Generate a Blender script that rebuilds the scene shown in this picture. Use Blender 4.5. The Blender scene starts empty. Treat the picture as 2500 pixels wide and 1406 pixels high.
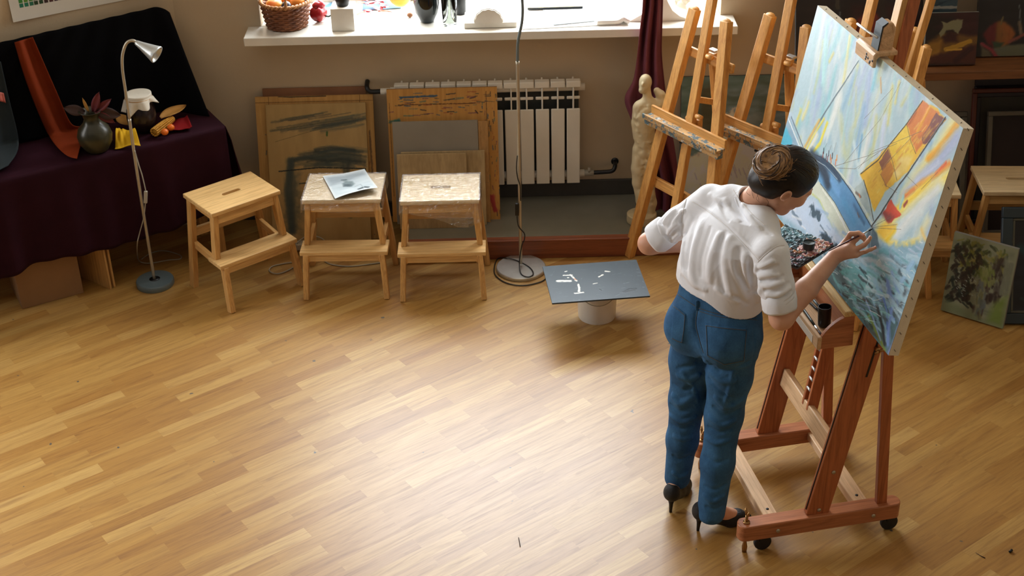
# An artist at work in a painting studio, seen from a gallery above: every object is modelled here in code.
import bpy, math, random
import numpy as np
from math import sin, cos, tan, pi, radians, atan2, sqrt, hypot, exp
from mathutils import Vector, Matrix
from mathutils.bvhtree import BVHTree
random.seed(7)
rng = np.random.default_rng(11)
SC = bpy.context.scene
COL = SC.collection

# ------------------------------------------------------------------ camera
CAM_H, CAM_P, CAM_R, CAM_F = 3.6, radians(30.5), radians(1.4), 3472.0
_r0 = np.array([1., 0, 0]); _u0 = np.array([0, sin(CAM_P), cos(CAM_P)]); C_F = np.array([0, cos(CAM_P), -sin(CAM_P)])
C_R = cos(CAM_R) * _r0 - sin(CAM_R) * _u0
C_U = sin(CAM_R) * _r0 + cos(CAM_R) * _u0
C_O = np.array([0, 0, CAM_H])
# survey of the photograph: a sight line through a pixel, met with a real plane of the room
def sight(x, y):
    d = C_F * CAM_F + C_R * (x - 1250) - C_U * (y - 703)
    return d / np.linalg.norm(d)
def atz(x, y, z=0.0):
    d = sight(x, y); return C_O + d * (z - CAM_H) / d[2]
def aty(x, y, Y):
    d = sight(x, y); return C_O + d * Y / d[1]
def atpl(x, y, p0, n):
    d = sight(x, y); n = np.array(n, float); return C_O + d * (np.dot(np.array(p0) - C_O, n) / np.dot(d, n))

cam_d = bpy.data.cameras.new('camera'); cam = bpy.data.objects.new('camera', cam_d); COL.objects.link(cam)
cam_d.sensor_width = 36; cam_d.lens = 36 * CAM_F / 2500; cam_d.clip_start = .05
_m = Matrix.Identity(4)
for i in range(3):
    _m[i][0], _m[i][1], _m[i][2], _m[i][3] = C_R[i], C_U[i], -C_F[i], C_O[i]
cam.matrix_world = _m
cam_d.dof.use_dof = True; cam_d.dof.focus_distance = 4.95; cam_d.dof.aperture_fstop = 9
SC.camera = cam

# ------------------------------------------------------------------ objects
WM = {}
def meta(o, label=None, cat=None, group=None, kind=None):
    if label: o['label'] = label
    if cat: o['category'] = cat
    if group: o['group'] = group
    if kind: o['kind'] = kind
    return o
def thing(name, label, cat, loc=(0, 0, 0), rz=0.0, group=None):
    o = bpy.data.objects.new(name, None); COL.objects.link(o)
    o.location = loc; o.rotation_euler = (0, 0, rz); o.empty_display_size = .05
    WM[o] = Matrix.Translation(Vector(loc)) @ Matrix.Rotation(rz, 4, 'Z')
    return meta(o, label, cat, group)
def wmat(o):
    while o is not None:
        if o in WM: return WM[o]
        o = o.parent
    return Matrix.Identity(4)
def copytree(o, parent=None):
    c = o.copy(); COL.objects.link(c)
    if parent is not None: c.parent = parent
    for ch in list(o.children): copytree(ch, c)
    return c
def unit(v):
    v = np.array(v, float); return v / np.linalg.norm(v)
def basis(z, hint=(0, 0, 1)):
    z = unit(z); h = np.array(hint, float)
    if abs(np.dot(z, unit(h))) > .98: h = np.array([1., 0, 0])
    x = unit(np.cross(h, z)); y = np.cross(z, x); return x, y, z
def R3(*rows): return np.array(rows).T
def rz3(a): return np.array([[cos(a), -sin(a), 0], [sin(a), cos(a), 0], [0, 0, 1.]])
def spline(pts, n=8, closed=False):
    P = [np.array(p, float) for p in pts]; out = []; N = len(P)
    for i in range(N if closed else N - 1):
        if closed: a, b, c, d = P[(i - 1) % N], P[i], P[(i + 1) % N], P[(i + 2) % N]
        else: a, b, c, d = P[max(i - 1, 0)], P[i], P[i + 1], P[min(i + 2, N - 1)]
        for k in range(n):
            t = k / n
            out.append(.5 * (2 * b + (c - a) * t + (2 * a - 5 * b + 4 * c - d) * t * t + (3 * b - a - 3 * c + d) * t ** 3))
    if not closed: out.append(P[-1])
    return out

class MB:
    def __init__(s): s.v = []; s.f = []; s.col = None
    def add(s, vs, fs):
        n = len(s.v); s.v += [tuple(map(float, p)) for p in vs]; s.f += [tuple(i + n for i in f) for f in fs]; return s
    def box(s, c, size, R=None):
        hx, hy, hz = [q / 2 for q in size]; c = np.array(c, float)
        vs = [np.array([x, y, z]) for x in (-hx, hx) for y in (-hy, hy) for z in (-hz, hz)]
        if R is not None: vs = [R @ p for p in vs]
        return s.add([c + p for p in vs], [(0, 1, 3, 2), (4, 6, 7, 5), (0, 4, 5, 1), (2, 3, 7, 6), (0, 2, 6, 4), (1, 5, 7, 3)])
    def bar(s, a, b, w, d, side=(1, 0, 0)):      # a stick from a to b, w wide along 'side', d the other way
        a = np.array(a, float); b = np.array(b, float); z = unit(b - a); sd = np.array(side, float)
        x = unit(sd - z * np.dot(sd, z)); y = np.cross(z, x)
        return s.box((a + b) / 2, (w, d, np.linalg.norm(b - a)), R3(x, y, z))
    def tube(s, pts, r, seg=8, closed=False, flat=1.0):
        P = [np.array(p, float) for p in pts]; N = len(P)
        rs = [r] * N if np.isscalar(r) else list(r)
        T = []
        for i in range(N):
            a = P[(i - 1) % N] if closed else P[max(i - 1, 0)]; b = P[(i + 1) % N] if closed else P[min(i + 1, N - 1)]
            T.append(unit(b - a + 1e-12))
        x, y, _ = basis(T[0]); vs = []
        for i in range(N):
            x = unit(x - T[i] * np.dot(x, T[i])); y = np.cross(T[i], x)
            for k in range(seg):
                a = 2 * pi * k / seg; vs.append(P[i] + rs[i] * (cos(a) * x + flat * sin(a) * y))
        fs = []
        for i in range(N if closed else N - 1):
            j = (i + 1) % N
            for k in range(seg):
                l = (k + 1) % seg; fs.append((i * seg + k, i * seg + l, j * seg + l, j * seg + k))
        if not closed: fs += [tuple(range(seg))[::-1], tuple((N - 1) * seg + k for k in range(seg))]
        return s.add(vs, fs)
    def lathe(s, prof, c=(0, 0, 0), seg=32, R=None, warp=None):
        c = np.array(c, float); vs = []; fs = []; N = len(prof)
        for (r, z) in prof:
            for k in range(seg):
                a = 2 * pi * k / seg; rr = max(r, 1e-5) * (warp(a, z) if warp else 1)
                p = np.array([rr * cos(a), rr * sin(a), z]); vs.append(c + (R @ p if R is not None else p))
        for i in range(N - 1):
            for k in range(seg):
                l = (k + 1) % seg; fs.append((i * seg + k, i * seg + l, (i + 1) * seg + l, (i + 1) * seg + k))
        fs += [tuple(range(seg))[::-1], tuple((N - 1) * seg + k for k in range(seg))]
        return s.add(vs, fs)
    def prism(s, poly, th, o=(0, 0, 0), R=None):  # polygon in the local xy plane, th thick along local z
        o = np.array(o, float); n = len(poly); vs = []
        for z in (0, th):
            for p in poly:
                q = np.array([p[0], p[1], z]); vs.append(o + (R @ q if R is not None else q))
        fs = [tuple(range(n))[::-1], tuple(range(n, 2 * n))] + [(i, (i + 1) % n, n + (i + 1) % n, n + i) for i in range(n)]
        return s.add(vs, fs)
    def sheet(s, fn, nu, nv, th=0.0):             # a surface fn(u,v), with thickness th along its normals
        P = np.array([[fn(i / (nu - 1), j / (nv - 1)) for j in range(nv)] for i in range(nu)], float)
        return s.sheet_arr(P, th)
    def sheet_arr(s, P, th=0.0):
        nu, nv = P.shape[:2]; idx = np.arange(nu * nv).reshape(nu, nv)
        q = np.stack([idx[:-1, :-1], idx[1:, :-1], idx[1:, 1:], idx[:-1, 1:]], -1).reshape(-1, 4)
        if not th: return s.add(P.reshape(-1, 3), [tuple(t) for t in q.tolist()])
        n = np.cross(np.gradient(P, axis=0), np.gradient(P, axis=1)); n /= np.linalg.norm(n, axis=-1, keepdims=True) + 1e-12
        B = P - n * th; m = nu * nv
        rim = list(idx[:, 0]) + list(idx[-1, 1:]) + list(idx[-2::-1, -1]) + list(idx[0, -2:0:-1])
        fs = [tuple(t) for t in q.tolist()] + [tuple(t) for t in (q[:, ::-1] + m).tolist()]
        fs += [(int(rim[(i + 1) % len(rim)]), int(rim[i]), int(rim[i] + m), int(rim[(i + 1) % len(rim)] + m)) for i in range(len(rim))]
        return s.add(np.concatenate([P.reshape(-1, 3), B.reshape(-1, 3)]), fs)
    def ball(s, c, r, R=None, nu=20, nv=12, warp=None):
        r = np.array([r] * 3 if np.isscalar(r) else r, float); c = np.array(c, float); vs = []; fs = []
        for j in range(nv + 1):
            t = pi * j / nv
            for k in range(nu):
                a = 2 * pi * k / nu; d = np.array([sin(t) * cos(a), sin(t) * sin(a), cos(t)]) if 0 < j < nv else np.array([1e-4 * cos(a), 1e-4 * sin(a), cos(t)])
                p = d * r * (warp(d) if warp else 1); vs.append(c + (R @ p if R is not None else p))
        for j in range(nv):
            for k in range(nu):
                l = (k + 1) % nu; fs.append((j * nu + k, (j + 1) * nu + k, (j + 1) * nu + l, j * nu + l))
        return s.add(vs, fs)
    def build(s, name, mat, parent=None, world=False, bevel=0.0, smooth=None, col=None, loc=None, seg=2):
        V = np.array(s.v, float)
        if world and parent is not None:
            iv = np.array(wmat(parent).inverted()); V = V @ iv[:3, :3].T + iv[:3, 3]
        if loc is not None: V = V - np.array(loc)
        me = bpy.data.meshes.new(name); me.from_pydata(V.tolist(), [], s.f); me.update()
        o = bpy.data.objects.new(name, me); COL.objects.link(o)
        if loc is not None: o.location = loc
        if parent is not None: o.parent = parent
        for m_ in (mat if isinstance(mat, (list, tuple)) else [mat]): me.materials.append(m_)
        if col is not None:
            at = me.color_attributes.new('Col', 'FLOAT_COLOR', 'POINT')
            c4 = np.ones((len(V), 4), np.float32); c4[:, :3] = col; at.data.foreach_set('color', c4.ravel())
        if smooth is None: smooth = not bevel
        if smooth is True: me.polygons.foreach_set('use_smooth', np.ones(len(me.polygons), bool))
        elif smooth: me.shade_smooth() ; me.set_sharp_from_angle(angle=radians(smooth))
        if bevel:
            bv = o.modifiers.new('bevel', 'BEVEL'); bv.width = bevel; bv.segments = seg; bv.limit_method = 'ANGLE'; bv.angle_limit = radians(40)
            me.shade_smooth(); me.set_sharp_from_angle(angle=radians(35))
        return o

# ------------------------------------------------------------------ solids blended out of rounded limbs (signed distances, then a net over the surface)
class Blob:
    def __init__(s, lo, hi, h):
        s.lo = np.array(lo, float); s.h = h; s.n = np.ceil((np.array(hi) - s.lo) / h).astype(int) + 1
        s.D = np.full(s.n, .2, np.float32)
        s.ax = [(s.lo[i] + h * np.arange(s.n[i])).astype(np.float32) for i in range(3)]
    def blk(s, lo, hi):
        a = np.clip(np.floor((np.array(lo) - s.lo) / s.h).astype(int), 0, s.n); b = np.clip(np.ceil((np.array(hi) - s.lo) / s.h).astype(int) + 1, 0, s.n)
        sl = tuple(slice(a[i], b[i]) for i in range(3))
        return sl, s.ax[0][sl[0]][:, None, None], s.ax[1][sl[1]][None, :, None], s.ax[2][sl[2]][None, None, :]
    def mix(s, sl, d, k, sub=False):
        A = s.D[sl]
        if A.size == 0: return
        if sub: A, d = -A, d
        h = np.maximum(k - np.abs(A - d), 0) / max(k, 1e-6)
        r = np.minimum(A, d) - h * h * k * .25
        s.D[sl] = -r if sub else r
    def cone(s, a, b, ra, rb, k=.02, sub=False, pad=.05):
        a = np.array(a, float); b = np.array(b, float); m = max(ra, rb) + k + pad
        sl, X, Y, Z_ = s.blk(np.minimum(a, b) - m, np.maximum(a, b) + m)
        ba = b - a; L = max(ba @ ba, 1e-9); px, py, pz = X - a[0], Y - a[1], Z_ - a[2]
        t = np.clip((px * ba[0] + py * ba[1] + pz * ba[2]) / L, 0, 1)
        d = np.sqrt((px - t * ba[0]) ** 2 + (py - t * ba[1]) ** 2 + (pz - t * ba[2]) ** 2) - (ra + (rb - ra) * t)
        s.mix(sl, d.astype(np.float32), k, sub); return s
    def chain(s, pts, rs, k=.02):
        for i in range(len(pts) - 1): s.cone(pts[i], pts[i + 1], rs[i], rs[i + 1], k)
        return s
    def ell(s, c, r, R=None, k=.02, sub=False, pad=.05):
        c = np.array(c, float); r = np.array(r, float); m = r.max() + k + pad
        sl, X, Y, Z_ = s.blk(c - m, c + m); px, py, pz = X - c[0], Y - c[1], Z_ - c[2]
        R = np.eye(3) if R is None else R          # columns are the axes
        q = [(px * R[0, i] + py * R[1, i] + pz * R[2, i]) for i in range(3)]
        k0 = np.sqrt(sum((q[i] / r[i]) ** 2 for i in range(3))); k1 = np.sqrt(sum((q[i] / r[i] ** 2) ** 2 for i in range(3))) + 1e-6
        s.mix(sl, (k0 * (k0 - 1) / k1).astype(np.float32), k, sub); return s
    def loft(s, lv, k=.02, ex=2.0):               # levels (z, cx, cy, heading of the width axis, half width, half depth)
        A = np.array(lv, float); A = A[np.argsort(A[:, 0])]
        m = .1; sl, X, Y, Z_ = s.blk([A[:, 1].min() - .3, A[:, 2].min() - .3, A[0, 0] - m], [A[:, 1].max() + .3, A[:, 2].max() + .3, A[-1, 0] + m])
        z = Z_.ravel(); g = lambda i: np.interp(z, A[:, 0], A[:, i])[None, None, :]
        cx, cy, an, a, b = g(1), g(2), np.radians(g(3)), g(4), g(5)
        u = (X - cx) * np.cos(an) + (Y - cy) * np.sin(an); v = -(X - cx) * np.sin(an) + (Y - cy) * np.cos(an)
        rr = (np.abs(u / a) ** ex + np.abs(v / b) ** ex) ** (1 / ex)
        d = (rr - 1) * np.minimum(a, b); d = np.maximum(d, np.maximum(A[0, 0] - Z_, Z_ - A[-1, 0]))
        s.mix(sl, d.astype(np.float32), k); return s
    def plane(s, p, n, k=.004):                    # keep what lies behind the plane
        n = unit(n); d = ((s.ax[0][:, None, None] - p[0]) * n[0] + (s.ax[1][None, :, None] - p[1]) * n[1] + (s.ax[2][None, None, :] - p[2]) * n[2]).astype(np.float32)
        s.mix((slice(None),) * 3, -d, k, sub=True); return s
    def fold(s, pts, amp, w, n=5):                 # a soft ridge (or, with amp < 0, a furrow) along a curve
        P = spline(pts, n); m = w * 2.6; P = np.array(P)
        sl, X, Y, Z_ = s.blk(P.min(0) - m, P.max(0) + m)
        if s.D[sl].size == 0: return s
        best = np.full(s.D[sl].shape, 9.0, np.float32); tt = np.zeros_like(best); N = len(P) - 1
        for i in range(N):
            a, b = P[i], P[i + 1]; ba = b - a; L = ba @ ba + 1e-12; px, py, pz = X - a[0], Y - a[1], Z_ - a[2]
            t = np.clip((px * ba[0] + py * ba[1] + pz * ba[2]) / L, 0, 1)
            d = np.sqrt((px - t * ba[0]) ** 2 + (py - t * ba[1]) ** 2 + (pz - t * ba[2]) ** 2)
            mk = d < best; best = np.where(mk, d, best); tt = np.where(mk, (i + t) / N, tt)
        s.D[sl] -= (amp * (np.exp(-(best / w) ** 2) if amp > 0 else np.exp(-(best / w) ** 1.15)) * np.clip(np.minimum(tt, 1 - tt) * 6, 0, 1)).astype(np.float32); return s
    def net(s):
        D = s.D; I = D < 0; c = [I[a:I.shape[0] - 1 + a, b:I.shape[1] - 1 + b, d:I.shape[2] - 1 + d] for a in (0, 1) for b in (0, 1) for d in (0, 1)]
        al = c[0].copy(); an = c[0].copy()
        for q in c[1:]: al &= q; an |= q
        ii = np.argwhere(an & ~al); m = -np.ones(al.shape, np.int32); m[tuple(ii.T)] = np.arange(len(ii))
        acc = np.zeros((len(ii), 3)); cnt = np.zeros(len(ii)); co = [(a, b, d) for a in (0, 1) for b in (0, 1) for d in (0, 1)]
        vals = {k_: D[ii[:, 0] + k_[0], ii[:, 1] + k_[1], ii[:, 2] + k_[2]] for k_ in co}
        for p in co:
            for ax in range(3):
                if p[ax]: continue
                q = list(p); q[ax] = 1; q = tuple(q); va, vb = vals[p], vals[q]; mk = (va < 0) != (vb < 0)
                t = np.where(mk, va / np.where(mk, va - vb, 1), 0); pt = np.array(p, float)[None, :].repeat(len(ii), 0); pt[:, ax] = t
                acc[mk] += pt[mk]; cnt[mk] += 1
        V = (ii + acc / cnt[:, None]) * s.h + s.lo; F = []
        for ax in range(3):
            o1, o2 = [(1, 2), (2, 0), (0, 1)][ax]; sh = [slice(None)] * 3; a = list(sh); b = list(sh); a[ax] = slice(0, -1); b[ax] = slice(1, None)
            ch = I[tuple(a)] != I[tuple(b)]; e = np.argwhere(ch); ok = (e[:, o1] > 0) & (e[:, o2] > 0) & (e[:, o1] < s.n[o1] - 1) & (e[:, o2] < s.n[o2] - 1); e = e[ok]
            def cell(d1, d2):
                q = e.copy(); q[:, o1] -= d1; q[:, o2] -= d2; return m[q[:, 0], q[:, 1], q[:, 2]]
            Q = np.stack([cell(1, 1), cell(0, 1), cell(0, 0), cell(1, 0)], 1); fl = ~I[tuple(e.T)]
            Q[fl] = Q[fl][:, ::-1]; F.append(Q)
        F = np.concatenate(F); F = F[(F >= 0).all(1)]
        return V, F
    def build(s, name, mat, parent=None, colf=None, relax=1):
        V, F = s.net()
        for _ in range(relax):
            S = np.zeros_like(V); n = np.zeros(len(V))
            for a in range(4):
                for b in (1, 3):
                    W_ = V[F[:, (a + b) % 4]]; n += np.bincount(F[:, a], minlength=len(V))
                    for i in range(3): S[:, i] += np.bincount(F[:, a], W_[:, i], len(V))
            V = .5 * V + .5 * S / np.maximum(n, 1)[:, None]
        mb = MB(); mb.v = V.tolist(); mb.f = [tuple(q) for q in F.tolist()]
        return mb.build(name, mat, parent, world=True, smooth=True, col=colf(V) if colf else None)
# ------------------------------------------------------------------ materials
def lin(c):
    return [((q / 255) / 12.92 if q / 255 <= .04045 else ((q / 255 + .055) / 1.055) ** 2.4) for q in c]
def LIN(a):
    a = np.asarray(a, float) / 255; return np.where(a <= .04045, a / 12.92, ((a + .055) / 1.055) ** 2.4)
class NT:
    def __init__(s, name):
        s.m = bpy.data.materials.new(name); s.m.use_nodes = True; s.t = s.m.node_tree; s.b = s.t.nodes['Principled BSDF']; s.o = s.t.nodes['Material Output']
    def n(s, ty, **k):
        x = s.t.nodes.new(ty)
        for a, v in k.items():
            if a in x.inputs: x.inputs[a].default_value = v
            else: setattr(x, a, v)
        return x
    def l(s, a, b): s.t.links.new(a, b)
    def co(s, kind='Object', scale=(1, 1, 1), rot=(0, 0, 0)):
        tc = s.n('ShaderNodeTexCoord'); mp = s.n('ShaderNodeMapping'); mp.inputs['Scale'].default_value = scale; mp.inputs['Rotation'].default_value = rot
        s.l(tc.outputs[kind], mp.inputs['Vector']); return mp.outputs[0]
    def noise(s, vec, scale=5, detail=4, rough=.55, dist=0):
        x = s.n('ShaderNodeTexNoise'); x.inputs['Scale'].default_value = scale; x.inputs['Detail'].default_value = detail; x.inputs['Roughness'].default_value = rough; x.inputs['Distortion'].default_value = dist
        s.l(vec, x.inputs['Vector']); return x.outputs['Fac']
    def ramp(s, fac, stops):
        x = s.n('ShaderNodeValToRGB'); e = x.color_ramp.elements
        while len(e) < len(stops): e.new(.5)
        for q, (p, c) in zip(e, stops): q.position = p; q.color = list(c)[:3] + [1]
        s.l(fac, x.inputs[0]); return x.outputs[0]
    def mix(s, fac, a, b, mode='MIX'):
        x = s.n('ShaderNodeMix', data_type='RGBA', blend_type=mode)
        for v, i in ((fac, 0), (a, 6), (b, 7)):
            if hasattr(v, 'is_linked'): s.l(v, x.inputs[i])
            else: x.inputs[i].default_value = v if i == 0 else list(v)[:3] + [1]
        return x.outputs[2]
    def bump(s, h, strength=.2, dist=.01, prev=None):
        x = s.n('ShaderNodeBump'); x.inputs['Strength'].default_value = strength; x.inputs['Distance'].default_value = dist; s.l(h, x.inputs['Height'])
        if prev is not None: s.l(prev, x.inputs['Normal'])
        return x.outputs[0]
    def fin(s, col=None, rough=.5, metal=0, nrm=None, spec=.5):
        if col is not None:
            if hasattr(col, 'is_linked'): s.l(col, s.b.inputs['Base Color'])
            else: s.b.inputs['Base Color'].default_value = list(col)[:3] + [1]
        if hasattr(rough, 'is_linked'): s.l(rough, s.b.inputs['Roughness'])
        else: s.b.inputs['Roughness'].default_value = rough
        s.b.inputs['Metallic'].default_value = metal; s.b.inputs['Specular IOR Level'].default_value = spec
        if nrm is not None: s.l(nrm, s.b.inputs['Normal'])
        return s.m
def plain(name, c, rough=.5, metal=0, var=.12, sc=9, bump=0, bs=60, spec=.5, c2=None):
    t = NT(name); v = t.co(); a = lin(c); b = lin(c2) if c2 else [max(q * (1 - var), 0) for q in a]; a2 = a if c2 else [min(q * (1 + var), 1) for q in a]
    col = t.ramp(t.noise(v, sc), [(.3, b), (.7, a2)])
    return t.fin(col, rough, metal, t.bump(t.noise(v, bs, 3), bump, .004) if bump else None, spec)
def wood(name, c, dark, axis='z', rough=.5, sc=1.0, stains=None):
    t = NT(name); st = {'x': (1.2, 22, 22), 'y': (22, 1.2, 22), 'z': (22, 22, 1.2)}[axis]
    v = t.co(scale=tuple(q * sc for q in st)); n1 = t.noise(v, 1.6, 6, .62, 1.2); n2 = t.noise(t.co(scale=tuple(q * sc * 3 for q in st)), 3, 4)
    col = t.ramp(n1, [(.28, lin(dark)), (.5, lin(c)), (.72, [min(1, q * 1.18) for q in lin(c)])])
    col = t.mix(.35, col, t.ramp(n2, [(.35, [.55, .5, .45]), (.6, [1, 1, 1])]), 'MULTIPLY')
    if stains:
        for (sc_, th, sc_c) in stains: col = t.mix(t.ramp(t.noise(t.co(), sc_, 3, .7), [(th, (0, 0, 0)), (th + .02, (1, 1, 1))]), col, lin(sc_c))
    return t.fin(col, rough, 0, t.bump(n1, .12, .002))
def painted(name, rough=.55, bump=.35, bs=160, sheen=.5):   # a surface whose pigment is laid down point by point
    t = NT(name); a = t.n('ShaderNodeAttribute', attribute_name='Col'); v = t.co()
    return t.fin(a.outputs['Color'], rough, 0, t.bump(t.noise(v, bs, 4, .65), bump, .003), sheen)
def cloth(name, c, rough=.85, weave=900, var=.18, c2=None, sheen=.0, spec=.2, crease=None):
    t = NT(name); v = t.co(); a = lin(c); col = t.ramp(t.noise(v, 7, 4), [(.3, lin(c2) if c2 else [q * (1 - var) for q in a]), (.7, [min(1, q * (1 + var)) for q in a])])
    nb = t.bump(t.noise(v, weave, 2), .15, .002)
    if crease: nb = t.bump(t.ramp(t.noise(t.co(scale=(1, 1, .55)), crease[0], 3, .5, 1.6), [(.40, (0, 0, 0)), (.5, (1, 1, 1)), (.60, (0, 0, 0))]), crease[1], .006, nb)
    m = t.fin(col, rough, 0, nb, spec)
    t.b.inputs['Sheen Weight'].default_value = sheen; return m

MT = {}
MT['pine_x'] = wood('pine_along_x', (226, 186, 124), (196, 148, 88), 'x', .42)
MT['pine_z'] = wood('pine_along_z', (214, 166, 100), (184, 132, 72), 'z', .45)
MT['pine_y'] = wood('pine_along_y', (214, 166, 100), (184, 132, 72), 'y', .45)
MT['easel_z'] = wood('easel_beech_z', (216, 160, 88), (184, 122, 58), 'z', .45, 1, [(48, .745, (60, 84, 90))])
MT['easel_x'] = wood('easel_beech_x', (216, 160, 88), (184, 122, 58), 'x', .45, 1, [(40, .74, (70, 80, 100))])
MT['cherry_z'] = wood('oiled_cherry_z', (178, 102, 60), (140, 72, 38), 'z', .38)
MT['cherry_y'] = wood('oiled_cherry_y', (184, 116, 76), (146, 82, 48), 'y', .38)
MT['cherry_x'] = wood('oiled_cherry_x', (178, 108, 62), (140, 78, 42), 'x', .38)
MT['maple_x'] = wood('pale_maple_x', (218, 180, 138), (190, 146, 104), 'x', .42)
MT['steel'] = plain('brushed_steel', (206, 206, 202), .36, .75, .06, 30)
MT['satin'] = plain('satin_nickel', (186, 178, 160), .4, .7, .06, 30)
MT['grey_metal'] = plain('grey_lacquered_metal', (112, 128, 134), .35, .35, .06)
MT['lamp_shade'] = plain('silver_lamp_shade', (200, 204, 202), .32, .6, .04)
MT['brass'] = plain('worn_brass', (168, 130, 84), .35, 1, .1)
MT['rubber'] = plain('black_rubber', (20, 22, 26), .5)
MT['black'] = plain('black_plastic', (14, 16, 20), .4)
MT['cable_white'] = plain('off_white_cable', (172, 166, 150), .5)
MT['cable_black'] = plain('black_cable', (18, 20, 22), .45)
MT['white_paint'] = plain('white_gloss_paint', (226, 222, 212), .35, 0, .04)
MT['plaster'] = plain('white_plaster', (232, 226, 214), .8, 0, .05, 8, .15)
MT['radiator'] = plain('white_radiator_enamel', (226, 220, 206), .4, 0, .03)
MT['rad_shade'] = plain('radiator_gap_shade', (56, 60, 58), .6)
MT['linen_edge'] = plain('primed_canvas_edge', (228, 218, 194), .8, 0, .06, 20, .3, 300)
# ------------------------------------------------------------------ the room
YW, SILL = 6.93, 1.10           # window wall, top of the sill
WX0, WX1 = -1.245, 1.095        # window opening
LA = radians(30)                # the left wall stands at an angle to the window wall
CX = -1.675                     # where the two meet
lw_d = np.array([cos(LA), sin(LA), 0]); lw_n = np.array([sin(LA), -cos(LA), 0])
def struct(mb, name, mat, **k): return meta(mb.build(name, mat, **k), kind='structure')

t = NT('laminate_floor')
v = t.co(rot=(0, 0, radians(-36.3)))
br = t.n('ShaderNodeTexBrick'); br.offset = .37; br.squash = 1; br.offset_frequency = 2; br.squash_frequency = 1
for k_, q in (('Scale', 1), ('Mortar Size', .0006), ('Mortar Smooth', .3), ('Bias', 0), ('Brick Width', .47), ('Row Height', .064)): br.inputs[k_].default_value = q
br.inputs['Color1'].default_value = (0, 0, 0, 1); br.inputs['Color2'].default_value = (1, 1, 1, 1); br.inputs['Mortar'].default_value = (.3, .3, .3, 1)
wob = t.n('ShaderNodeVectorMath', operation='MULTIPLY_ADD'); wv = t.n('ShaderNodeTexNoise', noise_dimensions='2D'); wv.inputs['Scale'].default_value = .9; t.l(v, wv.inputs['Vector'])
wob.inputs[1].default_value = (.0, .0, 0); t.l(wv.outputs['Color'], wob.inputs[0]); t.l(v, wob.inputs[2]); t.l(wob.outputs[0], br.inputs['Vector'])
base = t.ramp(br.outputs['Color'], [(.0, lin((166, 122, 60))), (.4, lin((174, 132, 68))), (.75, lin((182, 142, 76))), (1, lin((194, 158, 94)))])
def sc2(sx, sy):
    q = t.n('ShaderNodeVectorMath', operation='MULTIPLY'); q.inputs[1].default_value = (sx, sy, 1); t.l(v, q.inputs[0])
    a = t.n('ShaderNodeVectorMath', operation='MULTIPLY_ADD'); a.inputs[1].default_value = (3, 7, 0); t.l(br.outputs['Color'], a.inputs[0]); t.l(q.outputs[0], a.inputs[2]); return a.outputs[0]
g1 = t.noise(sc2(2.2, 30), 1.5, 6, .65, .9)
g2 = t.noise(sc2(5, 110), 1.4, 3)
col = t.mix(.62, base, t.ramp(g1, [(.3, [.5, .38, .28]), (.5, [.92, .9, .86]), (.75, [1.15, 1.18, 1.2])]), 'MULTIPLY')
col = t.mix(.3, col, t.ramp(g2, [(.3, [.6, .5, .42]), (.6, [1, 1, 1])]), 'MULTIPLY')
bl = t.noise(t.co(), .9, 3); col = t.mix(.5, col, t.ramp(bl, [(.3, [.86, .8, .72]), (.7, [1.08, 1.06, 1.02])]), 'MULTIPLY')
sp = t.ramp(t.noise(t.co(), 17, 2, .5), [(.757, (0, 0, 0)), (.768, (1, 1, 1))]); col = t.mix(sp, col, lin((92, 84, 74)))
rg = t.ramp(g1, [(.2, (.44,) * 3), (.8, (.36,) * 3)])
MT['floor'] = t.fin(col, rg, 0, t.bump(g1, .05, .001), .85)
t = NT('wall_plaster'); v = t.co()
col = t.ramp(t.noise(v, 1.6, 5), [(.3, lin((190, 170, 142))), (.7, lin((200, 181, 152)))])
col = t.mix(t.ramp(t.noise(t.co(scale=(9, 9, 4)), 2.2, 3), [(.74, (0, 0, 0)), (.8, (.5,) * 3)]), col, lin((170, 130, 90)))
MT['wall'] = t.fin(col, .8, 0, t.bump(t.noise(v, 55, 4), .18, .004), .25)
MT['ceiling'] = plain('ceiling_white', (222, 214, 200), .9)
MT['tile'] = plain('grey_floor_tile', (120, 118, 106), .35, 0, .1, 6)
MT['skirt_grey'] = plain('grey_skirting', (70, 68, 64), .5)
MT['skirt_red'] = wood('red_brown_skirting', (134, 72, 42), (104, 50, 28), 'x', .4)

XR, YB, ZC = 3.25, -2.6, 4.9
mb = MB(); mb.add([(-6.5, YB, 0), (XR, YB, 0), (XR, YW + .5, 0), (-6.5, YW + .5, 0)], [(0, 1, 2, 3)]); struct(mb, 'floor', MT['floor'])
mb = MB(); mb.add([(-6.5, YB, ZC), (XR, YB, ZC), (XR, YW + .5, ZC), (-6.5, YW + .5, ZC)], [(3, 2, 1, 0)]); struct(mb, 'ceiling', MT['ceiling'])
mb = MB(); T = .42                                                    # window wall with its opening
for (x0, x1, z0, z1) in ((CX - .3, WX0, 0, ZC), (WX1, XR, 0, ZC), (WX0, WX1, 0, SILL - .05), (WX0, WX1, 3.35, ZC)):
    mb.box(((x0 + x1) / 2, YW + T / 2, (z0 + z1) / 2), (x1 - x0, T, z1 - z0))
struct(mb, 'wall_back', MT['wall'], smooth=False)
P0 = np.array([CX, YW, 0]); 
mb = MB()
for (s0, s1, z0, z1) in ((-.1, 2.45, 0, ZC), (4.15, 4.9, 0, ZC), (2.45, 4.15, 0, 1.15), (2.45, 4.15, 3.15, ZC)):      # angled wall; unseen second window added to bring light from the left
    cc = P0 - lw_d * (s0 + s1) / 2 - lw_n * .1; mb.box((cc[0], cc[1], (z0 + z1) / 2), (s1 - s0, .2, z1 - z0), rz3(LA))
struct(mb, 'wall_left', MT['wall'], smooth=False)
mb = MB()
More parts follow.
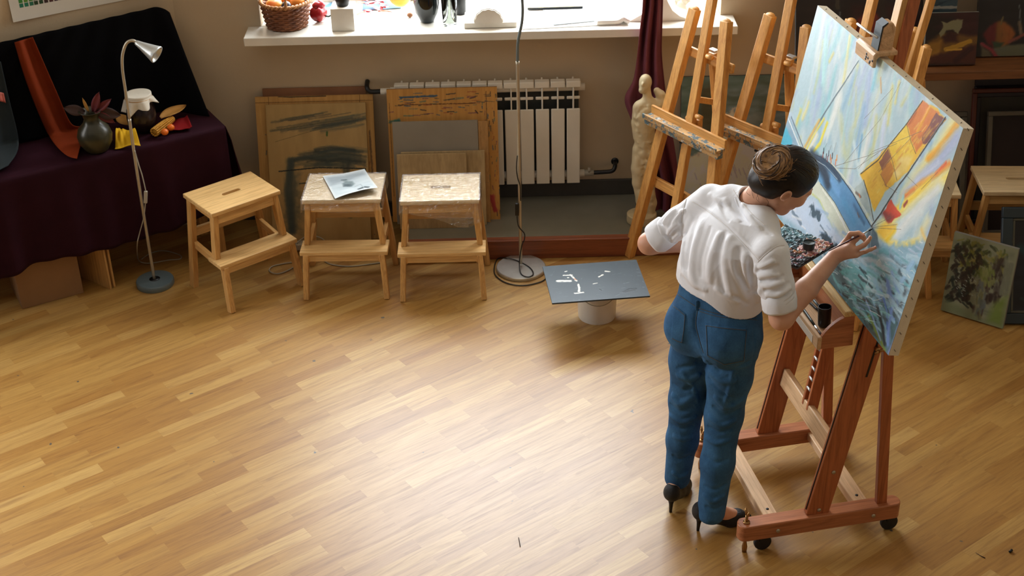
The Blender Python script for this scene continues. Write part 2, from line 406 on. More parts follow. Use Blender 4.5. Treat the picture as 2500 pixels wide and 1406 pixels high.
for s0 in (2.48, 3.3, 4.12): cc = P0 - lw_d * s0 - lw_n * .04; mb.box((cc[0], cc[1], 2.15), (.06, .05, 2.0), rz3(LA))
for z in (1.18, 3.12): cc = P0 - lw_d * 3.3 - lw_n * .04; mb.box((cc[0], cc[1], z), (1.7, .05, .06), rz3(LA))
struct(mb, 'added_window', MT['white_paint'], smooth=False)
mb = MB(); mb.box((XR + .1, (YB + YW) / 2, ZC / 2), (.2, YW - YB, ZC)); struct(mb, 'wall_right', MT['wall'], smooth=False)
# tiled ledge along the window wall with its skirtings
LE = 6.405
mb = MB(); mb.box(((-.56 + 2.0) / 2, (LE + .012 + YW) / 2, .05), (2.56, YW - LE - .012, .1)); 
struct(mb, 'trim_1', MT['tile'], bevel=.003)
mb = MB(); mb.box((.72, LE + .006, .05), (2.56, .012, .1)); mb.box((.72, LE + .02, .103), (2.56, .045, .012)); struct(mb, 'baseboard_front', MT['skirt_red'], bevel=.003)
mb = MB(); mb.box((.72, YW - .008, .145), (2.56, .016, .09)); mb.box((-1.1, YW - .008, .045), (1.06, .016, .09)); struct(mb, 'baseboard_back', MT['skirt_grey'], bevel=.003)
# sill and window
mb = MB(); mb.box(((-1.31 + 1.16) / 2, 6.845, SILL - .022), (2.47, .17, .044)); mb.box(((WX0 + WX1) / 2, 7.13, SILL - .022), (WX1 - WX0, .4, .044)); struct(mb, 'trim_2', MT['white_paint'], bevel=.004)
mb = MB(); yf = 7.3
for x in (WX0 + .03, -.49, .3, WX1 - .03): mb.box((x, yf, 2.22), (.06, .06, 2.24))
for z in (SILL + .03, 2.55, 3.32): mb.box(((WX0 + WX1) / 2, yf, z), (WX1 - WX0, .06, .06))
struct(mb, 'window_1', MT['white_paint'], bevel=.004)

# ------------------------------------------------------------------ light: the sky through the window, and the dim rest of the hall
def area(name, loc, rot, sx, sy, e, c):
    d = bpy.data.lights.new(name, 'AREA'); d.shape = 'RECTANGLE'; d.size = sx; d.size_y = sy; d.energy = e; d.color = c
    o = bpy.data.objects.new(name, d); COL.objects.link(o); o.location = loc; o.rotation_euler = rot; return o
area('window_daylight', ((WX0 + WX1) / 2, 7.42, 2.25), (radians(90), 0, pi), WX1 - WX0 + .6, 2.5, 375, (.89, .95, 1.0)).rotation_euler = (radians(-90), 0, 0)
SW = P0 - lw_d * 3.3 - lw_n * .12
area('added_left_daylight', (SW[0], SW[1], 2.15), (radians(-90), 0, LA), 1.7, 2.0, 260, (.97, .98, 1.0))  # added light in the unseen left opening, to brighten the shirt from that side
w = bpy.data.worlds.new('dim_hall'); SC.world = w; w.use_nodes = True; wn = w.node_tree; bg = wn.nodes['Background']
bg.inputs['Color'].default_value = (.88, .95, 1.0, 1); bg.inputs['Strength'].default_value = .085
SC.view_settings.view_transform = 'Standard'; SC.view_settings.look = 'None'; SC.view_settings.gamma = 1; SC.view_settings.exposure = 0; SC.view_settings.use_curve_mapping = False
SC.cycles.max_bounces = 8; SC.cycles.use_denoising = True
# ------------------------------------------------------------------ step stools
MT['pine_top_worn'] = wood('worn_pine_top', (230, 208, 166), (206, 176, 124), 'x', .4, 1, [(26, .72, (150, 120, 96))])
def slot_plate(mb, x0, x1, y0, y1, z0, z1, cx, cy, sl, sw, n=40):
    inn, out = [], []
    for k in range(n):
        a = 2 * pi * (k + .5) / n; c, s_ = cos(a), sin(a)
        e = (sl - sw) if c > 0 else -(sl - sw); inn.append((cx + e + sw * c, cy + sw * s_))
    for (px, py) in inn:
        dx, dy = px - cx, py - cy; dx *= .5; dy *= 1.3
        t_ = min(((x1 - cx) / dx if dx > 0 else (x0 - cx) / dx) if abs(dx) > 1e-6 else 9e9, ((y1 - cy) / dy if dy > 0 else (y0 - cy) / dy) if abs(dy) > 1e-6 else 9e9)
        out.append([cx + dx * t_, cy + dy * t_])
    for c in ((x0, y0), (x0, y1), (x1, y0), (x1, y1)):
        k = min(range(n), key=lambda i: hypot(out[i][0] - c[0], out[i][1] - c[1])); out[k] = list(c)
    vs = [(p[0], p[1], z1) for p in inn] + [(p[0], p[1], z1) for p in out] + [(p[0], p[1], z0) for p in inn] + [(p[0], p[1], z0) for p in out]; fs = []
    for k in range(n):
        l = (k + 1) % n
        fs += [(k, n + k, n + l, l), (2 * n + l, 3 * n + l, 3 * n + k, 2 * n + k), (n + k, 3 * n + k, 3 * n + l, n + l), (l, 2 * n + l, 2 * n + k, k)]
    mb.add(vs, fs)
def make_stool(top_mat):
    r = thing('step_stool', '-', 'stool')
    mb = MB(); slot_plate(mb, -.19, .19, -.075, .215, .478, .5, 0, .075, .05, .013); mb.build('top_board', top_mat, r, bevel=.003)
    mb = MB(); mb.box((0, -.08, .239), (.43, .125, .022)); mb.build('step_board', MT['pine_x'], r, bevel=.003)
    for s in (-1, 1):
        mb = MB(); mb.bar((s * .2, -.165, 0), (s * .187, -.125, .229), .026, .04, (1, 0, 0)); mb.build('front_leg', MT['pine_z'], r, bevel=.002)
        mb = MB(); mb.bar((s * .187, -.052, .25), (s * .165, -.045, .478), .026, .042, (1, 0, 0)); mb.build('upright', MT['pine_z'], r, bevel=.002)
        mb = MB(); mb.bar((s * .216, .185, 0), (s * .168, .178, .478), .028, .044, (1, 0, 0)); mb.build('rear_leg', MT['pine_z'], r, bevel=.002)
        mb = MB(); mb.bar((s * .178, -.14, .2085), (s * .184, .19, .2385), .02, .038, (1, 0, 0)); mb.build('side_rail', MT['pine_y'], r, bevel=.002)
        mb = MB(); mb.box((s * .156, .066, .455), (.016, .2, .044)); mb.build('side_apron', MT['pine_y'], r, bevel=.002)
    mb = MB(); mb.box((0, .19, .292), (.36, .02, .045)); mb.build('rear_rail', MT['pine_x'], r, bevel=.002)
    mb = MB(); mb.box((0, -.05, .452), (.31, .02, .05)); mb.build('apron', MT['pine_x'], r, bevel=.002)
    mb = MB(); mb.box((0, -.128, .211), (.355, .018, .034)); mb.build('step_apron', MT['pine_x'], r, bevel=.002)
    return r
stool_a = make_stool(MT['pine_x'])
def place(o, loc, rz, label):
    o.location = loc; o.rotation_euler = (0, 0, rz); o['label'] = label; WM[o] = Matrix.Translation(Vector(loc)) @ Matrix.Rotation(rz, 4, 'Z'); return o
stool_a['group'] = 'wooden step stools'
stool_w = copytree(stool_a)
for ch in stool_w.children:
    if ch.name.startswith('top_board'): ch.data = ch.data.copy(); ch.data.materials[0] = MT['pine_top_worn']
s3 = place(stool_w, (-.338, 6.18, 0), radians(0), 'pine step stool under clear plastic film, beside the tall lamp')
s2 = place(copytree(stool_w), (-.814, 6.215, 0), radians(-1.5), 'pine step stool with a grey drawing lying on its top')
s1 = place(stool_a, (-1.318, 6.2, 0), radians(38.5), 'bare clean pine step stool standing askew beside the dark covered table')
s4 = place(copytree(stool_w), (1.97, 6.125, 0), radians(-6), 'paint-stained step stool half hidden behind the large canvas')
s5 = place(copytree(stool_w), (2.46, 6.12, 0), radians(-4), 'worn step stool behind the dark blue framed painting')

# ------------------------------------------------------------------ lyre easels
def make_easel():
    r = thing('lyre_easel', '-', 'easel'); th = .22 / 1.33
    E = lambda x, z, y=0: np.array([x, y + th * z, z])
    for s in (-1, 1):
        mb = MB(); mb.bar(E(s * .285, 0), E(s * .108, 1.33), .052, .038, (1, 0, 0)); mb.ball(E(s * .108, 1.328), (.025, .0185, .014), nu=16, nv=8); mb.build('side_post', MT['easel_z'], r, bevel=.003)
    mb = MB(); mb.bar(E(0, .30, -.008), E(0, 2.0, -.008), .046, .03, (1, 0, 0)); mb.build('mast', MT['easel_z'], r, bevel=.003)
    mb = MB(); mb.bar(E(-.13, 1.12, .026), E(.18, 1.12, .026), .045, .022, (0, th, 1)); mb.build('upper_crossbar', MT['easel_x'], r, bevel=.006)
    mb = MB(); mb.bar(E(-.225, .43, .026), E(.225, .43, .026), .05, .022, (0, th, 1)); mb.build('lower_crossbar', MT['easel_x'], r, bevel=.003)
    mb = MB(); mb.bar((0, th * 1.12 + .06, 1.14), (0, .42, 0), .042, .026, (1, 0, 0)); mb.build('rear_leg', MT['easel_z'], r, bevel=.003)
    mb = MB(); mb.bar(E(.0, .92, .02), (0, .33, .86), .02, .028, (1, 0, 0)); mb.build('brace', MT['easel_x'], r, bevel=.002)
    z0 = .785; y0 = th * z0
    mb = MB(); mb.box((0, y0 - .052, z0 - .012), (.53, .06, .014)); mb.box((0, y0 - .079, z0 - .002), (.53, .008, .02)); mb.box((0, y0 - .052, z0 - .035), (.53, .034, .03))
    tr = mb.build('tray', MT['tray_paint'], r, bevel=.002)
    mb = MB(); mb.box((0, y0 - .019, z0 + .012), (.53, .014, .05)); mb.build('tray_back', MT['easel_x'], r, bevel=.003)
    mb = MB(); mb.box((0, y0 + .028, z0 + .02), (.07, .03, .05)); mb.tube([(-.055, y0 + .02, z0 + .03), (-.02, y0 + .02, z0 + .03)], .013, 10); mb.build('tray_clamp', MT['easel_x'], r, bevel=.003)
    for zz, s in ((.86, 1), (1.15, 1)):
        mb = MB(); p = E(.035, zz, -.012); mb.tube([p, p + np.array([.035, 0, 0])], .012, 12); mb.build('peg', MT['easel_x'], r)
    mb = MB(); p = E(.03, 1.165, .03); mb.box(p, (.045, .03, .012)); mb.build('clip', MT['steel'], r, bevel=.002)
    mb = MB(); p = np.array([-.02, y0 - .03, z0 - .09]); mb.box(p, (.014, .012, .07)); mb.box(p + np.array([.012, 0, -.02]), (.03, .012, .012)); mb.box(p + np.array([-.008, 0, .012]), (.026, .012, .012)); mb.build('wing_nut', MT['black'], r, bevel=.003)
    return r
MT['tray_paint'] = wood('paint_smeared_tray', (206, 168, 116), (170, 126, 76), 'x', .5, 1, [(22, .52, (96, 118, 126)), (30, .62, (206, 208, 204)), (40, .66, (60, 76, 90))])
def h2rz(a): return radians(a)
e2 = make_easel(); e2['group'] = 'light wooden easels in a row'
# foot of the left post, heading of the easel's width
def place_easel(o, foot, ang, label):
    a = radians(ang); hx = np.array([cos(a), sin(a)]); c = np.array(foot[:2]) + hx * .285; return place(o, (c[0], c[1], 0), a, label)
place_easel(e2, (.607, 6.408), -55.5, 'light wooden easel nearest the window sill, in front of the plaster figure')
e3 = place_easel(copytree(e2), (.94, 6.275), -51, 'light wooden easel standing second, directly behind the artist\'s head')
e4 = place_easel(copytree(e2), (1.30, 6.235), -63, 'light wooden easel almost hidden behind the large bright canvas')
e5 = place_easel(copytree(e2), (1.618, 6.225), -92, 'light wooden easel in front of the shelf, rising right of the studio easel mast')

for ch in list(e4.children) + [c for c in e5.children if 'tray' in c.name]:    # their lower fittings stand behind the canvas
    if ch.name.split('.')[0] in ('tray', 'tray_back', 'tray_clamp', 'wing_nut', 'brace', 'peg', 'rear_leg'): bpy.data.objects.remove(ch)
# ------------------------------------------------------------------ the studio easel
EA = radians(11 - 90); EO = np.array([.797, 4.368, 0]); TH = tan(radians(10.3))
eh = np.array([sin(radians(11)), -cos(radians(11)), 0]); eb = np.array([cos(radians(11)), sin(radians(11)), 0])
ev = eb * sin(radians(10.3)) + np.array([0, 0, cos(radians(10.3))]); en = np.cross(eh, ev)
def EL(x, y, z): return EO + eh * x + eb * y + np.array([0, 0, z])
se = thing('studio_easel', 'big reddish wooden studio easel on castors holding the bright sailing canvas', 'easel', EO, EA)
PY = lambda z: .278 + TH * (z - .13)
for s in (-1, 1):
    X = s * .262
    mb = MB(); n = 10; w_ = .031; pts = []
    for (yc, a0) in ((.6 - w_ + .022, 0), (w_ - .035, pi)):
        for k in range(n + 1):
            a = a0 + pi * k / n; pts.append((X + w_ * cos(a), yc + w_ * .8 * sin(a)))
    mb.prism(pts, .068, (0, 0, .072)); rl = mb.build('side_rail', MT['cherry_y'], se, bevel=.004)
    for yy in (.075, .585):
        mb = MB(); mb.lathe([(.0, -.011), (.03, -.011), (.034, -.006), (.034, .006), (.03, .011), (0, .011)], (X, yy, .034), 24, R3((0, 1, 0), (0, 0, 1), (1, 0, 0)))
        mb.box((X, yy + .004, .06), (.03, .04, .022)); mb.build('castor', MT['rubber'], se, smooth=30)
    mb = MB(); z_ = np.linspace(.0, .175, 8); mb.tube([(X - s * .0, .005, q) for q in z_], [.009, .011, .006, .005, .005, .005, .0055, .006], 10)
    for a in (-1, 1): mb.tube([(X, .005, .172), (X + a * .012, .005, .186), (X + a * .017, .005, .198)], [.005, .006, .004], 8)
    mb.lathe([(0, .139), (.013, .139), (.013, .145), (0, .145)], (X, .005, 0), 16); mb.build('levelling_screw', MT['brass'], se)
    mb = MB(); mb.bar((X, PY(.135), .135), (X, PY(1.10), 1.10), .031, .088, (1, 0, 0)); ps = mb.build('post', MT['cherry_z'], se, bevel=.003)
    mb = MB(); mb.bar((X, PY(.16) - .046, .16), (X, PY(.95) - .046, .95), .004, .003, (1, 0, 0)); mb.build('slot', MT['black'], ps, smooth=False)
    mb = MB(); mb.bar((X, .54, .13), (X, PY(.98) + .04, .98), .024, .04, (1, 0, 0)); mb.build('rear_strut', MT['cherry_z'], se, bevel=.002)
    mb = MB(); p = np.array([X + s * .016, PY(.86) + .02, .86]); mb.tube([p, p + np.array([s * .022, 0, 0])], .009, 12)
    for a in (-1, 1): mb.tube([p + np.array([s * .02, 0, 0]), p + np.array([s * .028, a * .016, a * .006])], [.006, .0045], 8)
    mb.build('wing_bolt', MT['brass'], se)
    mb = MB(); mb.bar((X + s * .0165, PY(.74) + .018, .74), (X + s * .0165, PY(.92) + .018, .92), .002, .007, (1, 0, 0)); mb.build('bolt_slot', MT['black'], se, smooth=False)
    for (zz, dy) in ((.16, .0), (.33, .01)):
        mb = MB(); p = np.array([X + s * .0155, PY(zz) + dy, zz]); mb.tube([p, p + np.array([s * .003, 0, 0])], .0075, 12); mb.build('bolt_head', MT['satin'], se)
    for yy in (.12, .5):
        mb = MB(); p = np.array([X + s * .031, yy, .104]); mb.tube([p - np.array([s * .002, 0, 0]), p + np.array([s * .003, 0, 0])], .008, 12); mb.build('bolt_head', MT['satin'], se)
for yy in (.115, .475):
    mb = MB(); mb.box((0, yy, .108), (.466, .058, .036)); xb = mb.build('floor_crossbar', MT['maple_x'], se, bevel=.003)
    for s in (-1, 1):
        mb = MB(); mb.tube([(s * .19, yy, .125), (s * .19, yy, .1272)], .006, 12); mb.build('screw_hole', MT['rubber'], xb)
mb = MB(); mb.bar((-.247, PY(.41) + .0, .41), (.247, PY(.41) + .0, .41), .075, .026, (0, TH, 1)); mb.build('post_crossbar', MT['maple_x'], se, bevel=.004)
MXB = lambda z: -.012 - .135 * (z - .4) / 1.5
for s in (-1, 1):
    mb = MB(); mb.bar((MXB(.42) + s * .021, PY(.42) + .008, .42), (MXB(2.15) + s * .021, PY(2.15) + .008, 2.15), .016, .044, (1, 0, 0)); mb.build('mast_rail', MT['cherry_z'], se, bevel=.003)
for k in range(9):
    zz = .5 + k * .042
    mb = MB(); mb.tube([(MXB(zz) - .016, PY(zz) - .012, zz), (MXB(zz) + .016, PY(zz) - .012, zz)], .005, 8); mb.build('peg', MT['steel'], se)
mb = MB(); zz = 1.5; mb.bar((MXB(1.2), PY(1.2) - .022, 1.2), (MXB(2.15), PY(2.15) - .022, 2.15), .046, .026, (1, 0, 0)); mb.build('slide', MT['pine_z'], se, bevel=.002)
# tray
cv = [(.232, .862), (.356, .862), (.352, .988)] + [(.352 - .118 * sin(q), .905 + .083 * cos(q) ** 1.6) for q in np.linspace(.12, pi / 2, 9)]
for s in (-1, 1):
    mb = MB(); mb.prism([(p[0], p[1]) for p in cv], .016, (s * .238 - .008, 0, 0), R3((0, 1, 0), (0, 0, 1), (1, 0, 0))); mb.build('tray_end', MT['cherry_y'], se, bevel=.002)
mb = MB(); mb.box((0, .292, .868), (.462, .118, .01)); mb.build('tray_bottom', MT['maple_x'], se, smooth=False)
mb = MB(); mb.box((0, .229, .888), (.5, .016, .052)); fr = mb.build('tray_front', MT['maple_x'], se, bevel=.004)
mb = MB(); mb.box((.13, .2205, .882), (.15, .0012, .03)); meta(mb.build('label_strip', MT['white_paint'], fr, smooth=False), 'white paper strip')
mb = MB(); mb.box((0, .349, .925), (.462, .012, .112)); mb.build('tray_back', MT['cherry_x'], se, smooth=False)
mb = MB(); mb.box((.0, .325, .995), (.5, .026, .022)); mb.box((.0, .3475, .992), (.5, .019, .016)); lb = mb.build('canvas_ledge', MT['pine_x'], se, bevel=.003)
for q in (-.05, .02, .1, .17):
    mb = MB(); mb.box((q, .336, .9995), (.04, .004, .003)); mb.build('ink_mark', MT['cable_black'], lb, smooth=False)
# holder that clamps the top of the canvas
hz = 1.806; hx0 = MXB(1.8) + .022; hy = .49
mb = MB(); pr = [(-.032, -.034), (-.032, .010), (-.022, .022), (.055, .022), (.055, .004), (-.010, .004), (-.018, -.004), (-.018, -.034)]
mb.prism(pr, .15, (hx0 - .085, hy, hz), R3((0, 1, 0), (0, 0, 1), (1, 0, 0))); hd = mb.build('canvas_holder', MT['maple_x'], se, bevel=.005)
for k in range(7):
    q = rng.uniform(-.03, .03, 2); mb = MB(); mb.ball((hx0 + .03 + q[0], hy - .0323, hz - .012 + q[1] * .4), (.006, .0006, .005), nu=8, nv=5); mb.build('paint_blot', MT['cable_black'], hd)
mb = MB(); pr = [(-.022, 0), (.03, 0), (.036, .09), (.024, .11), (.004, .11), (-.012, .096)]
mb.prism(pr, .05, (hx0 + .0, hy + .010, hz + .006), R3((0, 1, 0), (0, 0, 1), (1, 0, 0))); sl_ = mb.build('holder_block', MT['maple_x'], se, bevel=.004)
MT['block_black'] = plain('scuffed_black_metal', (44, 52, 56), .45, .3, .35, 40)
mb = MB(); pr = [(-.026, 0), (-.022, 0), (-.012, .096), (.004, .11), (.004, .115), (-.016, .102)]
mb.prism(pr, .052, (hx0 - .001, hy + .010, hz + .006), R3((0, 1, 0), (0, 0, 1), (1, 0, 0))); mb.build('metal_plate', MT['block_black'], sl_, smooth=False)
mb = MB(); mb.tube([(hx0 - .09, hy - .03, hz + .07), (hx0 - .03, hy - .028, hz + .07), (hx0 + .05, hy - .02, hz + .07)], .0045, 8); mb.build('screw_rod', MT['steel'], se)
# ------------------------------------------------------------------ painted surfaces: brush strokes laid on a fine grid of points
def vnoise(x, y, seed=0):
    r = np.random.default_rng(seed); G = r.random((64, 64)); xi = np.floor(x).astype(int); yi = np.floor(y).astype(int); fx = x - xi; fy = y - yi
    fx = fx * fx * (3 - 2 * fx); fy = fy * fy * (3 - 2 * fy); g = lambda a, b: G[(xi + a) % 64, (yi + b) % 64]
    return (g(0, 0) * (1 - fx) + g(1, 0) * fx) * (1 - fy) + (g(0, 1) * (1 - fx) + g(1, 1) * fx) * fy
def fbm(x, y, o=4, seed=0):
    v = 0; a = .5; s = 0
    for i in range(o): v = v + a * vnoise(x * 2 ** i + 17 * i, y * 2 ** i + 5 * i, seed + i); s += a; a *= .55
    return v / s
class Paint:
    def __init__(s, W, H, nu, nv, base):
        s.W, s.H, s.nu, s.nv = W, H, nu, nv
        s.s, s.t = np.meshgrid(np.linspace(0, W, nu), np.linspace(0, H, nv), indexing='ij')
        s.c = np.ones((nu, nv, 3)) * np.array(base, float); s.h = np.zeros((nu, nv)); s.seed = 1
    def n(s, sc, ang=0, st=1.0, o=3):
        s.seed += 3; c, q = cos(ang), sin(ang); return fbm((s.s * c + s.t * q) * sc / st + 31, (-s.s * q + s.t * c) * sc + 47, o, s.seed)
    def over(s, a, col, rough=0, h=0.0):
        col = np.array(col, float); a = np.clip(a, 0, 1)
        s.c = s.c * (1 - a[..., None]) + a[..., None] * col; s.h = np.maximum(s.h, a * h)
    def stroke(s, pts, w, col, soft=.5, op=1.0, ragged=.4, w2=None, vary=8):
        P = [np.array(p, float) for p in pts]; w2 = w if w2 is None else w2; m = max(w, w2) * 2
        lo = np.min(P, 0) - m; hi = np.max(P, 0) + m
        i0, i1 = np.searchsorted(s.s[:, 0], (lo[0], hi[0])); j0, j1 = np.searchsorted(s.t[0], (lo[1], hi[1]))
        if i1 <= i0 or j1 <= j0: return
        S, T = s.s[i0:i1, j0:j1], s.t[i0:i1, j0:j1]; best = np.full(S.shape, 9.); tt = np.zeros_like(best); N = len(P) - 1
        for i in range(N):
            a, b = P[i], P[i + 1]; d = b - a; L = d @ d + 1e-12; t = np.clip(((S - a[0]) * d[0] + (T - a[1]) * d[1]) / L, 0, 1)
            q = np.hypot(S - a[0] - t * d[0], T - a[1] - t * d[1]); k = q < best; best = np.where(k, q, best); tt = np.where(k, (i + t) / N, tt)
        s.seed += 1; an = atan2(P[-1][1] - P[0][1], P[-1][0] - P[0][0]); c, q = cos(an), sin(an); sc = 1.4 / max(w, w2)
        nz = fbm((S * c + T * q) * sc * .35 + s.seed, (-S * q + T * c) * sc * 1.6 + 9, 3, s.seed)
        ww = (w + (w2 - w) * tt) * (1 + ragged * (nz - .5) * 2); a = np.clip((ww - best) / (ww * soft + 1e-6), 0, 1) * op
        colr = np.array(col, float) + vary * (nz[..., None] - .5) * 2
        s.c[i0:i1, j0:j1] = s.c[i0:i1, j0:j1] * (1 - a[..., None]) + a[..., None] * colr
        s.h[i0:i1, j0:j1] = np.maximum(s.h[i0:i1, j0:j1] * .97, a * (.4 + .6 * nz))
    def poly(s, pts, col, soft=.004, op=1.0, ragged=.006, sc=40, vary=10, col2=None, ang=0):
        P = np.array(pts, float); d = np.full(s.s.shape, 9.); ins = np.zeros(s.s.shape, bool); n = len(P)
        wx = s.s + ragged * (s.n(sc) - .5) * 2; wy = s.t + ragged * (s.n(sc) - .5) * 2
        for i in range(n):
            a, b = P[i], P[(i + 1) % n]; e = b - a; L = e @ e + 1e-12; t = np.clip(((wx - a[0]) * e[0] + (wy - a[1]) * e[1]) / L, 0, 1)
            d = np.minimum(d, np.hypot(wx - a[0] - t * e[0], wy - a[1] - t * e[1]))
            k = (a[1] > wy) != (b[1] > wy); ins ^= k & (wx < (b[0] - a[0]) * (wy - a[1]) / (b[1] - a[1] + 1e-12) + a[0])
        sd = np.where(ins, d, -d); a = np.clip(sd / soft + .5, 0, 1) * op; nz = s.n(sc * .8, ang, 3)
        cl = np.array(col, float) if col2 is None else np.array(col, float) * (1 - nz[..., None]) + np.array(col2, float) * nz[..., None]
        a3 = a[..., None]; s.c = s.c * (1 - a3) + a3 * (cl + vary * (nz[..., None] - .5) * 2); s.h = np.maximum(s.h, a * .4 * nz)
    def mb(s, o, ex, ey, relief=0.0, curl=None):
        o, ex, ey = [np.array(q, float) for q in (o, ex, ey)]; nn = np.cross(ex, ey)
        hh = relief * s.h
        if curl is not None: hh = hh + curl(s.s / s.W, s.t / s.H)
        P = o + s.s[..., None] * ex + s.t[..., None] * ey + hh[..., None] * nn
        m = MB(); m.sheet_arr(P); return m, LIN(np.clip(s.c, 3, 252)).reshape(-1, 3)
MT['oil'] = painted('oil_paint', .42, .15, 420); MT['oil_matt'] = painted('matt_paint', .7, .3, 200, .3); MT['print'] = painted('printed_paper', .55, .05, 40, .35)
def canvas_obj(name, label, cat, P, o, ex, ey, th, edge_mat, face_name='painted_face', mat='oil', relief=.0012, group=None, edge_name='canvas_edge', curl=None):
    """a stretched canvas or board: painted front plus its edges; o = lower left corner of the front"""
    o, ex, ey = [np.array(q, float) for q in (o, ex, ey)]; nn = np.cross(ex, ey); t_ = thing(name, label, cat, o, 0, group)
    m, c = P.mb(o, ex, ey, relief); m.build(face_name, MT[mat], t_, world=True, col=c, smooth=True)
    m = MB(); cc = o + ex * P.W / 2 + ey * P.H / 2 - nn * (th / 2 + .0006); m.box(cc, (P.W, P.H, th), R3(ex, ey, nn)); m.build(edge_name, edge_mat, t_, world=True, smooth=False); return t_

# ---- the large sailing canvas
CP0 = atz(1990, 1255, .13) + en * .09
CO = EO + eh * -.613 + eb * .343 + np.array([0, 0, 1.003])            # lower left corner of its face
CW, CHH = 1.145, .812
def cp(x, y):
    d = atpl(x, y, CP0, en) - CO; return np.array([d @ eh, d @ ev])
P = Paint(CW, CHH, 640, 450, (178, 202, 210)); px = 1 / 700.
S_ = lambda *pts: [cp(*p) for p in pts]
def ST(pts, w, col, **k): P.stroke(S_(*pts), w * px, col, **{q: v for q, v in k.items() if q != 'w2'}, w2=(k['w2'] * px if 'w2' in k else None))
def PO(pts, col, **k): P.poly(S_(*pts), col, **k)
pal = [(212, 222, 222), (206, 218, 220), (142, 200, 206), (206, 204, 134), (164, 176, 208), (134, 178, 206), (222, 226, 220), (170, 208, 212), (176, 188, 216)]
rg_ = np.random.default_rng(5)
for k in range(230):
    x = rg_.uniform(1930, 2300); y = rg_.uniform(-40, 460); L = rg_.uniform(50, 150); dx = rg_.normal(-.2, .12)
    ST([(x, y), (x + dx * L * .6, y + L * .6), (x + dx * L + rg_.normal(0, 4), y + L)], rg_.uniform(8, 22), pal[rg_.integers(len(pal))], soft=.95, op=rg_.uniform(.3, .7), ragged=.35)
for (a, b, w_, c) in (((2020, 60), (2010, 200), 20, (176, 220, 218)), ((2075, 90), (2060, 200), 12, (220, 214, 150)), ((2035, 130), (2025, 150), 8, (206, 196, 120)), ((2125, 180), (2112, 300), 22, (168, 186, 216)), ((2110, 260), (2090, 360), 18, (150, 184, 214)), ((2180, 210), (2168, 300), 10, (214, 208, 136)), ((2196, 200), (2186, 250), 9, (216, 208, 130)), ((1955, 270), (1945, 300), 12, (218, 206, 104)), ((1975, 250), (1960, 290), 10, (226, 216, 150)), ((2150, 190), (2152, 225), 5, (196, 150, 96)), ((2160, 290), (2150, 380), 20, (208, 218, 236)), ((2050, 240), (2020, 330), 22, (230, 234, 228)), ((2120, 330), (2105, 400), 22, (232, 234, 226)), ((2105, 330), (2095, 390), 8, (120, 170, 200)), ((2140, 170), (2130, 215), 14, (140, 200, 216)), ((2085, 350), (2100, 430), 12, (210, 226, 226))):
    ST([a, b], w_, c, soft=.9, op=.85, ragged=.6)
# the far shroud and the warm trail below it
ST([(2096, 148), (2060, 205), (2036, 240), (2005, 290), (1988, 315)], 3, (104, 124, 132), soft=.6, w2=5)
ST([(2000, 295), (1970, 350), (1950, 385), (1938, 420)], 9, (210, 180, 110), soft=.8); ST([(2012, 290), (1982, 340), (1962, 380), (1950, 410)], 6, (224, 208, 96), soft=.8); ST([(2020, 300), (2002, 350), (1985, 372)], 8, (228, 214, 80), soft=.8); ST([(1995, 330), (1975, 370), (1960, 400)], 14, (230, 230, 214), soft=.9)
PO([(1935, 262), (1905, 300), (1890, 420), (1990, 420), (1968, 380), (1945, 330)], (126, 160, 184), soft=.03, col2=(196, 212, 222), ragged=.012)
PO([(1908, 315), (1900, 370), (1930, 372), (1935, 345), (1920, 312)], (92, 182, 208), soft=.015); ST([(1925, 290), (1945, 340), (1955, 365)], 3, (226, 234, 236)); ST([(1932, 285), (1950, 330), (1962, 362)], 3, (92, 110, 128), soft=.8)
# sails
PO([(2252, 246), (2212, 304), (2168, 358), (2100, 424), (2135, 515), (2160, 470), (2215, 420), (2270, 345), (2310, 288), (2290, 268)], (224, 172, 56), soft=.006, col2=(232, 196, 70))
PO([(2253, 247), (2296, 277), (2258, 324), (2256, 347), (2236, 373), (2214, 303)], (222, 144, 50), col2=(206, 118, 56), ang=.9); ST([(2236, 275), (2220, 300)], 9, (190, 110, 56), soft=.9); ST([(2270, 262), (2240, 320)], 9, (232, 168, 50), soft=.9)
PO([(2286, 276), (2310, 289), (2270, 344), (2254, 355), (2250, 338), (2258, 322)], (116, 68, 58), col2=(140, 84, 76))
PO([(2213, 304), (2232, 376), (2216, 416), (2190, 400), (2170, 362)], (226, 190, 52), col2=(236, 206, 84)); PO([(2199, 380), (2230, 378), (2214, 420), (2187, 440), (2178, 424)], (228, 196, 100), col2=(234, 212, 140), soft=.02)
PO([(2169, 362), (2176, 386), (2152, 422), (2143, 402)], (146, 92, 58), col2=(128, 78, 56)); PO([(2103, 424), (2145, 392), (2158, 424), (2167, 450), (2147, 492), (2136, 514), (2126, 488), (2113, 450)], (220, 172, 50), col2=(230, 190, 70)); PO([(2173, 390), (2184, 414), (2162, 458), (2151, 424)], (206, 142, 48), col2=(190, 124, 50))
for q in range(70):
    t_ = rg_.uniform(.02, .95); o_ = rg_.uniform(-14, 16); x = 2122 + 165 * t_ + o_; y = 462 - 178 * t_ + o_ * .9; l = rg_.uniform(8, 26)
    ST([(x, y), (x + l * .62, y - l * .78)], rg_.uniform(2, 6), [(236, 204, 84), (218, 160, 46), (200, 130, 52), (240, 216, 120), (226, 180, 60), (180, 112, 56)][q % 6], soft=.9, op=rg_.uniform(.25, .6), ragged=.6)
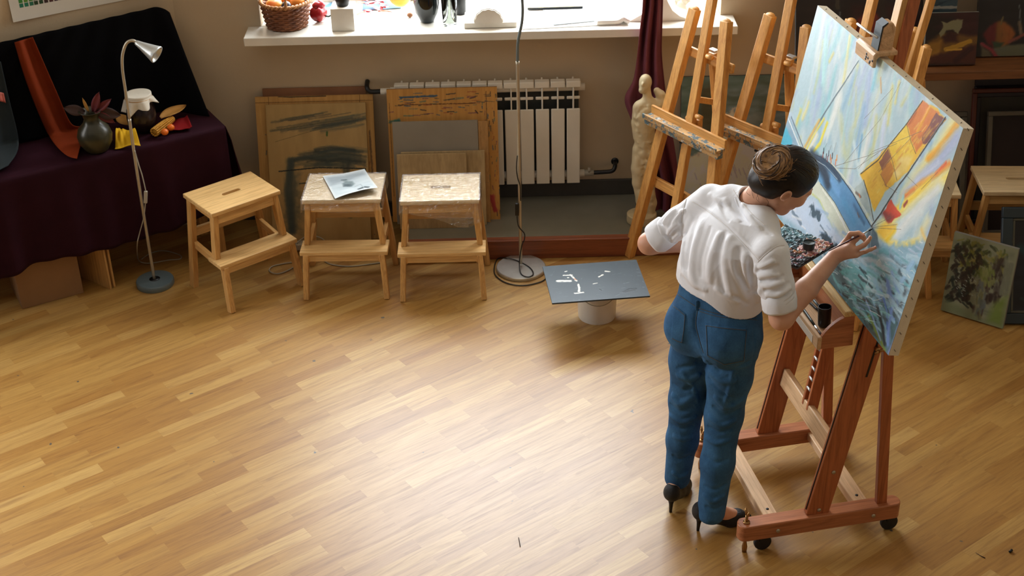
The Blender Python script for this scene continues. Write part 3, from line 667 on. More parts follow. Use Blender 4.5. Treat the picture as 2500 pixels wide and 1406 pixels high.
ST([(2252, 246), (2214, 302), (2168, 358), (2145, 390), (2102, 424)], 2.4, (84, 76, 56), soft=.6); ST([(2214, 303), (2224, 345), (2236, 375)], 1.2, (90, 74, 50)); ST([(2170, 362), (2182, 405), (2190, 440)], 1.2, (100, 84, 60)); ST([(2150, 425), (2165, 455)], 1, (120, 90, 50))
# beyond the boom
ST([(2328, 300), (2300, 345), (2262, 398), (2205, 475)], 26, (228, 220, 160), soft=.9); ST([(2336, 306), (2312, 340), (2288, 372), (2268, 388)], 17, (228, 168, 48), soft=.7); ST([(2330, 330), (2300, 360)], 10, (232, 186, 80), soft=.9)
ST([(2335, 335), (2290, 395), (2240, 450), (2210, 480)], 26, (176, 186, 212), soft=.8); ST([(2290, 400), (2240, 440)], 16, (196, 204, 222), soft=.9)
ST([(2318, 400), (2290, 425), (2250, 448), (2212, 478)], 12, (226, 150, 64), soft=.8); ST([(2310, 398), (2285, 425)], 7, (222, 110, 60), soft=.8); ST([(2232, 462), (2208, 482)], 7, (210, 96, 56), soft=.8)
ST([(2315, 430), (2265, 460), (2215, 500), (2150, 560)], 28, (236, 218, 124), soft=.9); ST([(2290, 460), (2240, 510), (2190, 570)], 30, (226, 230, 226), soft=.95); ST([(2270, 440), (2235, 475), (2190, 510)], 10, (238, 206, 80), soft=.8); ST([(2265, 540), (2235, 600)], 22, (222, 222, 190), soft=.9); ST([(2240, 590), (2200, 600), (2170, 590)], 14, (232, 214, 130), soft=.9); ST([(2185, 560), (2165, 585)], 12, (232, 198, 60), soft=.8); ST([(2250, 560), (2262, 590)], 10, (230, 206, 140), soft=.9)
PO([(2175, 487), (2201, 526), (2169, 546), (2155, 518)], (192, 62, 46), col2=(206, 92, 56)); PO([(2157, 512), (2182, 530), (2169, 546), (2153, 522)], (110, 52, 50), soft=.02, op=.8); ST([(2206, 480), (2198, 506)], 8, (170, 208, 206), soft=.8); ST([(2215, 492), (2208, 502)], 6, (150, 74, 62), soft=.7); PO([(2160, 546), (2190, 548), (2160, 588), (2136, 566)], (226, 176, 52), soft=.02, col2=(238, 206, 90))
# hull
PO([(1979, 372), (2007, 384), (2033, 405), (2058, 438), (2082, 471), (2105, 513), (2127, 552), (2098, 580), (2077, 566), (2060, 534), (2040, 498), (2018, 466), (2000, 443), (1992, 410)], (96, 146, 188), soft=.004, col2=(112, 158, 194), ragged=.002)
ST([(1982, 378), (2000, 400), (2015, 425), (2022, 450)], 24, (48, 66, 84), soft=.7, ragged=.2); ST([(2005, 388), (2035, 415), (2050, 438)], 14, (54, 76, 98), soft=.8); ST([(2030, 440), (2048, 470)], 14, (116, 164, 208), soft=.9); ST([(2060, 490), (2085, 540)], 20, (92, 150, 190), soft=.9); ST([(2085, 500), (2110, 545)], 8, (72, 112, 148), soft=.9)
ST([(1981, 374), (2007, 384), (2033, 405), (2058, 438), (2082, 471), (2105, 513), (2127, 552)], 2.4, (46, 62, 76), soft=.7); ST([(2030, 398), (2060, 432), (2086, 467), (2109, 508), (2130, 547)], 2.6, (212, 218, 206), soft=.6); ST([(1988, 388), (2015, 405), (2045, 438)], 1, (176, 192, 200))
PO([(1975, 478), (1985, 452), (1999, 442), (2018, 466), (2040, 498), (2060, 534), (2078, 568), (2060, 590), (2040, 562), (2024, 540), (2008, 508), (1996, 482)], (202, 210, 192), soft=.006, col2=(216, 220, 206)); ST([(1984, 474), (2000, 488), (2015, 518), (2034, 556)], 5, (196, 204, 130), soft=.9); ST([(2008, 462), (2035, 500), (2058, 545), (2072, 575)], 3, (232, 234, 224), soft=.6); ST([(2003, 448), (2038, 494), (2076, 565)], 1.6, (62, 76, 84), soft=.7)
PO([(2109, 441), (2133, 538), (2104, 496), (2086, 462)], (164, 184, 186), soft=.005, col2=(196, 204, 196)); ST([(2109, 440), (2122, 482), (2133, 538)], 2.2, (58, 64, 66), soft=.6); ST([(2090, 470), (2102, 480)], 5, (120, 112, 104), soft=.7); ST([(2098, 474), (2100, 482)], 2.5, (206, 120, 60))
ST([(2094, 520), (2098, 530)], 3.5, (106, 104, 110), soft=.5)
PO([(2127, 550), (2142, 570), (2149, 604), (2120, 612), (2116, 575)], (84, 106, 118), soft=.008, col2=(100, 124, 136)); ST([(2128, 556), (2125, 604)], 1.2, (176, 192, 196))
ST([(2308, 287), (2270, 344), (2243, 384), (2217, 423), (2196, 450), (2171, 488), (2150, 522), (2128, 552)], 3.2, (62, 60, 56), soft=.6)
# crew and rigging
for (x, y, c) in ((2010, 378, (150, 60, 40)), (2012, 368, (40, 40, 50)), (2021, 388, (120, 50, 60)), (2024, 374, (40, 40, 52)), (2030, 392, (206, 120, 50)), (2033, 380, (44, 44, 54)), (2041, 396, (222, 120, 50)), (2044, 385, (230, 150, 60)), (2018, 382, (60, 50, 56)), (2028, 384, (196, 110, 50))):
    ST([(x, y - 6), (x - 1, y + 6)], 2.6, c, soft=.5)
for l in ([(2014, 360), (2019, 350)], [(2026, 366), (2030, 354)], [(2036, 372), (2042, 348)], [(2044, 410), (2088, 412), (2160, 362)], [(2096, 412), (2130, 370), (2250, 320)], [(2040, 405), (2120, 380), (2190, 350)], [(2128, 555), (2190, 548)], [(2130, 553), (2175, 530)], [(2130, 556), (2200, 560)], [(2145, 420), (2230, 330)], [(2060, 400), (2150, 290), (2200, 200)], [(2110, 290), (2180, 215)], [(2190, 470), (2160, 450)], [(2215, 430), (2240, 455)], [(2290, 420), (2250, 462)]):
    ST(l, .8, (110, 100, 84), soft=.4, op=.7)
# sea
PO([(1860, 470), (1985, 478), (2010, 510), (2030, 548), (2062, 592), (2120, 606), (2152, 600), (2260, 590), (2262, 640), (2170, 900), (2060, 800), (1860, 580)], (134, 172, 190), soft=.02, col2=(170, 196, 210), ragged=.02)
PO([(1930, 480), (1990, 482), (2040, 560), (2075, 600), (2040, 620), (1900, 520)], (206, 218, 232), soft=.03, col2=(188, 206, 226))
def waves(n, xr, yr, cols, L, w, sl, op=(.5, .95)):
    for k in range(n):
        x = rg_.uniform(*xr); y = rg_.uniform(*yr); l = rg_.uniform(*L); a = rg_.normal(sl, .25)
        ST([(x, y), (x + l * cos(a) * .5, y + l * sin(a) * .5 + rg_.normal(0, 2)), (x + l * cos(a), y + l * sin(a))], rg_.uniform(*w), cols[rg_.integers(len(cols))], soft=.6, op=rg_.uniform(*op), ragged=.8)
waves(26, (1900, 2060), (490, 620), [(72, 92, 108), (150, 176, 206), (224, 230, 236), (190, 206, 226)], (10, 40), (2, 7), .75)
PO([(1975, 505), (1990, 503), (2008, 525), (2004, 535), (1985, 528)], (76, 96, 110), ragged=.02, soft=.01); PO([(2000, 570), (2030, 585), (2055, 610), (2040, 608), (2010, 590)], (58, 78, 92), ragged=.02, soft=.01)
waves(70, (2030, 2260), (600, 700), [(150, 192, 206), (188, 208, 220), (112, 168, 178), (206, 216, 220), (120, 142, 156), (176, 196, 214)], (16, 60), (3, 9), .35)
PO([(2010, 640), (2060, 640), (2120, 680), (2190, 760), (2205, 800), (2170, 890), (2080, 800), (2000, 700)], (66, 84, 92), soft=.04, col2=(96, 140, 146), ragged=.03)
waves(70, (1990, 2170), (640, 800), [(104, 178, 176), (128, 190, 196), (60, 76, 80), (44, 58, 62), (92, 160, 156), (150, 190, 206), (78, 66, 58), (130, 160, 196)], (12, 50), (2.5, 7), .7)
PO([(2080, 640), (2125, 655), (2150, 690), (2120, 720), (2075, 700), (2065, 665)], (112, 176, 178), soft=.03, col2=(134, 186, 194), ragged=.02)
waves(40, (2130, 2250), (650, 790), [(150, 190, 216), (176, 200, 216), (104, 124, 138), (130, 160, 210), (84, 104, 114)], (16, 56), (4, 9), 1.0)
ST([(2165, 680), (2180, 740), (2170, 800), (2168, 840)], 12, (126, 156, 212), soft=.8); ST([(2150, 700), (2166, 760), (2166, 800)], 6, (96, 128, 196), soft=.8); ST([(2215, 690), (2205, 730), (2190, 770)], 10, (90, 104, 112), soft=.8); ST([(2230, 640), (2200, 690)], 12, (156, 192, 220), soft=.8); ST([(2200, 780), (2180, 840), (2170, 862)], 9, (136, 150, 190), soft=.8); ST([(2120, 770), (2145, 820), (2160, 855)], 8, (122, 140, 72), soft=.8); ST([(2100, 760), (2130, 800)], 9, (60, 74, 66), soft=.8); ST([(2140, 740), (2155, 800), (2160, 840)], 9, (46, 54, 58), soft=.8); ST([(2115, 735), (2130, 770), (2150, 830)], 4, (140, 160, 200), soft=.8)
waves(46, (2040, 2250), (610, 740), [(150, 196, 216), (176, 208, 222), (196, 216, 226), (126, 190, 200)], (16, 60), (4, 10), .55, (.5, .85))
waves(26, (1990, 2160), (640, 790), [(52, 70, 80), (66, 84, 92), (40, 54, 62)], (8, 30), (2, 5), .8)
waves(26, (2060, 2170), (700, 780), [(214, 226, 226), (150, 214, 206), (104, 190, 176)], (10, 34), (.8, 1.8), .2)
waves(50, (1990, 2250), (590, 760), [(232, 238, 238), (206, 222, 230)], (4, 16), (.8, 2), .5)
P.c += 10 * (P.n(160, .8, 2, 2) - .5)[..., None]; P.c = P.c * .97 - 2 + .12 * (P.c - P.c.mean(-1, keepdims=True))
big = canvas_obj('sailing_painting', 'large bright canvas of a sailing boat with yellow sails, clamped on the studio easel', 'painting', P, CO, eh, ev, .036, MT['linen_edge'], relief=.0007)
for k in range(13):
    mb = MB(); tpos = .02 + .79 * k / 12; q = CO + eh * (CW + .0008) + ev * tpos - en * .017
    mb.bar(q - ev * .004 - en * .004, q + ev * .004 + en * .004, .0012, .0016, tuple(en)); mb.build('staple', MT['cable_black'], big, world=True, smooth=False)
for k in range(12):
    mb = MB(); q = CO + eh * (.04 + 1.06 * k / 11) + ev * (CHH + .0008) - en * .017
    mb.bar(q - eh * .004 - en * .004, q + eh * .004 + en * .004, .0012, .0016, tuple(en)); mb.build('staple', MT['cable_black'], big, world=True, smooth=False)
# ------------------------------------------------------------------ the artist
MT['skin'] = NT('skin'); _t = MT['skin']; _v = _t.co()
_c = _t.ramp(_t.noise(_v, 14, 4), [(.3, lin((206, 152, 124))), (.7, lin((222, 172, 142)))])
_t.b.inputs['Subsurface Weight'].default_value = .12; _t.b.inputs['Subsurface Radius'].default_value = (1, .35, .2); _t.b.inputs['Subsurface Scale'].default_value = .008
MT['skin'] = _t.fin(_c, .48, 0, _t.bump(_t.noise(_v, 320, 3), .06, .001), .4)
MT['shirt'] = cloth('white_cotton', (233, 235, 240), .85, 700, .02, spec=.15, crease=(5, .12))
_t = NT('blue_denim'); _v = _t.co(); _c = _t.ramp(_t.noise(_v, 9, 5, .6), [(.3, lin((40, 76, 112))), (.7, lin((66, 112, 152)))])
_c = _t.mix(.35, _c, _t.ramp(_t.noise(_t.co(scale=(1, 1, .22)), 420, 2), [(.35, (.55, .6, .7)), (.65, (1.2, 1.2, 1.2))]), 'MULTIPLY')
MT['denim'] = _t.fin(_c, .85, 0, _t.bump(_t.ramp(_t.noise(_t.co(scale=(1, 1, .8)), 6, 2, .5, 1.2), [(.40, (0, 0, 0)), (.5, (1, 1, 1)), (.60, (0, 0, 0))]), .15, .006, _t.bump(_t.noise(_v, 600, 2), .2, .002)), .2)
MT['thread'] = plain('dark_stitching', (36, 52, 74), .8); MT['thread_o'] = plain('ochre_stitching', (92, 86, 74), .8)
MT['tan_leather'] = plain('tan_leather', (158, 92, 52), .6)
MT['hair'] = NT('dark_hair'); _t = MT['hair']; _v = _t.co(scale=(60, 60, 60)); MT['hair'] = _t.fin(_t.ramp(_t.noise(_v, 1.2, 4), [(.3, lin((16, 13, 12))), (.75, lin((34, 25, 20)))]), .42, 0, _t.bump(_t.noise(_t.co(scale=(90, 260, 60)), 1, 4), .25, .002), .35)
_t = NT('light_brown_bun'); _v = _t.co(scale=(50, 50, 50)); MT['bun'] = _t.fin(_t.ramp(_t.noise(_v, 1.2, 5), [(.3, lin((84, 58, 36))), (.7, lin((170, 128, 78)))]), .4, 0, None, .4)
MT['bun_dark'] = plain('brown_hair', (62, 42, 28), .4, 0, .2)
MT['shoe'] = plain('black_studded_shoe', (12, 14, 18), .45, 0, .3, 300, .9, 420)
MT['sole'] = plain('black_sole', (10, 10, 12), .5)

pz = lambda x, y, z: atz(x, y, z)
HC = np.array([.938, 4.335, 1.452]); hf = unit((.80, .22, -.56)); hr = np.array([.10, -.95, -.22]); hr = unit(hr - hf * (hr @ hf)); hu = np.cross(hr, hf); HR = R3(hr, hf, hu)
hd = lambda r, f, u: HC + hr * r + hf * f + hu * u
ankR, ankL = np.array([.738, 4.228, .115]), np.array([.628, 4.405, .13])
kneR, kneL = np.array([.775, 4.30, .50]), np.array([.652, 4.40, .50])
hipR, hipL = np.array([.79, 4.265, .87]), np.array([.665, 4.38, .87])
shR, shL = np.array([.868, 4.135, 1.272]), np.array([.712, 4.495, 1.288])
elR, elL = np.array([.908, 4.078, 1.055]), np.array([.507, 4.562, 1.088])
wrR, wrL = pz(2040, 624, 1.205), np.array([.80, 4.60, 1.075])
C7 = np.array([.838, 4.378, 1.345])
person = thing('person', 'woman in a white shirt and blue jeans painting at the studio easel, seen from behind', 'person', (.70, 4.32, 0))

b = Blob((.42, 3.98, .0), (1.27, 4.74, 1.60), .0034)
b.chain([(.725, 4.32, .86), (.74, 4.325, 1.05), (.785, 4.32, 1.24), C7 - (0, 0, .03)], [.09, .075, .065, .045], .04)
b.chain([C7, hd(0, -.025, -.075)], [.047, .05], .02)
for s_, e_, w_ in ((shR, elR, wrR), (shL, elL, wrL)):
    b.cone((.80, 4.325, 1.245), s_ - (0, 0, .015), .045, .036, .03); m_ = e_ * .55 + w_ * .45
    b.chain([s_ - (0, 0, .012), e_, m_, w_], [.040, .040, .0375, .0255], .016)
for h_, k_, a_ in ((hipR, kneR, ankR), (hipL, kneL, ankL)): b.chain([h_, k_, k_ * .6 + a_ * .4, a_], [.062, .044, .042, .032], .03)
def foot(an, hl, toe):
    b.chain([an, hl + (0, 0, .105) + (toe - hl) * .06], [.033, .024], .02); bl = hl * .38 + toe * .62; b.chain([an, bl + (0, 0, .035), toe * .93 + hl * .07 + (0, 0, .012)], [.033, .026, .011], .02)
hlR, toR = np.array([.693, 4.238, 0]), np.array([.905, 4.302, 0]); hlL, toL = np.array([.600, 4.352, 0]), np.array([.690, 4.545, 0])
foot(ankR, hlR, toR); foot(ankL, hlL, toL)
# head
b.ell(hd(0, .0, .012), (.074, .094, .098), HR, .03); b.ell(hd(0, .045, -.045), (.058, .052, .07), HR, .03); b.ell(hd(0, .07, -.1), (.026, .022, .02), HR, .03)
b.cone(hd(.05, .0, -.055), hd(.015, .07, -.1), .02, .016, .03); b.cone(hd(-.05, .0, -.055), hd(-.015, .07, -.1), .02, .016, .03)
b.chain([hd(0, .095, .005), hd(0, .108, -.022), hd(0, .117, -.036)], [.009, .0105, .012], .014)      # nose
for s in (-1, 1):
    b.ell(hd(s * .014, .103, -.036), (.009, .010, .007), HR, .01); b.cone(hd(s * .012, .094, .018), hd(s * .05, .078, .016), .008, .007, .014)
    b.ell(hd(s * .032, .094, .002), (.016, .010, .011), HR, .012, sub=True); b.ell(hd(s * .031, .084, .001), (.0125, .0125, .0115), HR, .004)
    b.ell(hd(s * .045, .07, -.028), (.02, .018, .018), HR, .03)
    e0 = hd(s * .076, -.012, -.018); eo = unit(hr * s + hu * .1 - hf * .35)                                   # ear
    b.ell(e0 + eo * .006, (.005, .0145, .024), R3(eo, unit(np.cross(hu, eo)), hu), .006)
    ring = [e0 + eo * .014 + hf * .0125 * cos(a) + hu * .021 * sin(a) for a in np.linspace(-.9, 3.9, 12)]; b.chain(ring, [.0038] * 12, .004)
    b.ell(e0 + eo * .013 + hf * .004, (.005, .007, .011), R3(eo, unit(np.cross(hu, eo)), hu), .005, sub=True)
b.cone(hd(-.02, .098, -.068), hd(.02, .098, -.068), .0065, .0065, .008); b.cone(hd(-.017, .096, -.078), hd(.017, .096, -.078), .0075, .0075, .008); b.cone(hd(-.024, .107, -.0725), hd(.024, .107, -.0725), .002, .002, .002, sub=True)
# right hand, fingers placed joint by joint
mI, mM, mR, mP = pz(2065, 590, 1.252), pz(2075, 602, 1.248), pz(2084, 612, 1.238), pz(2091, 622, 1.226)
for q, r_ in ((mI, .0125), (mM, .0125), (mR, .012), (mP, .011)): b.cone(wrR * .8 + q * .2, q, .017, r_, .012)
b.cone(wrR, (mM + mR) / 2, .021, .014, .012)
FG = {'index': ([mI, pz(2076, 571, 1.287), pz(2096, 568.5, 1.293), pz(2107, 574, 1.292)], [.0105, .0088, .0078, .0068]),
      'middle': ([mM, pz(2094, 577, 1.28), pz(2109, 580, 1.276), pz(2111, 587, 1.268)], [.0108, .0088, .0078, .007]),
      'ring': ([mR, pz(2110, 598, 1.268), pz(2119, 589, 1.288), pz(2125, 580, 1.302)], [.0100, .0084, .0074, .0064]),
      'little': ([mP, pz(2113, 614, 1.238), pz(2126, 609, 1.258), pz(2137, 604.5, 1.270)], [.0092, .0076, .0066, .0058])}
for k_, (J, R_) in FG.items(): b.chain(J, R_, .004)
tb = [wrR * .75 + mI * .25 + eb * .012, pz(2060, 598, 1.225) + eb * .025, pz(2080, 585, 1.256) + eb * .014, pz(2102, 576, 1.275)]
b.chain(tb, [.015, .0115, .0098, .0075], .006)
# left hand below the palette side, loosely curled
lw = wrL; ld = unit(wrL - elL); ls = unit(np.cross(ld, (0, 0, 1)))
for k in range(4):
    o_ = lw + ld * .085 + ls * (.03 - .02 * k) + np.array([0, 0, .0]); b.cone(lw, o_, .018, .0115, .01)
    L_ = (.040, .044, .041, .032)[k]; b.chain([o_, o_ + ld * L_ + (0, 0, -.008), o_ + ld * L_ * 1.5 + (0, 0, -.03), o_ + ld * L_ * 1.3 + (0, 0, -.048)], [.0095, .0085, .0078, .0066], .004)
b.chain([lw + ls * .012, lw + ls * .05 + ld * .03, lw + ls * .058 + ld * .068 - np.array([0, 0, .012])], [.014, .0105, .0078], .006)
body = b.build('body', MT['skin'], person, relax=1)
for k_, (J, R_) in FG.items():
    if k_ in ('ring', 'little', 'index'):
        d = unit(J[3] - J[2]); up = unit(np.cross(d, np.cross(np.array([-.55, -.25, .8]), d))); x = np.cross(d, up)
        mb = MB(); mb.ball(J[3] + up * R_[3] * .72 + d * .001, (R_[3] * .72, .0062, .0016), R3(x, d, up), 12, 8); mb.build('fingernail', MT['nail'] if 'nail' in MT else MT.setdefault('nail', plain('fingernail', (214, 150, 132), .3)), body, world=True)
def eyes():
    for s in (-1, 1):
        mb = MB(); mb.ball(hd(s * .031, .0855, .0), .0094, None, 14, 10); mb.build('eyeball', MT['white_paint'], body, world=True)
        mb = MB(); mb.ball(hd(s * .031, .0922, -.004), (.004, .0028, .003), HR, 12, 8); mb.build('iris', MT['rubber'], body, world=True)
        mb = MB(); mb.tube([hd(s * .014, .0955, .018), hd(s * .03, .0915, .024), hd(s * .045, .078, .02)], [.0016, .0024, .0012], 6); mb.build('eyebrow', MT['hair'], body, world=True)
eyes()

# ---- hair drawn back into a bun
b = Blob((.80, 4.18, 1.28), (1.10, 4.50, 1.62), .0028)
b.ell(hd(0, -.008, .018), (.086, .108, .103), HR, .01); b.ell(hd(0, -.055, -.028), (.072, .062, .062), HR, .03); b.cone(hd(.0, -.075, -.06), hd(0, -.055, -.085), .03, .014, .03)
# leave the face, the ears and the nape free
fp = hd(0, .076, .048); b.plane(fp, unit(hf * 1.0 - hu * .42), .02)
for s in (-1, 1):
    b.ell(hd(s * .095, .018, -.052), (.035, .062, .044), HR, .012, sub=True)
b.ell(hd(0, .06, -.06), (.1, .07, .06), HR, .02, sub=True)
for k in range(46):
    a = rng.uniform(-1.5, 1.5); f0 = rng.uniform(.02, .09)
    p0 = hd(.09 * sin(a), f0, .018 + .1 * cos(a)); p1 = hd(.06 * sin(a), -.07, .05 + .05 * cos(a)); pm = (p0 + p1) / 2; pm = HC + (pm - HC) * (.108 / max(np.linalg.norm((pm - HC)), .05))
    b.fold([p0, pm, p1], rng.choice([-.0016, .0014]), .003, 4)
hair = b.build('hair', MT['hair'], person, relax=1)
bo = C_R * -.058 + C_U * .047 - C_F * .080; BC = HC + bo; bn = unit(bo * np.array([1, 1, 1]) + C_R * .02); bx = unit(np.cross(bn, hr)); by = np.cross(bn, bx); R_ = R3(bx, by, bn)
b = Blob(BC - .1, BC + .1, .003)
b.ell(BC - bn * .018, (.054, .056, .036), R_, .01); b.chain([BC + bx * .039 * cos(a) + by * .040 * sin(a) for a in np.linspace(0, 2 * pi, 13)], [.021] * 13, .012)
bun = b.build('hair_bun', MT['bun'], hair, relax=1); meta(bun, 'light brown hair bun')
for k in range(96):
    a0 = rng.uniform(0, 2 * pi); tw = rng.uniform(1.0, 2.6); ph = rng.uniform(0, 2 * pi); dph = rng.uniform(-1.2, 1.2) + .9; pts = []
    rr = .0225 + rng.uniform(-.0016, .006)
    for q in np.linspace(0, 1, 9):
        a = a0 + q * tw; p_ = ph + q * dph; R0 = .040 + rr * cos(p_); pts.append(BC + bx * R0 * cos(a) + by * R0 * 1.04 * sin(a) + bn * rr * sin(p_))
    mb = MB(); mb.tube(spline(pts, 2), .0013 + .001 * rng.random(), 5); mb.build('hair_lock', MT['bun'] if k % 4 else MT['bun_dark'], bun, world=True)
for k in range(60):
    dv = unit(hf * rng.uniform(-.2, 1.0) + hr * rng.uniform(-.9, .9) + hu * rng.uniform(.2, 1.0)); q = []
    for t_ in np.linspace(0, 1, 7):
        w_ = unit(dv * (1 - t_) + unit(bo) * t_); lc = np.array([w_ @ hr / .086, w_ @ hf / .108, w_ @ hu / .103]); q.append(hd(0, -.008, .018) + w_ / np.linalg.norm(lc) * (1.004 - .004 * t_))
    if (q[0] - hd(0, .076, .048)) @ unit(hf - hu * .42) > -.004: continue
    mb = MB(); mb.tube(q, .0008, 4); mb.build('hair_strand', MT['bun_dark'] if k % 3 else MT['hair'], hair, world=True)
for k in range(34):
    a = rng.uniform(0, 2 * pi); p0 = BC + bx * .052 * cos(a) + by * .052 * sin(a) - bn * .005; out = unit(p0 - BC + bn * .01); tg = unit(np.cross(bn, out)); L_ = rng.uniform(.012, .032)
    mb = MB(); mb.tube(spline([p0, p0 + out * L_ * .6 + tg * L_ * .5 + bn * rng.normal(0, .004), p0 + out * L_ * .75 + tg * L_ * 1.5 - np.array([0, 0, .006]) * rng.random()], 5), .0006, 4); mb.build('loose_strand', MT['bun'], hair, world=True)
for (r_, f_, u_, dx) in ((.02, -.085, -.07, .004), (-.01, -.09, -.075, -.006), (.045, -.07, -.06, .008), (.035, -.08, -.06, -.004), (.0, -.088, -.08, .002)):
    p0 = hd(r_, f_, u_); mb = MB(); mb.tube(spline([p0, p0 + np.array([dx, -.004, -.02]), p0 + np.array([dx * 2.5, -.012, -.036]), p0 + np.array([dx * 1.5 + .006, -.016, -.046])], 5), .0005, 4); mb.build('loose_strand', MT['hair'], hair, world=True)

# ---- shirt
def shirt_base(h):
    b = Blob((.41, 3.96, .93), (1.02, 4.75, 1.43), h)
    b.loft([(.962, .735, 4.328, -42, .160, .116), (1.03, .737, 4.33, -42, .166, .122), (1.1, .744, 4.328, -46, .172, .126), (1.17, .757, 4.324, -53, .178, .124), (1.235, .775, 4.318, -62, .188, .116), (1.285, .79, 4.318, -66, .170, .098), (1.33, .808, 4.335, -66, .118, .078)], .02, 2.3)
    b.chain([shR * .94 + C7 * .06, (shR + C7) / 2 + (0, 0, .004), C7 - (0, 0, .012), (shL + C7) / 2 + (0, 0, .004), shL * .94 + C7 * .06], [.052, .05, .058, .05, .052], .03)
    for s_, e_, rr in ((shR, elR, (.060, .056, .051)), (shL, elL, (.062, .055, .050))):
        d = unit(e_ - s_); b.chain([s_, s_ * .5 + e_ * .5, e_ - d * .035], rr, .022)
        c0 = e_ - d * .088; c1 = e_ - d * .02; b.cone(c0, c1, .053, .0555, .004)
    return b
def cut_cuffs(b):
    for e_, s_ in ((elR, shR), (elL, shL)):
        d = unit(e_ - s_); sl, X, Y, Z_ = b.blk(e_ - .12, e_ + .12); px, py, pz_ = X - e_[0], Y - e_[1], Z_ - e_[2]
        ax = px * d[0] + py * d[1] + pz_ * d[2]; ra = np.sqrt(np.maximum(px ** 2 + py ** 2 + pz_ ** 2 - ax ** 2, 0))
        D1 = np.where(ra < .072, (ax + .030) * .8, -1).astype(np.float32); b.D[sl] = np.maximum(b.D[sl], D1)
def bvh_of(b):
    V, F = b.net(); return BVHTree.FromPolygons([Vector(v) for v in V], [tuple(q) for q in F.tolist()])
def hit(tree, x, y, lift=0.0):
    d = sight(x, y); r = tree.ray_cast(Vector(C_O), Vector(d))
    if r[0] is None: return None
    return np.array(r[0]) + np.array(r[1]) * lift, np.array(r[1])
def surf(tree, pts, n=6, lift=0.0):
    o = []
    for p in spline([(*q, 0) for q in pts], n):
        r = hit(tree, p[0], p[1], lift)
        if r: o.append(r[0])
    return o
b0 = shirt_base(.007); cut_cuffs(b0); ts = bvh_of(b0)
b = shirt_base(.0027)
def folds(b, tree, L, gain=1.6):
    for pts, amp, w in L:
        q = surf(tree, pts, 4)
        if len(q) > 2: b.fold(q, amp * gain, w, 2)
zz = lambda *q: [(1480 + x / 3.049, 340 + y / 3.049) for x, y in q]
folds(b, ts, [
    (zz((640, 470), (760, 545), (880, 640), (1000, 760), (1140, 915)), -.0055, .0045), (zz((650, 452), (775, 528), (895, 622), (1015, 742), (1150, 890)), .0035, .005),          # yoke seam
    (zz((1125, 920), (1180, 860), (1265, 800), (1330, 790)), -.005, .0045), (zz((600, 440), (575, 520), (560, 620), (556, 720)), -.006, .006),                                  # armholes
    (zz((892, 672), (862, 760), (838, 900), (850, 1040), (880, 1160)), -.013, .0065), (zz((930, 700), (905, 800), (890, 920), (915, 1060), (950, 1180)), .013, .014), (zz((860, 680), (815, 780), (775, 920), (770, 1080)), .010, .013),
    (zz((1000, 790), (985, 880), (1000, 990), (1060, 1120)), -.010, .007), (zz((1045, 830), (1030, 920), (1045, 1020), (1085, 1130)), .009, .010), (zz((1085, 880), (1070, 960), (1075, 1060), (1100, 1150)), -.008, .006), (zz((1120, 930), (1110, 1010), (1120, 1100)), .007, .008),
    (zz((960, 760), (930, 860), (950, 980), (1000, 1100), (1050, 1200)), .006, .010), (zz((965, 900), (960, 960), (990, 1040)), -.007, .005), (zz((1150, 1000), (1145, 1100), (1130, 1220)), .006, .010),
    (zz((720, 590), (690, 700), (650, 840), (640, 1000), (680, 1120)), .010, .014), (zz((680, 570), (640, 700), (610, 850), (600, 980)), -.008, .008), (zz((780, 640), (740, 760), (705, 900), (705, 1040)), -.008, .007), (zz((640, 560), (600, 680), (570, 830), (565, 980)), .007, .011),
    (zz((560, 960), (640, 1060), (760, 1130)), .006, .010), (zz((550, 1010), (620, 1100), (730, 1160)), -.006, .006), (zz((900, 1120), (980, 1180), (1060, 1240)), -.005, .006), (zz((800, 1100), (900, 1170), (1000, 1220)), .005, .008),
    (zz((760, 400), (830, 450), (930, 480)), .004, .009), (zz((880, 430), (920, 540), (1000, 620)), .006, .009), (zz((960, 430), (990, 540), (1080, 640)), -.006, .006), (zz((1010, 470), (1060, 580), (1160, 680)), .006, .009), (zz((860, 470), (880, 560), (920, 620)), -.005, .005), (zz((1080, 560), (1150, 650), (1240, 720)), -.004, .006),
    # right sleeve
    (zz((1130, 960), (1200, 930), (1260, 900)), .008, .008), (zz((1120, 985), (1200, 960), (1290, 940)), -.009, .005), (zz((1125, 1020), (1210, 1010), (1300, 1020)), .009, .008), (zz((1130, 1050), (1220, 1050), (1330, 1010)), -.009, .005), (zz((1150, 1090), (1230, 1090), (1330, 1060)), .009, .008),
    (zz((1170, 1120), (1260, 1130), (1370, 1060)), -.009, .005), (zz((1180, 1150), (1270, 1165), (1380, 1100)), .008, .007), (zz((1190, 1185), (1280, 1200), (1385, 1120)), -.008, .0045), (zz((1215, 1210), (1300, 1215), (1390, 1140)), .005, .004),
    (zz((1250, 1290), (1330, 1265), (1410, 1190)), -.006, .004), (zz((1270, 1320), (1350, 1300), (1415, 1235)), -.005, .003), (zz((1230, 1250), (1310, 1240), (1400, 1165)), .006, .005),
    # left sleeve
    (zz((590, 520), (540, 560), (490, 640)), .009, .008), (zz((560, 540), (500, 590), (460, 660)), -.009, .005), (zz((540, 620), (490, 660), (450, 720)), .009, .007), (zz((545, 660), (500, 690), (470, 740)), -.009, .005), (zz((550, 700), (510, 730), (490, 770)), .008, .006), (zz((520, 520), (450, 580), (420, 640)), .007, .008), (zz((480, 540), (430, 590), (405, 640)), -.007, .005),
    (zz((400, 600), (440, 680), (470, 760)), -.006, .0045), (zz((380, 610), (410, 700), (440, 780)), .005, .005), (zz((350, 660), (390, 740), (430, 790)), -.004, .0035)])
cut_cuffs(b)
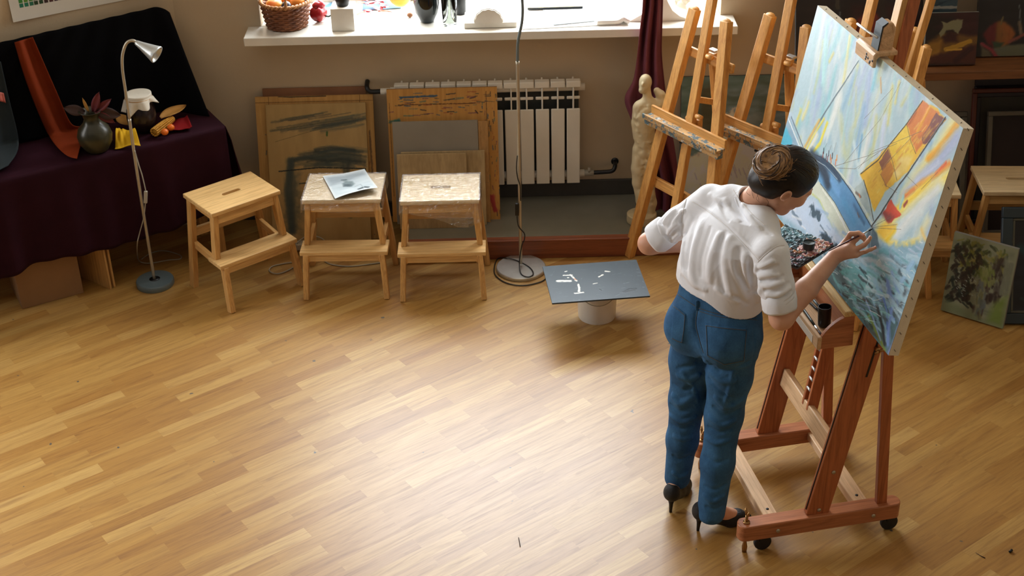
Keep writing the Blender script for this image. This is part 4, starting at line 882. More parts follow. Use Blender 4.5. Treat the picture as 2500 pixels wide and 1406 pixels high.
# neck opening and open hem
b.cone(C7 - np.array([0, 0, .02]), hd(0, -.02, -.08) + np.array([0, 0, .05]), .056, .07, .006, sub=True)
sl, X, Y, Z_ = b.blk((.5, 4.0, .9), (.95, 4.7, 1.12))
wh = np.clip(((X - .735) * .77 - (Y - 4.33) * .64) / .16, -1, 1); hem = 1.020 + .024 * np.exp(-((wh - .2) / .35) ** 2) + .10 * np.clip((-(X - .735) * .66 - (Y - 4.33) * -.75), -.2, .2) * 0 - .046 * np.clip(((X - .735) * .77 - (Y - 4.33) * .64) / .16, -1, 1) + .006 * np.sin((X * .77 - Y * .64) * 30)
b.D[sl] = np.maximum(b.D[sl], ((hem - Z_) * .9).astype(np.float32))
shirt = b.build('shirt', MT['shirt'], person, relax=0)
tsf = BVHTree.FromPolygons([v.co + person.location for v in shirt.data.vertices], [tuple(p.vertices) for p in shirt.data.polygons])
MT['seam'] = plain('shirt_seam', (224, 220, 216), .85)
for L_ in (zz((640, 462), (760, 538), (880, 632), (1000, 752), (1140, 905)), zz((1128, 915), (1185, 858), (1262, 802), (1325, 788)), zz((598, 440), (575, 520), (560, 620)), zz((940, 372), (1010, 470), (1090, 560), (1180, 640))):
    q = surf(tsf, L_, 14, .0006)
    if len(q) > 3: mb = MB(); mb.tube(q, .0011, 5); mb.build('seam', MT['seam'], shirt, world=True)
for e_, s_, ph in ((elR, shR, .4), (elL, shL, 2.2)):
    d = unit(e_ - s_); x, y, z = basis(d); wv = lambda a, zz_: 1 + .035 * sin(3 * a + ph) + .02 * sin(7 * a + ph * 3 + zz_ * 60)
    mb = MB(); mb.lathe([(.0535, -.092), (.0585, -.088), (.0595, -.060), (.0588, -.036), (.0560, -.028), (.050, -.030), (.049, -.05)], e_, 56, R3(x, y, z), wv); mb.build('cuff', MT['shirt'], shirt, world=True)
mb = MB(); cn = unit(hd(0, -.02, -.08) + np.array([0, 0, .05]) - C7); cx_, cy_, _ = basis(cn)
mb.tube([C7 - np.array([0, 0, .004]) + cx_ * .059 * cos(a) + cy_ * .059 * sin(a) for a in np.linspace(0, 2 * pi, 33)[:-1]], .0085, 8, True, flat=.5); mb.build('collar_band', MT['shirt'], shirt, world=True)

# ---- jeans
def jeans_base(h):
    b = Blob((.49, 4.05, .06), (.97, 4.6, 1.14), h)
    b.loft([(.80, .725, 4.318, -42, .150, .115), (.86, .73, 4.32, -42, .166, .128), (.93, .733, 4.322, -42, .162, .124), (1.0, .735, 4.327, -42, .150, .110), (1.04, .738, 4.33, -42, .148, .108), (1.10, .743, 4.329, -45, .146, .104)], .02, 2.4)
    bk = unit((-.64, -.77, 0)); rt = unit((.77, -.64, 0))
    for s in (-1, 1): b.ell(np.array([.727, 4.32, .875]) + rt * s * .078 + bk * .062, (.082, .082, .085), None, .05)
    b.chain([hipR - (0, 0, .02), (hipR + kneR) / 2, kneR, (kneR + ankR) / 2, ankR - (0, 0, .015)], [.090, .080, .068, .060, .053], .03)
    b.chain([hipL - (0, 0, .02), (hipL + kneL) / 2, kneL, (kneL + ankL) / 2, ankL + (0, 0, .0)], [.090, .080, .067, .058, .050], .03)
    return b
b0 = jeans_base(.007); tj = bvh_of(b0); b = jeans_base(.0029)
folds(b, tj, [
    ([(1703, 745), (1697, 790), (1706, 830), (1716, 868)], -.007, .0045),
    ([(1716, 872), (1690, 892), (1650, 900)], -.008, .006), ([(1724, 880), (1760, 906), (1800, 898), (1835, 880)], -.008, .006), ([(1728, 900), (1765, 930), (1806, 925)], .007, .012), ([(1650, 915), (1684, 925), (1712, 912)], .007, .011),
    ([(1720, 905), (1700, 935), (1672, 955)], -.007, .005), ([(1728, 920), (1752, 950), (1790, 975)], -.008, .005), ([(1660, 905), (1690, 940), (1704, 985)], .005, .007), ([(1790, 905), (1782, 950), (1765, 1000)], .006, .008), ([(1800, 910), (1796, 960), (1780, 1010)], -.006, .005),
    ([(1640, 960), (1662, 985), (1700, 962)], .011, .011), ([(1634, 985), (1660, 1006), (1696, 992)], -.010, .006), ([(1634, 1012), (1668, 1030), (1702, 1014)], .010, .009), ([(1636, 1034), (1664, 1048), (1696, 1038)], -.008, .005), ([(1640, 935), (1668, 955), (1692, 940)], -.008, .006), ([(1642, 1062), (1668, 1072), (1692, 1064)], .007, .008),
    ([(1742, 965), (1780, 992), (1822, 966)], .010, .011), ([(1738, 990), (1772, 1014), (1810, 998)], -.010, .006), ([(1728, 1014), (1762, 1038), (1800, 1022)], .009, .009), ([(1726, 1040), (1756, 1056), (1790, 1046)], -.008, .005), ([(1720, 1064), (1750, 1082), (1788, 1070)], .006, .008),
    ([(1716, 1110), (1745, 1130), (1780, 1120)], -.006, .006), ([(1640, 1110), (1660, 1122), (1690, 1110)], -.005, .006), ([(1640, 1150), (1660, 1164), (1682, 1152)], .007, .007), ([(1715, 1205), (1742, 1224), (1772, 1205)], .007, .008), ([(1716, 1185), (1745, 1196), (1775, 1180)], -.006, .005), ([(1720, 1235), (1745, 1244), (1770, 1232)], -.005, .005),
    ([(1840, 800), (1842, 850), (1835, 900)], -.003, .004), ([(1650, 720), (1690, 745), (1702, 752)], -.003, .0035), ([(1704, 755), (1760, 770), (1850, 776)], -.003, .0035)], 2.1)
for (an, up) in ((ankR - (0, 0, .045), (kneR - ankR)), (ankL - (0, 0, .028), kneL - ankL)):
    sl, X, Y, Z_ = b.blk(an - (.12, .12, .2), an + (.12, .12, .03)); b.D[sl] = np.maximum(b.D[sl], np.broadcast_to((an[2] - Z_).astype(np.float32), b.D[sl].shape))
jeans = b.build('jeans', MT['denim'], person, relax=0)
tjf = BVHTree.FromPolygons([v.co + person.location for v in jeans.data.vertices], [tuple(p.vertices) for p in jeans.data.polygons])
def patch(name, top, bot, mat, parent, th=.0022, lift=.0022, nu=26, nv=26):
    def at(L, u):
        q = u * (len(L) - 1); i = min(int(q), len(L) - 2); f = q - i; return np.array(L[i]) * (1 - f) + np.array(L[i + 1]) * f
    P_ = np.zeros((nu, nv, 3)); last = None
    for i in range(nu):
        for j in range(nv):
            u, v = i / (nu - 1), 1 - j / (nv - 1); p = at(top, u) * (1 - v) + at(bot, u) * v; r = hit(tjf, p[0], p[1], lift)
            if r is None: r = (last,)
            P_[i, j] = r[0]; last = r[0]
    mb = MB(); mb.sheet_arr(P_, th); return mb.build(name, mat, parent, world=True)
pk = patch('back_pocket', [(1722, 790), (1772, 797), (1824, 801)], [(1725, 868), (1768, 891), (1817, 881)], MT['denim'], jeans)
pk2 = patch('back_pocket', [(1645, 744), (1659, 754), (1674, 767)], [(1640, 826), (1654, 834), (1667, 837)], MT['denim'], jeans)
patch('leather_patch', [(1762, 741), (1790, 746)], [(1762, 758), (1790, 763)], MT['tan_leather'], jeans)
def stitch(pts, mat, parent, r=.0009, dash=True, lift=.0036):
    q = surf(tjf, pts, 14, lift)
    for i in range(0, len(q) - 2, 3 if dash else max(len(q), 1)):
        mb = MB(); mb.tube(q[i:i + 3] if dash else q, r, 5); mb.build('stitch', mat, parent, world=True)
for L_ in ([(1724, 795), (1772, 802), (1821, 806)], [(1725, 796), (1727, 830), (1728, 866)], [(1728, 866), (1748, 877), (1768, 888)], [(1768, 888), (1790, 884), (1814, 879)], [(1815, 878), (1818, 840), (1821, 808)]): stitch(L_, MT['thread_o'], pk, dash=False)
for L_ in ([(1646, 749), (1660, 759), (1673, 771)], [(1673, 771), (1670, 805), (1665, 835)], [(1642, 825), (1654, 831), (1665, 835)]): stitch(L_, MT['thread_o'], pk2, dash=False)
for L_ in ([(1652, 716), (1690, 742), (1703, 750)], [(1706, 752), (1760, 767), (1848, 774)], [(1708, 760), (1760, 774), (1848, 781)], [(1705, 750), (1699, 790), (1708, 830), (1718, 862)]): stitch(L_, MT['thread_o'], jeans, dash=False, lift=.001)
mb = MB(); q = surf(tjf, [(1704, 734), (1704, 745), (1703, 757)], 6, .004)
if len(q) > 2: mb.tube(q, .006, 8, flat=.4); mb.build('belt_loop', MT['denim'], jeans, world=True)

# ---- court shoes
def shoe(hl, toe, an):
    d = toe - hl; L_ = np.linalg.norm(d); d = d / L_; sd = np.array([d[1], -d[0], 0]); b = Blob(np.minimum(hl, toe) - (.06, .06, .01), np.maximum(hl, toe) + (.06, .06, .15), .0024)
    F = lambda t, z: hl + d * L_ * t + np.array([0, 0, z])
    b.chain([F(.05, .085), F(.3, .055), F(.58, .026), F(.75, .022), F(.97, .012)], [.032, .033, .037, .032, .010], .012)
    b.ell(F(.02, .10), (.03, .03, .035), None, .015)
    sl, X, Y, Z_ = b.blk(b.lo, np.array(b.lo) + b.n * b.h)
    t_ = ((X - hl[0]) * d[0] + (Y - hl[1]) * d[1]) / L_                       # arched sole: trim from below
    zs = np.interp(t_.ravel(), [-.2, .1, .3, .5, .62, 1.1], [.056, .050, .034, .008, .002, .004]).reshape(t_.shape)
    b.D[sl] = np.maximum(b.D[sl], (zs - Z_).astype(np.float32))
    for (p, q, r1, r2) in ((F(.09, .16), F(.35, .092), .03, .028), (F(.35, .092), F(.63, .064), .028, .022)): b.cone(p, q, r1, r2, .004, sub=True)
    o = b.build('shoe', MT['shoe'], person, relax=1)
    mb = MB(); mb.tube([F(.02, .072), F(.01, .04), F(0, .0)], [.017, .0085, .0055], 12); mb.build('heel', MT['sole'], o, world=True)
    for k in range(60):
        t1 = rng.uniform(.66, .97); w_ = np.interp(t1, [.6, .75, .97], [.036, .03, .01]); a = rng.uniform(-1.2, 1.2); z0 = np.interp(t1, [.58, .75, .97], [.026, .022, .012])
        mb = MB(); mb.ball(F(t1, z0 + w_ * cos(a) * 1.0) + sd * w_ * sin(a), .0026, None, 6, 4); mb.build('bead', MT['beads'] if 'beads' in MT else MT.setdefault('beads', plain('dark_green_beads', (30, 62, 60), .25)), o, world=True)
    return o
shoe(hlR, toR, ankR); shoe(hlL, toL, ankL)

# ---- brush in her hand
tip = atpl(2131, 558, CP0, en); pin = pz(2103, 577, 1.272); tail = pz(2023, 613, 1.252)
br = thing('paintbrush', 'thin dark red paintbrush held in the woman\'s right hand', 'paintbrush', tip)
L_ = tail - tip; mb = MB(); mb.tube([tip + L_ * q for q in (.24, .3, .5, 1)], [.0026, .0034, .003, .0016], 10); mb.build('handle', plain('dark_red_lacquer', (72, 22, 34), .3), br, world=True)
mb = MB(); mb.tube([tip + L_ * .1, tip + L_ * .25], [.0026, .0028], 10); mb.build('ferrule', MT['steel'], br, world=True)
mb = MB(); mb.tube([tip + L_ * .003, tip + L_ * .05, tip + L_ * .105], [.0008, .0027, .0025], 10); mb.build('bristles', MT['sole'], br, world=True)
# ------------------------------------------------------------------ covered table with a still life, along the angled wall
T0 = np.array([-1.428, 6.547, 0]); TZ = .722
def TP(s, d, z): return T0 - lw_d * s - lw_n * d + np.array([0, 0, z])     # s along the table to the left, d back from its front edge
tb_ = thing('table', 'long table hidden under the dark burgundy cloth by the angled wall', 'table', TP(.9, .2, 0))
mb = MB(); mb.box(TP(.92, .185, .703), (1.78, .35, .022), rz3(LA)); mb.build('table_top', MT['pine_x'], tb_, world=True, smooth=False)
for s in (.08, 1.75):
    for d in (.05, .31):
        mb = MB(); mb.box(TP(s, d, .345), (.045, .045, .69), rz3(LA)); mb.build('leg', MT['pine_z'], tb_, world=True, smooth=False)
MT['burgundy'] = cloth('burgundy_cloth', (44, 15, 27), .8, 500, .12, spec=.12); MT['dark_cloth'] = cloth('black_blue_cloth', (8, 8, 11), .9, 500, .2, spec=.08)
MT['orange_cloth'] = cloth('burnt_orange_cloth', (126, 50, 22), .8, 500, .12, spec=.1); MT['grey_cloth'] = cloth('blue_grey_cloth', (48, 56, 60), .85, 500, .1); MT['yellow_cloth'] = cloth('yellow_cloth', (214, 168, 30), .8, 500, .12)
MT['red_cloth'] = cloth('red_cloth', (136, 20, 24), .7, 500, .12); MT['white_cloth'] = cloth('white_linen', (224, 218, 204), .85, 600, .04)
hem_l = lambda s: .255 + .02 * sin(s * 7.5 + .6) - .035 * max(0, min(1, s - .5))
def cl(u, v):
    s = -.012 + u * 1.85; L = .37 + .03 + .47; q = v * L
    if q < .37: return TP(s, .37 - q, TZ)
    if q < .40: a = (q - .37) / .03 * pi / 2; return TP(s, -.012 * sin(a), TZ - .012 * (1 - cos(a)))
    f = (q - .40) / .47; w_ = f * (.016 * sin(s * 19 + 2 * sin(s * 5)) + .010 * sin(s * 41)); return TP(s, -.014 - w_ - .02 * f, TZ - .012 - f * (TZ - .012 - hem_l(s)))
def cr(u, v):
    d = -.012 + u * .375; f = v; w_ = f * .03 * sin(d * 30 + .5); return TP(-.012 - .012 * min(1, f * 6) - f * (.05 + .04 * u) - w_, d, TZ - .002 - f * (TZ - .26 - .05 * u))
mb = MB(); mb.sheet(cl, 120, 44, .003); mb.sheet(cr, 30, 24, .003); meta(mb.build('tablecloth', MT['burgundy'], loc=TP(.9, 0, .25)), 'burgundy cloth covering the long table and hanging to its shelf', 'tablecloth')
# backdrop
bp0 = T0 - lw_n * .385; bTR = atpl(410, 10, bp0, lw_n); bTL = atpl(-90, 124, bp0, lw_n); bBR = TP(.012, .135, TZ + .004); bBL = TP(1.85, .36, TZ + .004)
bt = thing('backdrop', 'black-blue cloth backdrop standing behind the still life', 'backdrop', (bBR + bBL) / 2)
def bk(u, v):
    c = max(0, u - .93) / .07; s = .012 + (1 - u) * 1.84; d = float(np.interp(s, [0, .05, .11, .2, .35, 2], [.13, .19, .275, .335, .36, .36]))
    p = (bTR * u + bTL * (1 - u)) * (1 - v) + TP(s, d, TZ + .004) * v
    return p + lw_n * (.008 * sin(u * 26) * v + .004 * sin(u * 60)) - np.array([0, 0, .045 * c * c * (1 - v)])
mb = MB(); mb.sheet(bk, 90, 30, .004); mb.build('drape', MT['dark_cloth'], bt, world=True)
bQ = TP(.3, .352, TZ); bn_ = unit(np.cross(bQ - bTR, bTL - bTR)); bn_ = bn_ if bn_ @ lw_n > 0 else -bn_
def onback(x, y, lift=.015, zt=TZ):
    p = atpl(x, y, bTR + bn_ * lift, bn_)
    return p if p[2] > zt + .012 + lift * .3 else atz(x, y, zt + .012 + lift * .3)
def pxsheet(left, right, nu, nv, wave=0, th=.003, k=3, zt=TZ, lift=.015):
    Lp = spline([(*p, 0) for p in left], 6); Rp = spline([(*p, 0) for p in right], 6); g = lambda P_, v: P_[min(int(v * (len(P_) - 1)), len(P_) - 2)] + (P_[min(int(v * (len(P_) - 1)), len(P_) - 2) + 1] - P_[min(int(v * (len(P_) - 1)), len(P_) - 2)]) * (v * (len(P_) - 1) - min(int(v * (len(P_) - 1)), len(P_) - 2))
    def fn(u, v):
        q = g(Lp, v) * (1 - u) + g(Rp, v) * u; return onback(q[0], q[1], lift + wave * (1 + sin(u * k * pi)), zt)
    m = MB(); m.sheet(fn, nu, nv, th); return m
mb = pxsheet([(36, 103), (60, 185), (92, 270), (125, 340), (160, 378), (188, 388)], [(80, 90), (106, 150), (142, 232), (168, 292), (186, 308), (212, 304)], 24, 50, .02, .003, 2.2)
meta(mb.build('orange_drape', MT['orange_cloth'], loc=onback(180, 350)), 'burnt orange cloth hanging down the dark backdrop onto the table', 'drape')
mb = pxsheet([(-60, 150), (-60, 260), (-60, 400), (-50, 440)], [(2, 150), (22, 240), (46, 352), (20, 405)], 20, 40, .02, .003, 2, lift=.03)
meta(mb.build('grey_drape', MT['grey_cloth'], loc=onback(20, 380)), 'blue-grey cloth hanging at the left end of the backdrop', 'drape')
p = onback(2, 232, .06); mb = MB(); mb.sheet(lambda u, v: p + lw_d * (.03 * (u - .5)) + np.array([0, 0, .05 * (v - .5) - .02 * u]) + lw_n * .004 * sin(6 * u), 6, 6, .0015)
meta(mb.build('paper_scrap', plain('coral_paper', (200, 104, 92), .7), loc=p), 'small coral paper scrap on the blue-grey cloth', 'paper')
# olive jug with dark leaves
MT['olive_glaze'] = plain('olive_glaze', (46, 44, 26), .33, 0, .2, 12)
vb = atz(238, 366, TZ + .004); vs = thing('vase', 'round-bellied olive green vase holding dark red leaves', 'vase', vb)
mb = MB(); mb.lathe([(0, 0), (.05, 0), (.055, .006), (.078, .045), (.084, .08), (.072, .118), (.045, .145), (.036, .165), (.042, .19), (.055, .203), (.057, .207), (.050, .205), (.036, .187), (.03, .165), (.03, .15), (0, .15)], (0, 0, 0), 40); mb.build('pot', MT['olive_glaze'], vs)
def leaf(mb, base, d, up, L, W, bend=.2, n=9, m=5):
    d = unit(d); s_ = unit(np.cross(d, up)); nn = np.cross(s_, d)
    mb.sheet(lambda u, v: np.array(base) + d * L * u + s_ * (v - .5) * 2 * W * sin(pi * min(1, u * .93 + .07)) ** .8 + nn * (-bend * L * u * u + .25 * W * abs(v - .5) * 2), n, m, .0008)
MT['red_leaf'] = plain('dark_red_leaf', (96, 26, 30), .6); MT['brown_leaf'] = plain('brown_leaf', (58, 36, 30), .7); MT['straw_leaf'] = plain('dry_straw_leaf', (178, 128, 58), .7, 0, .2)
for (dx, dz, L_, W_, m_, b_) in ((.06, .14, .11, .02, 'red_leaf', .1), (.12, .10, .10, .018, 'red_leaf', .15), (-.10, .03, .10, .026, 'brown_leaf', .2), (-.03, .13, .075, .008, 'straw_leaf', .1), (.14, -.03, .10, .03, 'brown_leaf', .5), (.10, -.07, .10, .02, 'red_leaf', .3)):
    mb = MB(); leaf(mb, np.array([dx * .25, 0, .2]), np.array([dx, -.02 + .03 * dz, dz]), np.array([0, -1, .3]), L_, W_, b_); mb.build('leaf', MT[m_], vs)
# jar under a white cloth cap
jb = atz(351, 316, TZ + .006); jr = thing('jar', 'dark jar with a white cloth tied over its mouth', 'jar', jb)
mb = MB(); mb.lathe([(0, 0), (.05, 0), (.068, .02), (.074, .07), (.070, .12), (.056, .15), (.056, .185), (0, .185)], (0, 0, 0), 36); mb.build('jar_body', plain('dark_brown_glaze', (34, 22, 22), .25), jr)
def cap(u, v):
    a = 2 * pi * u; dr = .035 + .05 * max(0, sin(a * 1.0 + 4.2)) + .035 * max(0, sin(a - .3)) ** 2 + .012 * sin(5 * a)
    if v < .5: r = .066 * v / .5; return np.array([r * cos(a), r * sin(a), .192 - .004 * (1 - (v * 2) ** 2)])
    f = (v - .5) / .5; r = .066 + (-.006 * sin(min(1, f * 5) * pi) + f * (.012 + .016 * sin(a * 6 + 1))); return np.array([r * cos(a), r * sin(a), .19 - .012 * min(1, f * 8) - f * dr])
mb = MB(); mb.sheet(cap, 90, 26, .0015); mb.build('cloth_cap', MT['white_cloth'], jr)
mb = MB(); mb.tube([(.0655 * cos(a), .0655 * sin(a), .172) for a in np.linspace(0, 2 * pi, 33)[:-1]], .002, 6, True); mb.build('string', MT['straw_leaf'], jr)
# husks, cob, two small orange fruits, cloths
def simple(name, label, cat, mb, mat, loc, group=None, **k): return meta(mb.build(name, mat, loc=loc, **k), label, cat, group)
p = atz(394, 290, TZ + .06); mb = MB(); leaf(mb, p, atz(470, 240, TZ + .07) - p, (0, -.3, 1), .20, .036, .1, 14, 7); simple('corn_husk', 'large dry corn husk pointing right beside the covered jar', 'leaf', mb, MT['straw_leaf'], p)
p = atz(313, 306, TZ + .02); mb = MB(); leaf(mb, p, atz(268, 268, TZ + .05) - p + (0, 0, .02), (0, -.3, 1), .11, .03, .1, 12, 7); simple('corn_husk', 'dry brown husk between the olive vase and the jar', 'leaf', mb, MT['straw_leaf'], p)
p0, p1 = atz(377, 323, TZ + .032), atz(420, 290, TZ + .04); d = unit(p1 - p0); cob = thing('corn_cob', 'yellow corn cob with pale husk lying against the jar', 'corn', p0)
L_ = np.linalg.norm(p1 - p0); mb = MB(); x, y, z = basis(d)
for k in range(20):
    t_ = k / 19; r = .019 * (1 - .35 * t_ ** 3)
    for j in range(12):
        a = 2 * pi * j / 12; mb.ball(p0 + d * L_ * t_ + (x * cos(a) + y * sin(a)) * r, (.0055, .0055, .0045), R3(x, y, z), 6, 4)
mb.tube([p0, p0 + d * L_], [.018, .014], 10); mb.build('kernels', plain('corn_yellow', (204, 150, 50), .45, 0, .15), cob, world=True)
mb = MB(); leaf(mb, p0 + d * .0 + x * .01, d, (0, 0, 1), .12, .016, -.1); leaf(mb, p0 + d * L_ * .8, d + x * .3, (0, 0, 1), .07, .012, .3); mb.build('husk', plain('pale_husk', (206, 190, 150), .7), cob, world=True)
MT['tangerine'] = plain('tangerine', (224, 110, 20), .4, 0, .08, 20, .3, 200)
for (x_, y_, lab) in ((402, 322, 'small orange fruit at the front of the red cloth'), (417, 311, 'small orange fruit just behind its twin by the corn cob')):
    p = atz(x_, y_, TZ + .032); mb = MB(); mb.ball(p, (.0185, .0185, .0165)); simple('tangerine', lab, 'fruit', mb, MT['tangerine'], p, 'orange fruits')
q = [atz(x_, y_, TZ + .006) for x_, y_ in ((352, 312), (458, 286), (471, 318), (380, 328))]
mb = MB(); mb.sheet(lambda u, v: (q[0] * (1 - u) + q[1] * u) * (1 - v) + (q[3] * (1 - u) + q[2] * u) * v + np.array([0, 0, .001 + .012 * max(0, abs(u - .5) * 2 - .85) / .15 + .01 * max(0, v - .9) / .1 + .002 * sin(u * 17 + v * 6)]), 30, 20, .002); simple('red_cloth', 'red cloth spread under the fruits and the cob', 'cloth', mb, MT['red_cloth'], q[3])
q = [atz(292, 320, TZ + .045), atz(327, 318, TZ + .045), atz(343, 355, TZ + .012), atz(280, 362, TZ + .012)]
mb = MB(); mb.sheet(lambda u, v: (q[0] * (1 - u) + q[1] * u) * (1 - v) + (q[3] * (1 - u) + q[2] * u) * v + np.array([0, 0, .035 * sin(pi * min(1, v * 1.1)) + (.010 * sin(u * 19 + 5 * v) + .006 * sin(u * 31 - 9 * v)) * sin(pi * v) * max(0, 1 - u * 1.7) + .006 * sin(u * 6 + v * 4)]), 34, 30, .002); simple('yellow_cloth', 'crumpled yellow cloth at the foot of the olive vase', 'cloth', mb, MT['yellow_cloth'], q[3])
# colour chart on the wall
wp = P0 + lw_n * .004; BL_ = atpl(31, 53, wp, lw_n); Pc = Paint(.72, .5, 300, 210, (214, 212, 204)); ppx = .0235
for i in range(26):
    for j in range(17):
        hue = (i * 13 + j * 29) % 97
        c = [(34, 116, 92), (38, 122, 96), (40, 112, 86), (34, 62, 40), (40, 70, 44), (60, 40, 40), (76, 40, 42), (60, 44, 60), (70, 50, 80), (90, 60, 60)][i % 10] if j == 0 else ([(60, 132, 60), (88, 140, 50), (70, 130, 60), (34, 70, 40), (50, 84, 44), (70, 50, 46), (84, 46, 50), (70, 50, 70)][i % 8] if j == 1 else [(70, 110, 150), (90, 140, 60), (120, 150, 50), (150, 150, 50), (130, 100, 50), (150, 90, 60), (140, 70, 80), (110, 70, 110)][(i + j) % 8])
        x0 = .045 + i * ppx; y0 = .06 + j * ppx
        m_ = (Pc.s > x0) & (Pc.s < x0 + ppx * .82) & (Pc.t > y0) & (Pc.t < y0 + ppx * .82)
        if x0 < .66 and y0 < .44: Pc.c[m_] = c
m, c_ = Pc.mb(BL_, lw_d, np.array([0, 0, 1.]), 0, lambda u, v: .012 * (1 - v) ** 6 * (1 - u) ** 3); m.v = m.v; o = m.build('colour_chart', MT['print'], loc=BL_, col=c_, smooth=True); meta(o, 'white poster of small colour swatches pinned to the angled wall', 'poster')
# under the table
MT['card'] = plain('brown_cardboard', (150, 112, 74), .85, 0, .08, 6)
A_, B_ = atz(55, 755), atz(205, 715); d = unit(B_ - A_); nb = np.array([-d[1], d[0], 0]); Lb = np.linalg.norm(B_ - A_); bx_ = thing('cardboard_box', 'brown cardboard box under the covered table', 'box', (A_ + B_) / 2)
mb = MB(); mb.box((A_ + B_) / 2 + nb * .12 + (0, 0, .13), (Lb, .24, .26), R3(d, nb, (0, 0, 1))); mb.build('carton', MT['card'], bx_, world=True, bevel=.002)
mb = MB(); mb.box((A_ + B_) / 2 + nb * .12 + (0, 0, .2612), (Lb, .05, .001), R3(d, nb, (0, 0, 1))); mb.build('tape', MT['cable_white'], bx_, world=True, smooth=False)
dd = unit((-.8, .6, 0)); nn_ = np.array([.6, .8, 0])
for k, lab in enumerate(('plywood panel under the table, nearer the box', 'outer plywood panel under the table, beside the lamp foot')):
    p = atz(276 + k * 9, 712 - k * 5) - lw_n * .03; mb = MB(); mb.box(p + dd * .13 + np.array([0, 0, .12]), (.26, .011, .24), R3(dd, nn_, (0, 0, 1))); simple('plywood_panel', lab, 'panel', mb, MT['card'] if 0 else MT['pine_z'], p, 'plywood panels under the table', bevel=.001)
# small reading lamp
lp = atz(380, 694, 0); rl = thing('reading_lamp', 'short gooseneck reading lamp with a silver cone shade in front of the dark table', 'lamp', lp)
mb = MB(); mb.lathe([(0, 0), (.092, 0), (.094, .004), (.094, .026), (.09, .031), (.03, .033), (.0, .033)], lp, 48); mb.build('base', MT['grey_metal'], rl, world=True, smooth=40)
mb = MB(); mb.lathe([(.027, .033), (.027, .034), (0, .0345)], lp, 24); mb.build('base_socket', MT['black'], rl, world=True)
LY = lp[1]; pts = [aty(x, y, LY) for x, y in ((378, 689), (350, 520), (327, 370), (316, 290))]; mb = MB(); mb.tube(spline(pts, 6), .0078, 12); mb.build('pole', MT['satin'], rl, world=True)
pts = [aty(x, y, LY) for x, y in ((316, 290), (306, 220), (299, 170), (299, 135), (308, 107), (322, 99), (335, 104))]; mb = MB(); mb.tube(spline(pts, 8), .0072, 12); mb.build('gooseneck', MT['satin'], rl, world=True)
a_, c_ = aty(331, 103, LY), aty(384, 134, LY - .03); d = unit(c_ - a_); x, y, z = basis(d); L_ = np.linalg.norm(c_ - a_)
mb = MB(); mb.lathe([(0, 0), (.010, 0), (.013, .008), (.018, .03), (.036, L_ * .8), (.042, L_ * .95), (.042, L_), (.038, L_), (.03, L_ * .7), (0, .03)], a_, 36, R3(x, y, z)); mb.build('lamp_shade', MT['lamp_shade'], rl, world=True)
mb = MB(); mb.tube(spline([aty(x_, y_, LY - .012) for x_, y_ in ((329, 368), (338, 400), (347, 428), (356, 466))], 6), .0028, 6); mb.tube(spline([aty(x_, y_, LY - .015) for x_, y_ in ((355, 496), (351, 530), (340, 572), (335, 596))] + [atz(x_, y_, .02) for x_, y_ in ((336, 628), (345, 640))] + [atz(x_, y_, .004) for x_, y_ in ((370, 642), (410, 635), (440, 632), (438, 622), (400, 612), (368, 618), (345, 633))], 6), .0028, 6); mb.build('power_cord', MT['cable_white'], rl, world=True)
mb = MB(); mb.bar(aty(356, 466, LY - .012), aty(355, 496, LY - .015), .017, .014); mb.build('inline_switch', MT['cable_white'], rl, world=True, bevel=.004)
# ------------------------------------------------------------------ radiator
RX0, RX1, RYF = -.585, .382, 6.83
rd = thing('radiator', 'white ribbed radiator on the wall below the window sill', 'radiator', ((RX0 + RX1) / 2, 6.87, .22)); NS = 12; pw = (RX1 - RX0) / NS
for k in range(NS):
    x = RX0 + pw * (k + .5); mb = MB()
    mb.box((x, RYF + .006, .432), (pw - .011, .012, .43)); mb.box((x, RYF + .035, .5), (.008, .066, .56)); 
    mb.box((x, RYF + .022, .782), (pw - .006, .044, .034)); mb.box((x, RYF + .014, .705), (pw - .012, .01, .016)); mb.box((x, RYF + .05, .79), (.010, .04, .02))
    mb.build('section', MT['radiator'], rd, world=True, bevel=.004)
mb = MB(); mb.box(((RX0 + RX1) / 2, RYF + .062, .5), (RX1 - RX0 - .02, .006, .52)); mb.build('shaded_rear_plate', MT['rad_shade'], rd, world=True, smooth=False)  # rear plate; the shade between the sections is put into its dark colour
mb = MB(); mb.tube([(RX0 - .02, RYF + .035, .755), (RX1 + .02, RYF + .035, .755)], .02, 14); mb.tube([(RX0 - .005, RYF + .035, .26), (RX1 + .02, RYF + .035, .26)], .02, 14); mb.build('collector', MT['radiator'], rd, world=True)
mb = MB(); mb.tube(spline([(RX0 - .02, RYF + .035, .755), (RX0 - .075, RYF + .035, .755), (RX0 - .125, RYF + .035, .757), (RX0 - .14, RYF + .05, .775), (RX0 - .14, YW - .004, .79)], 6), .0125, 10); mb.build('supply_pipe', MT['black'], rd, world=True)
mb = MB(); mb.tube([(RX0 - .07, RYF + .035, .755), (RX0 - .02, RYF + .035, .755)], .017, 12); mb.build('valve', MT['radiator'], rd, world=True)
mb = MB(); mb.tube(spline([(RX1 + .02, RYF + .035, .26), (RX1 + .12, RYF + .035, .262), (RX1 + .17, RYF + .036, .268), (RX1 + .185, RYF + .05, .29), (RX1 + .187, YW - .004, .295)], 6), .0115, 10); mb.build('return_pipe', MT['black'], rd, world=True)
mb = MB(); mb.lathe([(0, 0), (.02, 0), (.02, .006), (0, .006)], (RX1 + .187, YW - .007, .295), 20, R3((1, 0, 0), (0, 0, 1), (0, 1, 0))); mb.build('wall_rosette', MT['black'], rd, world=True)
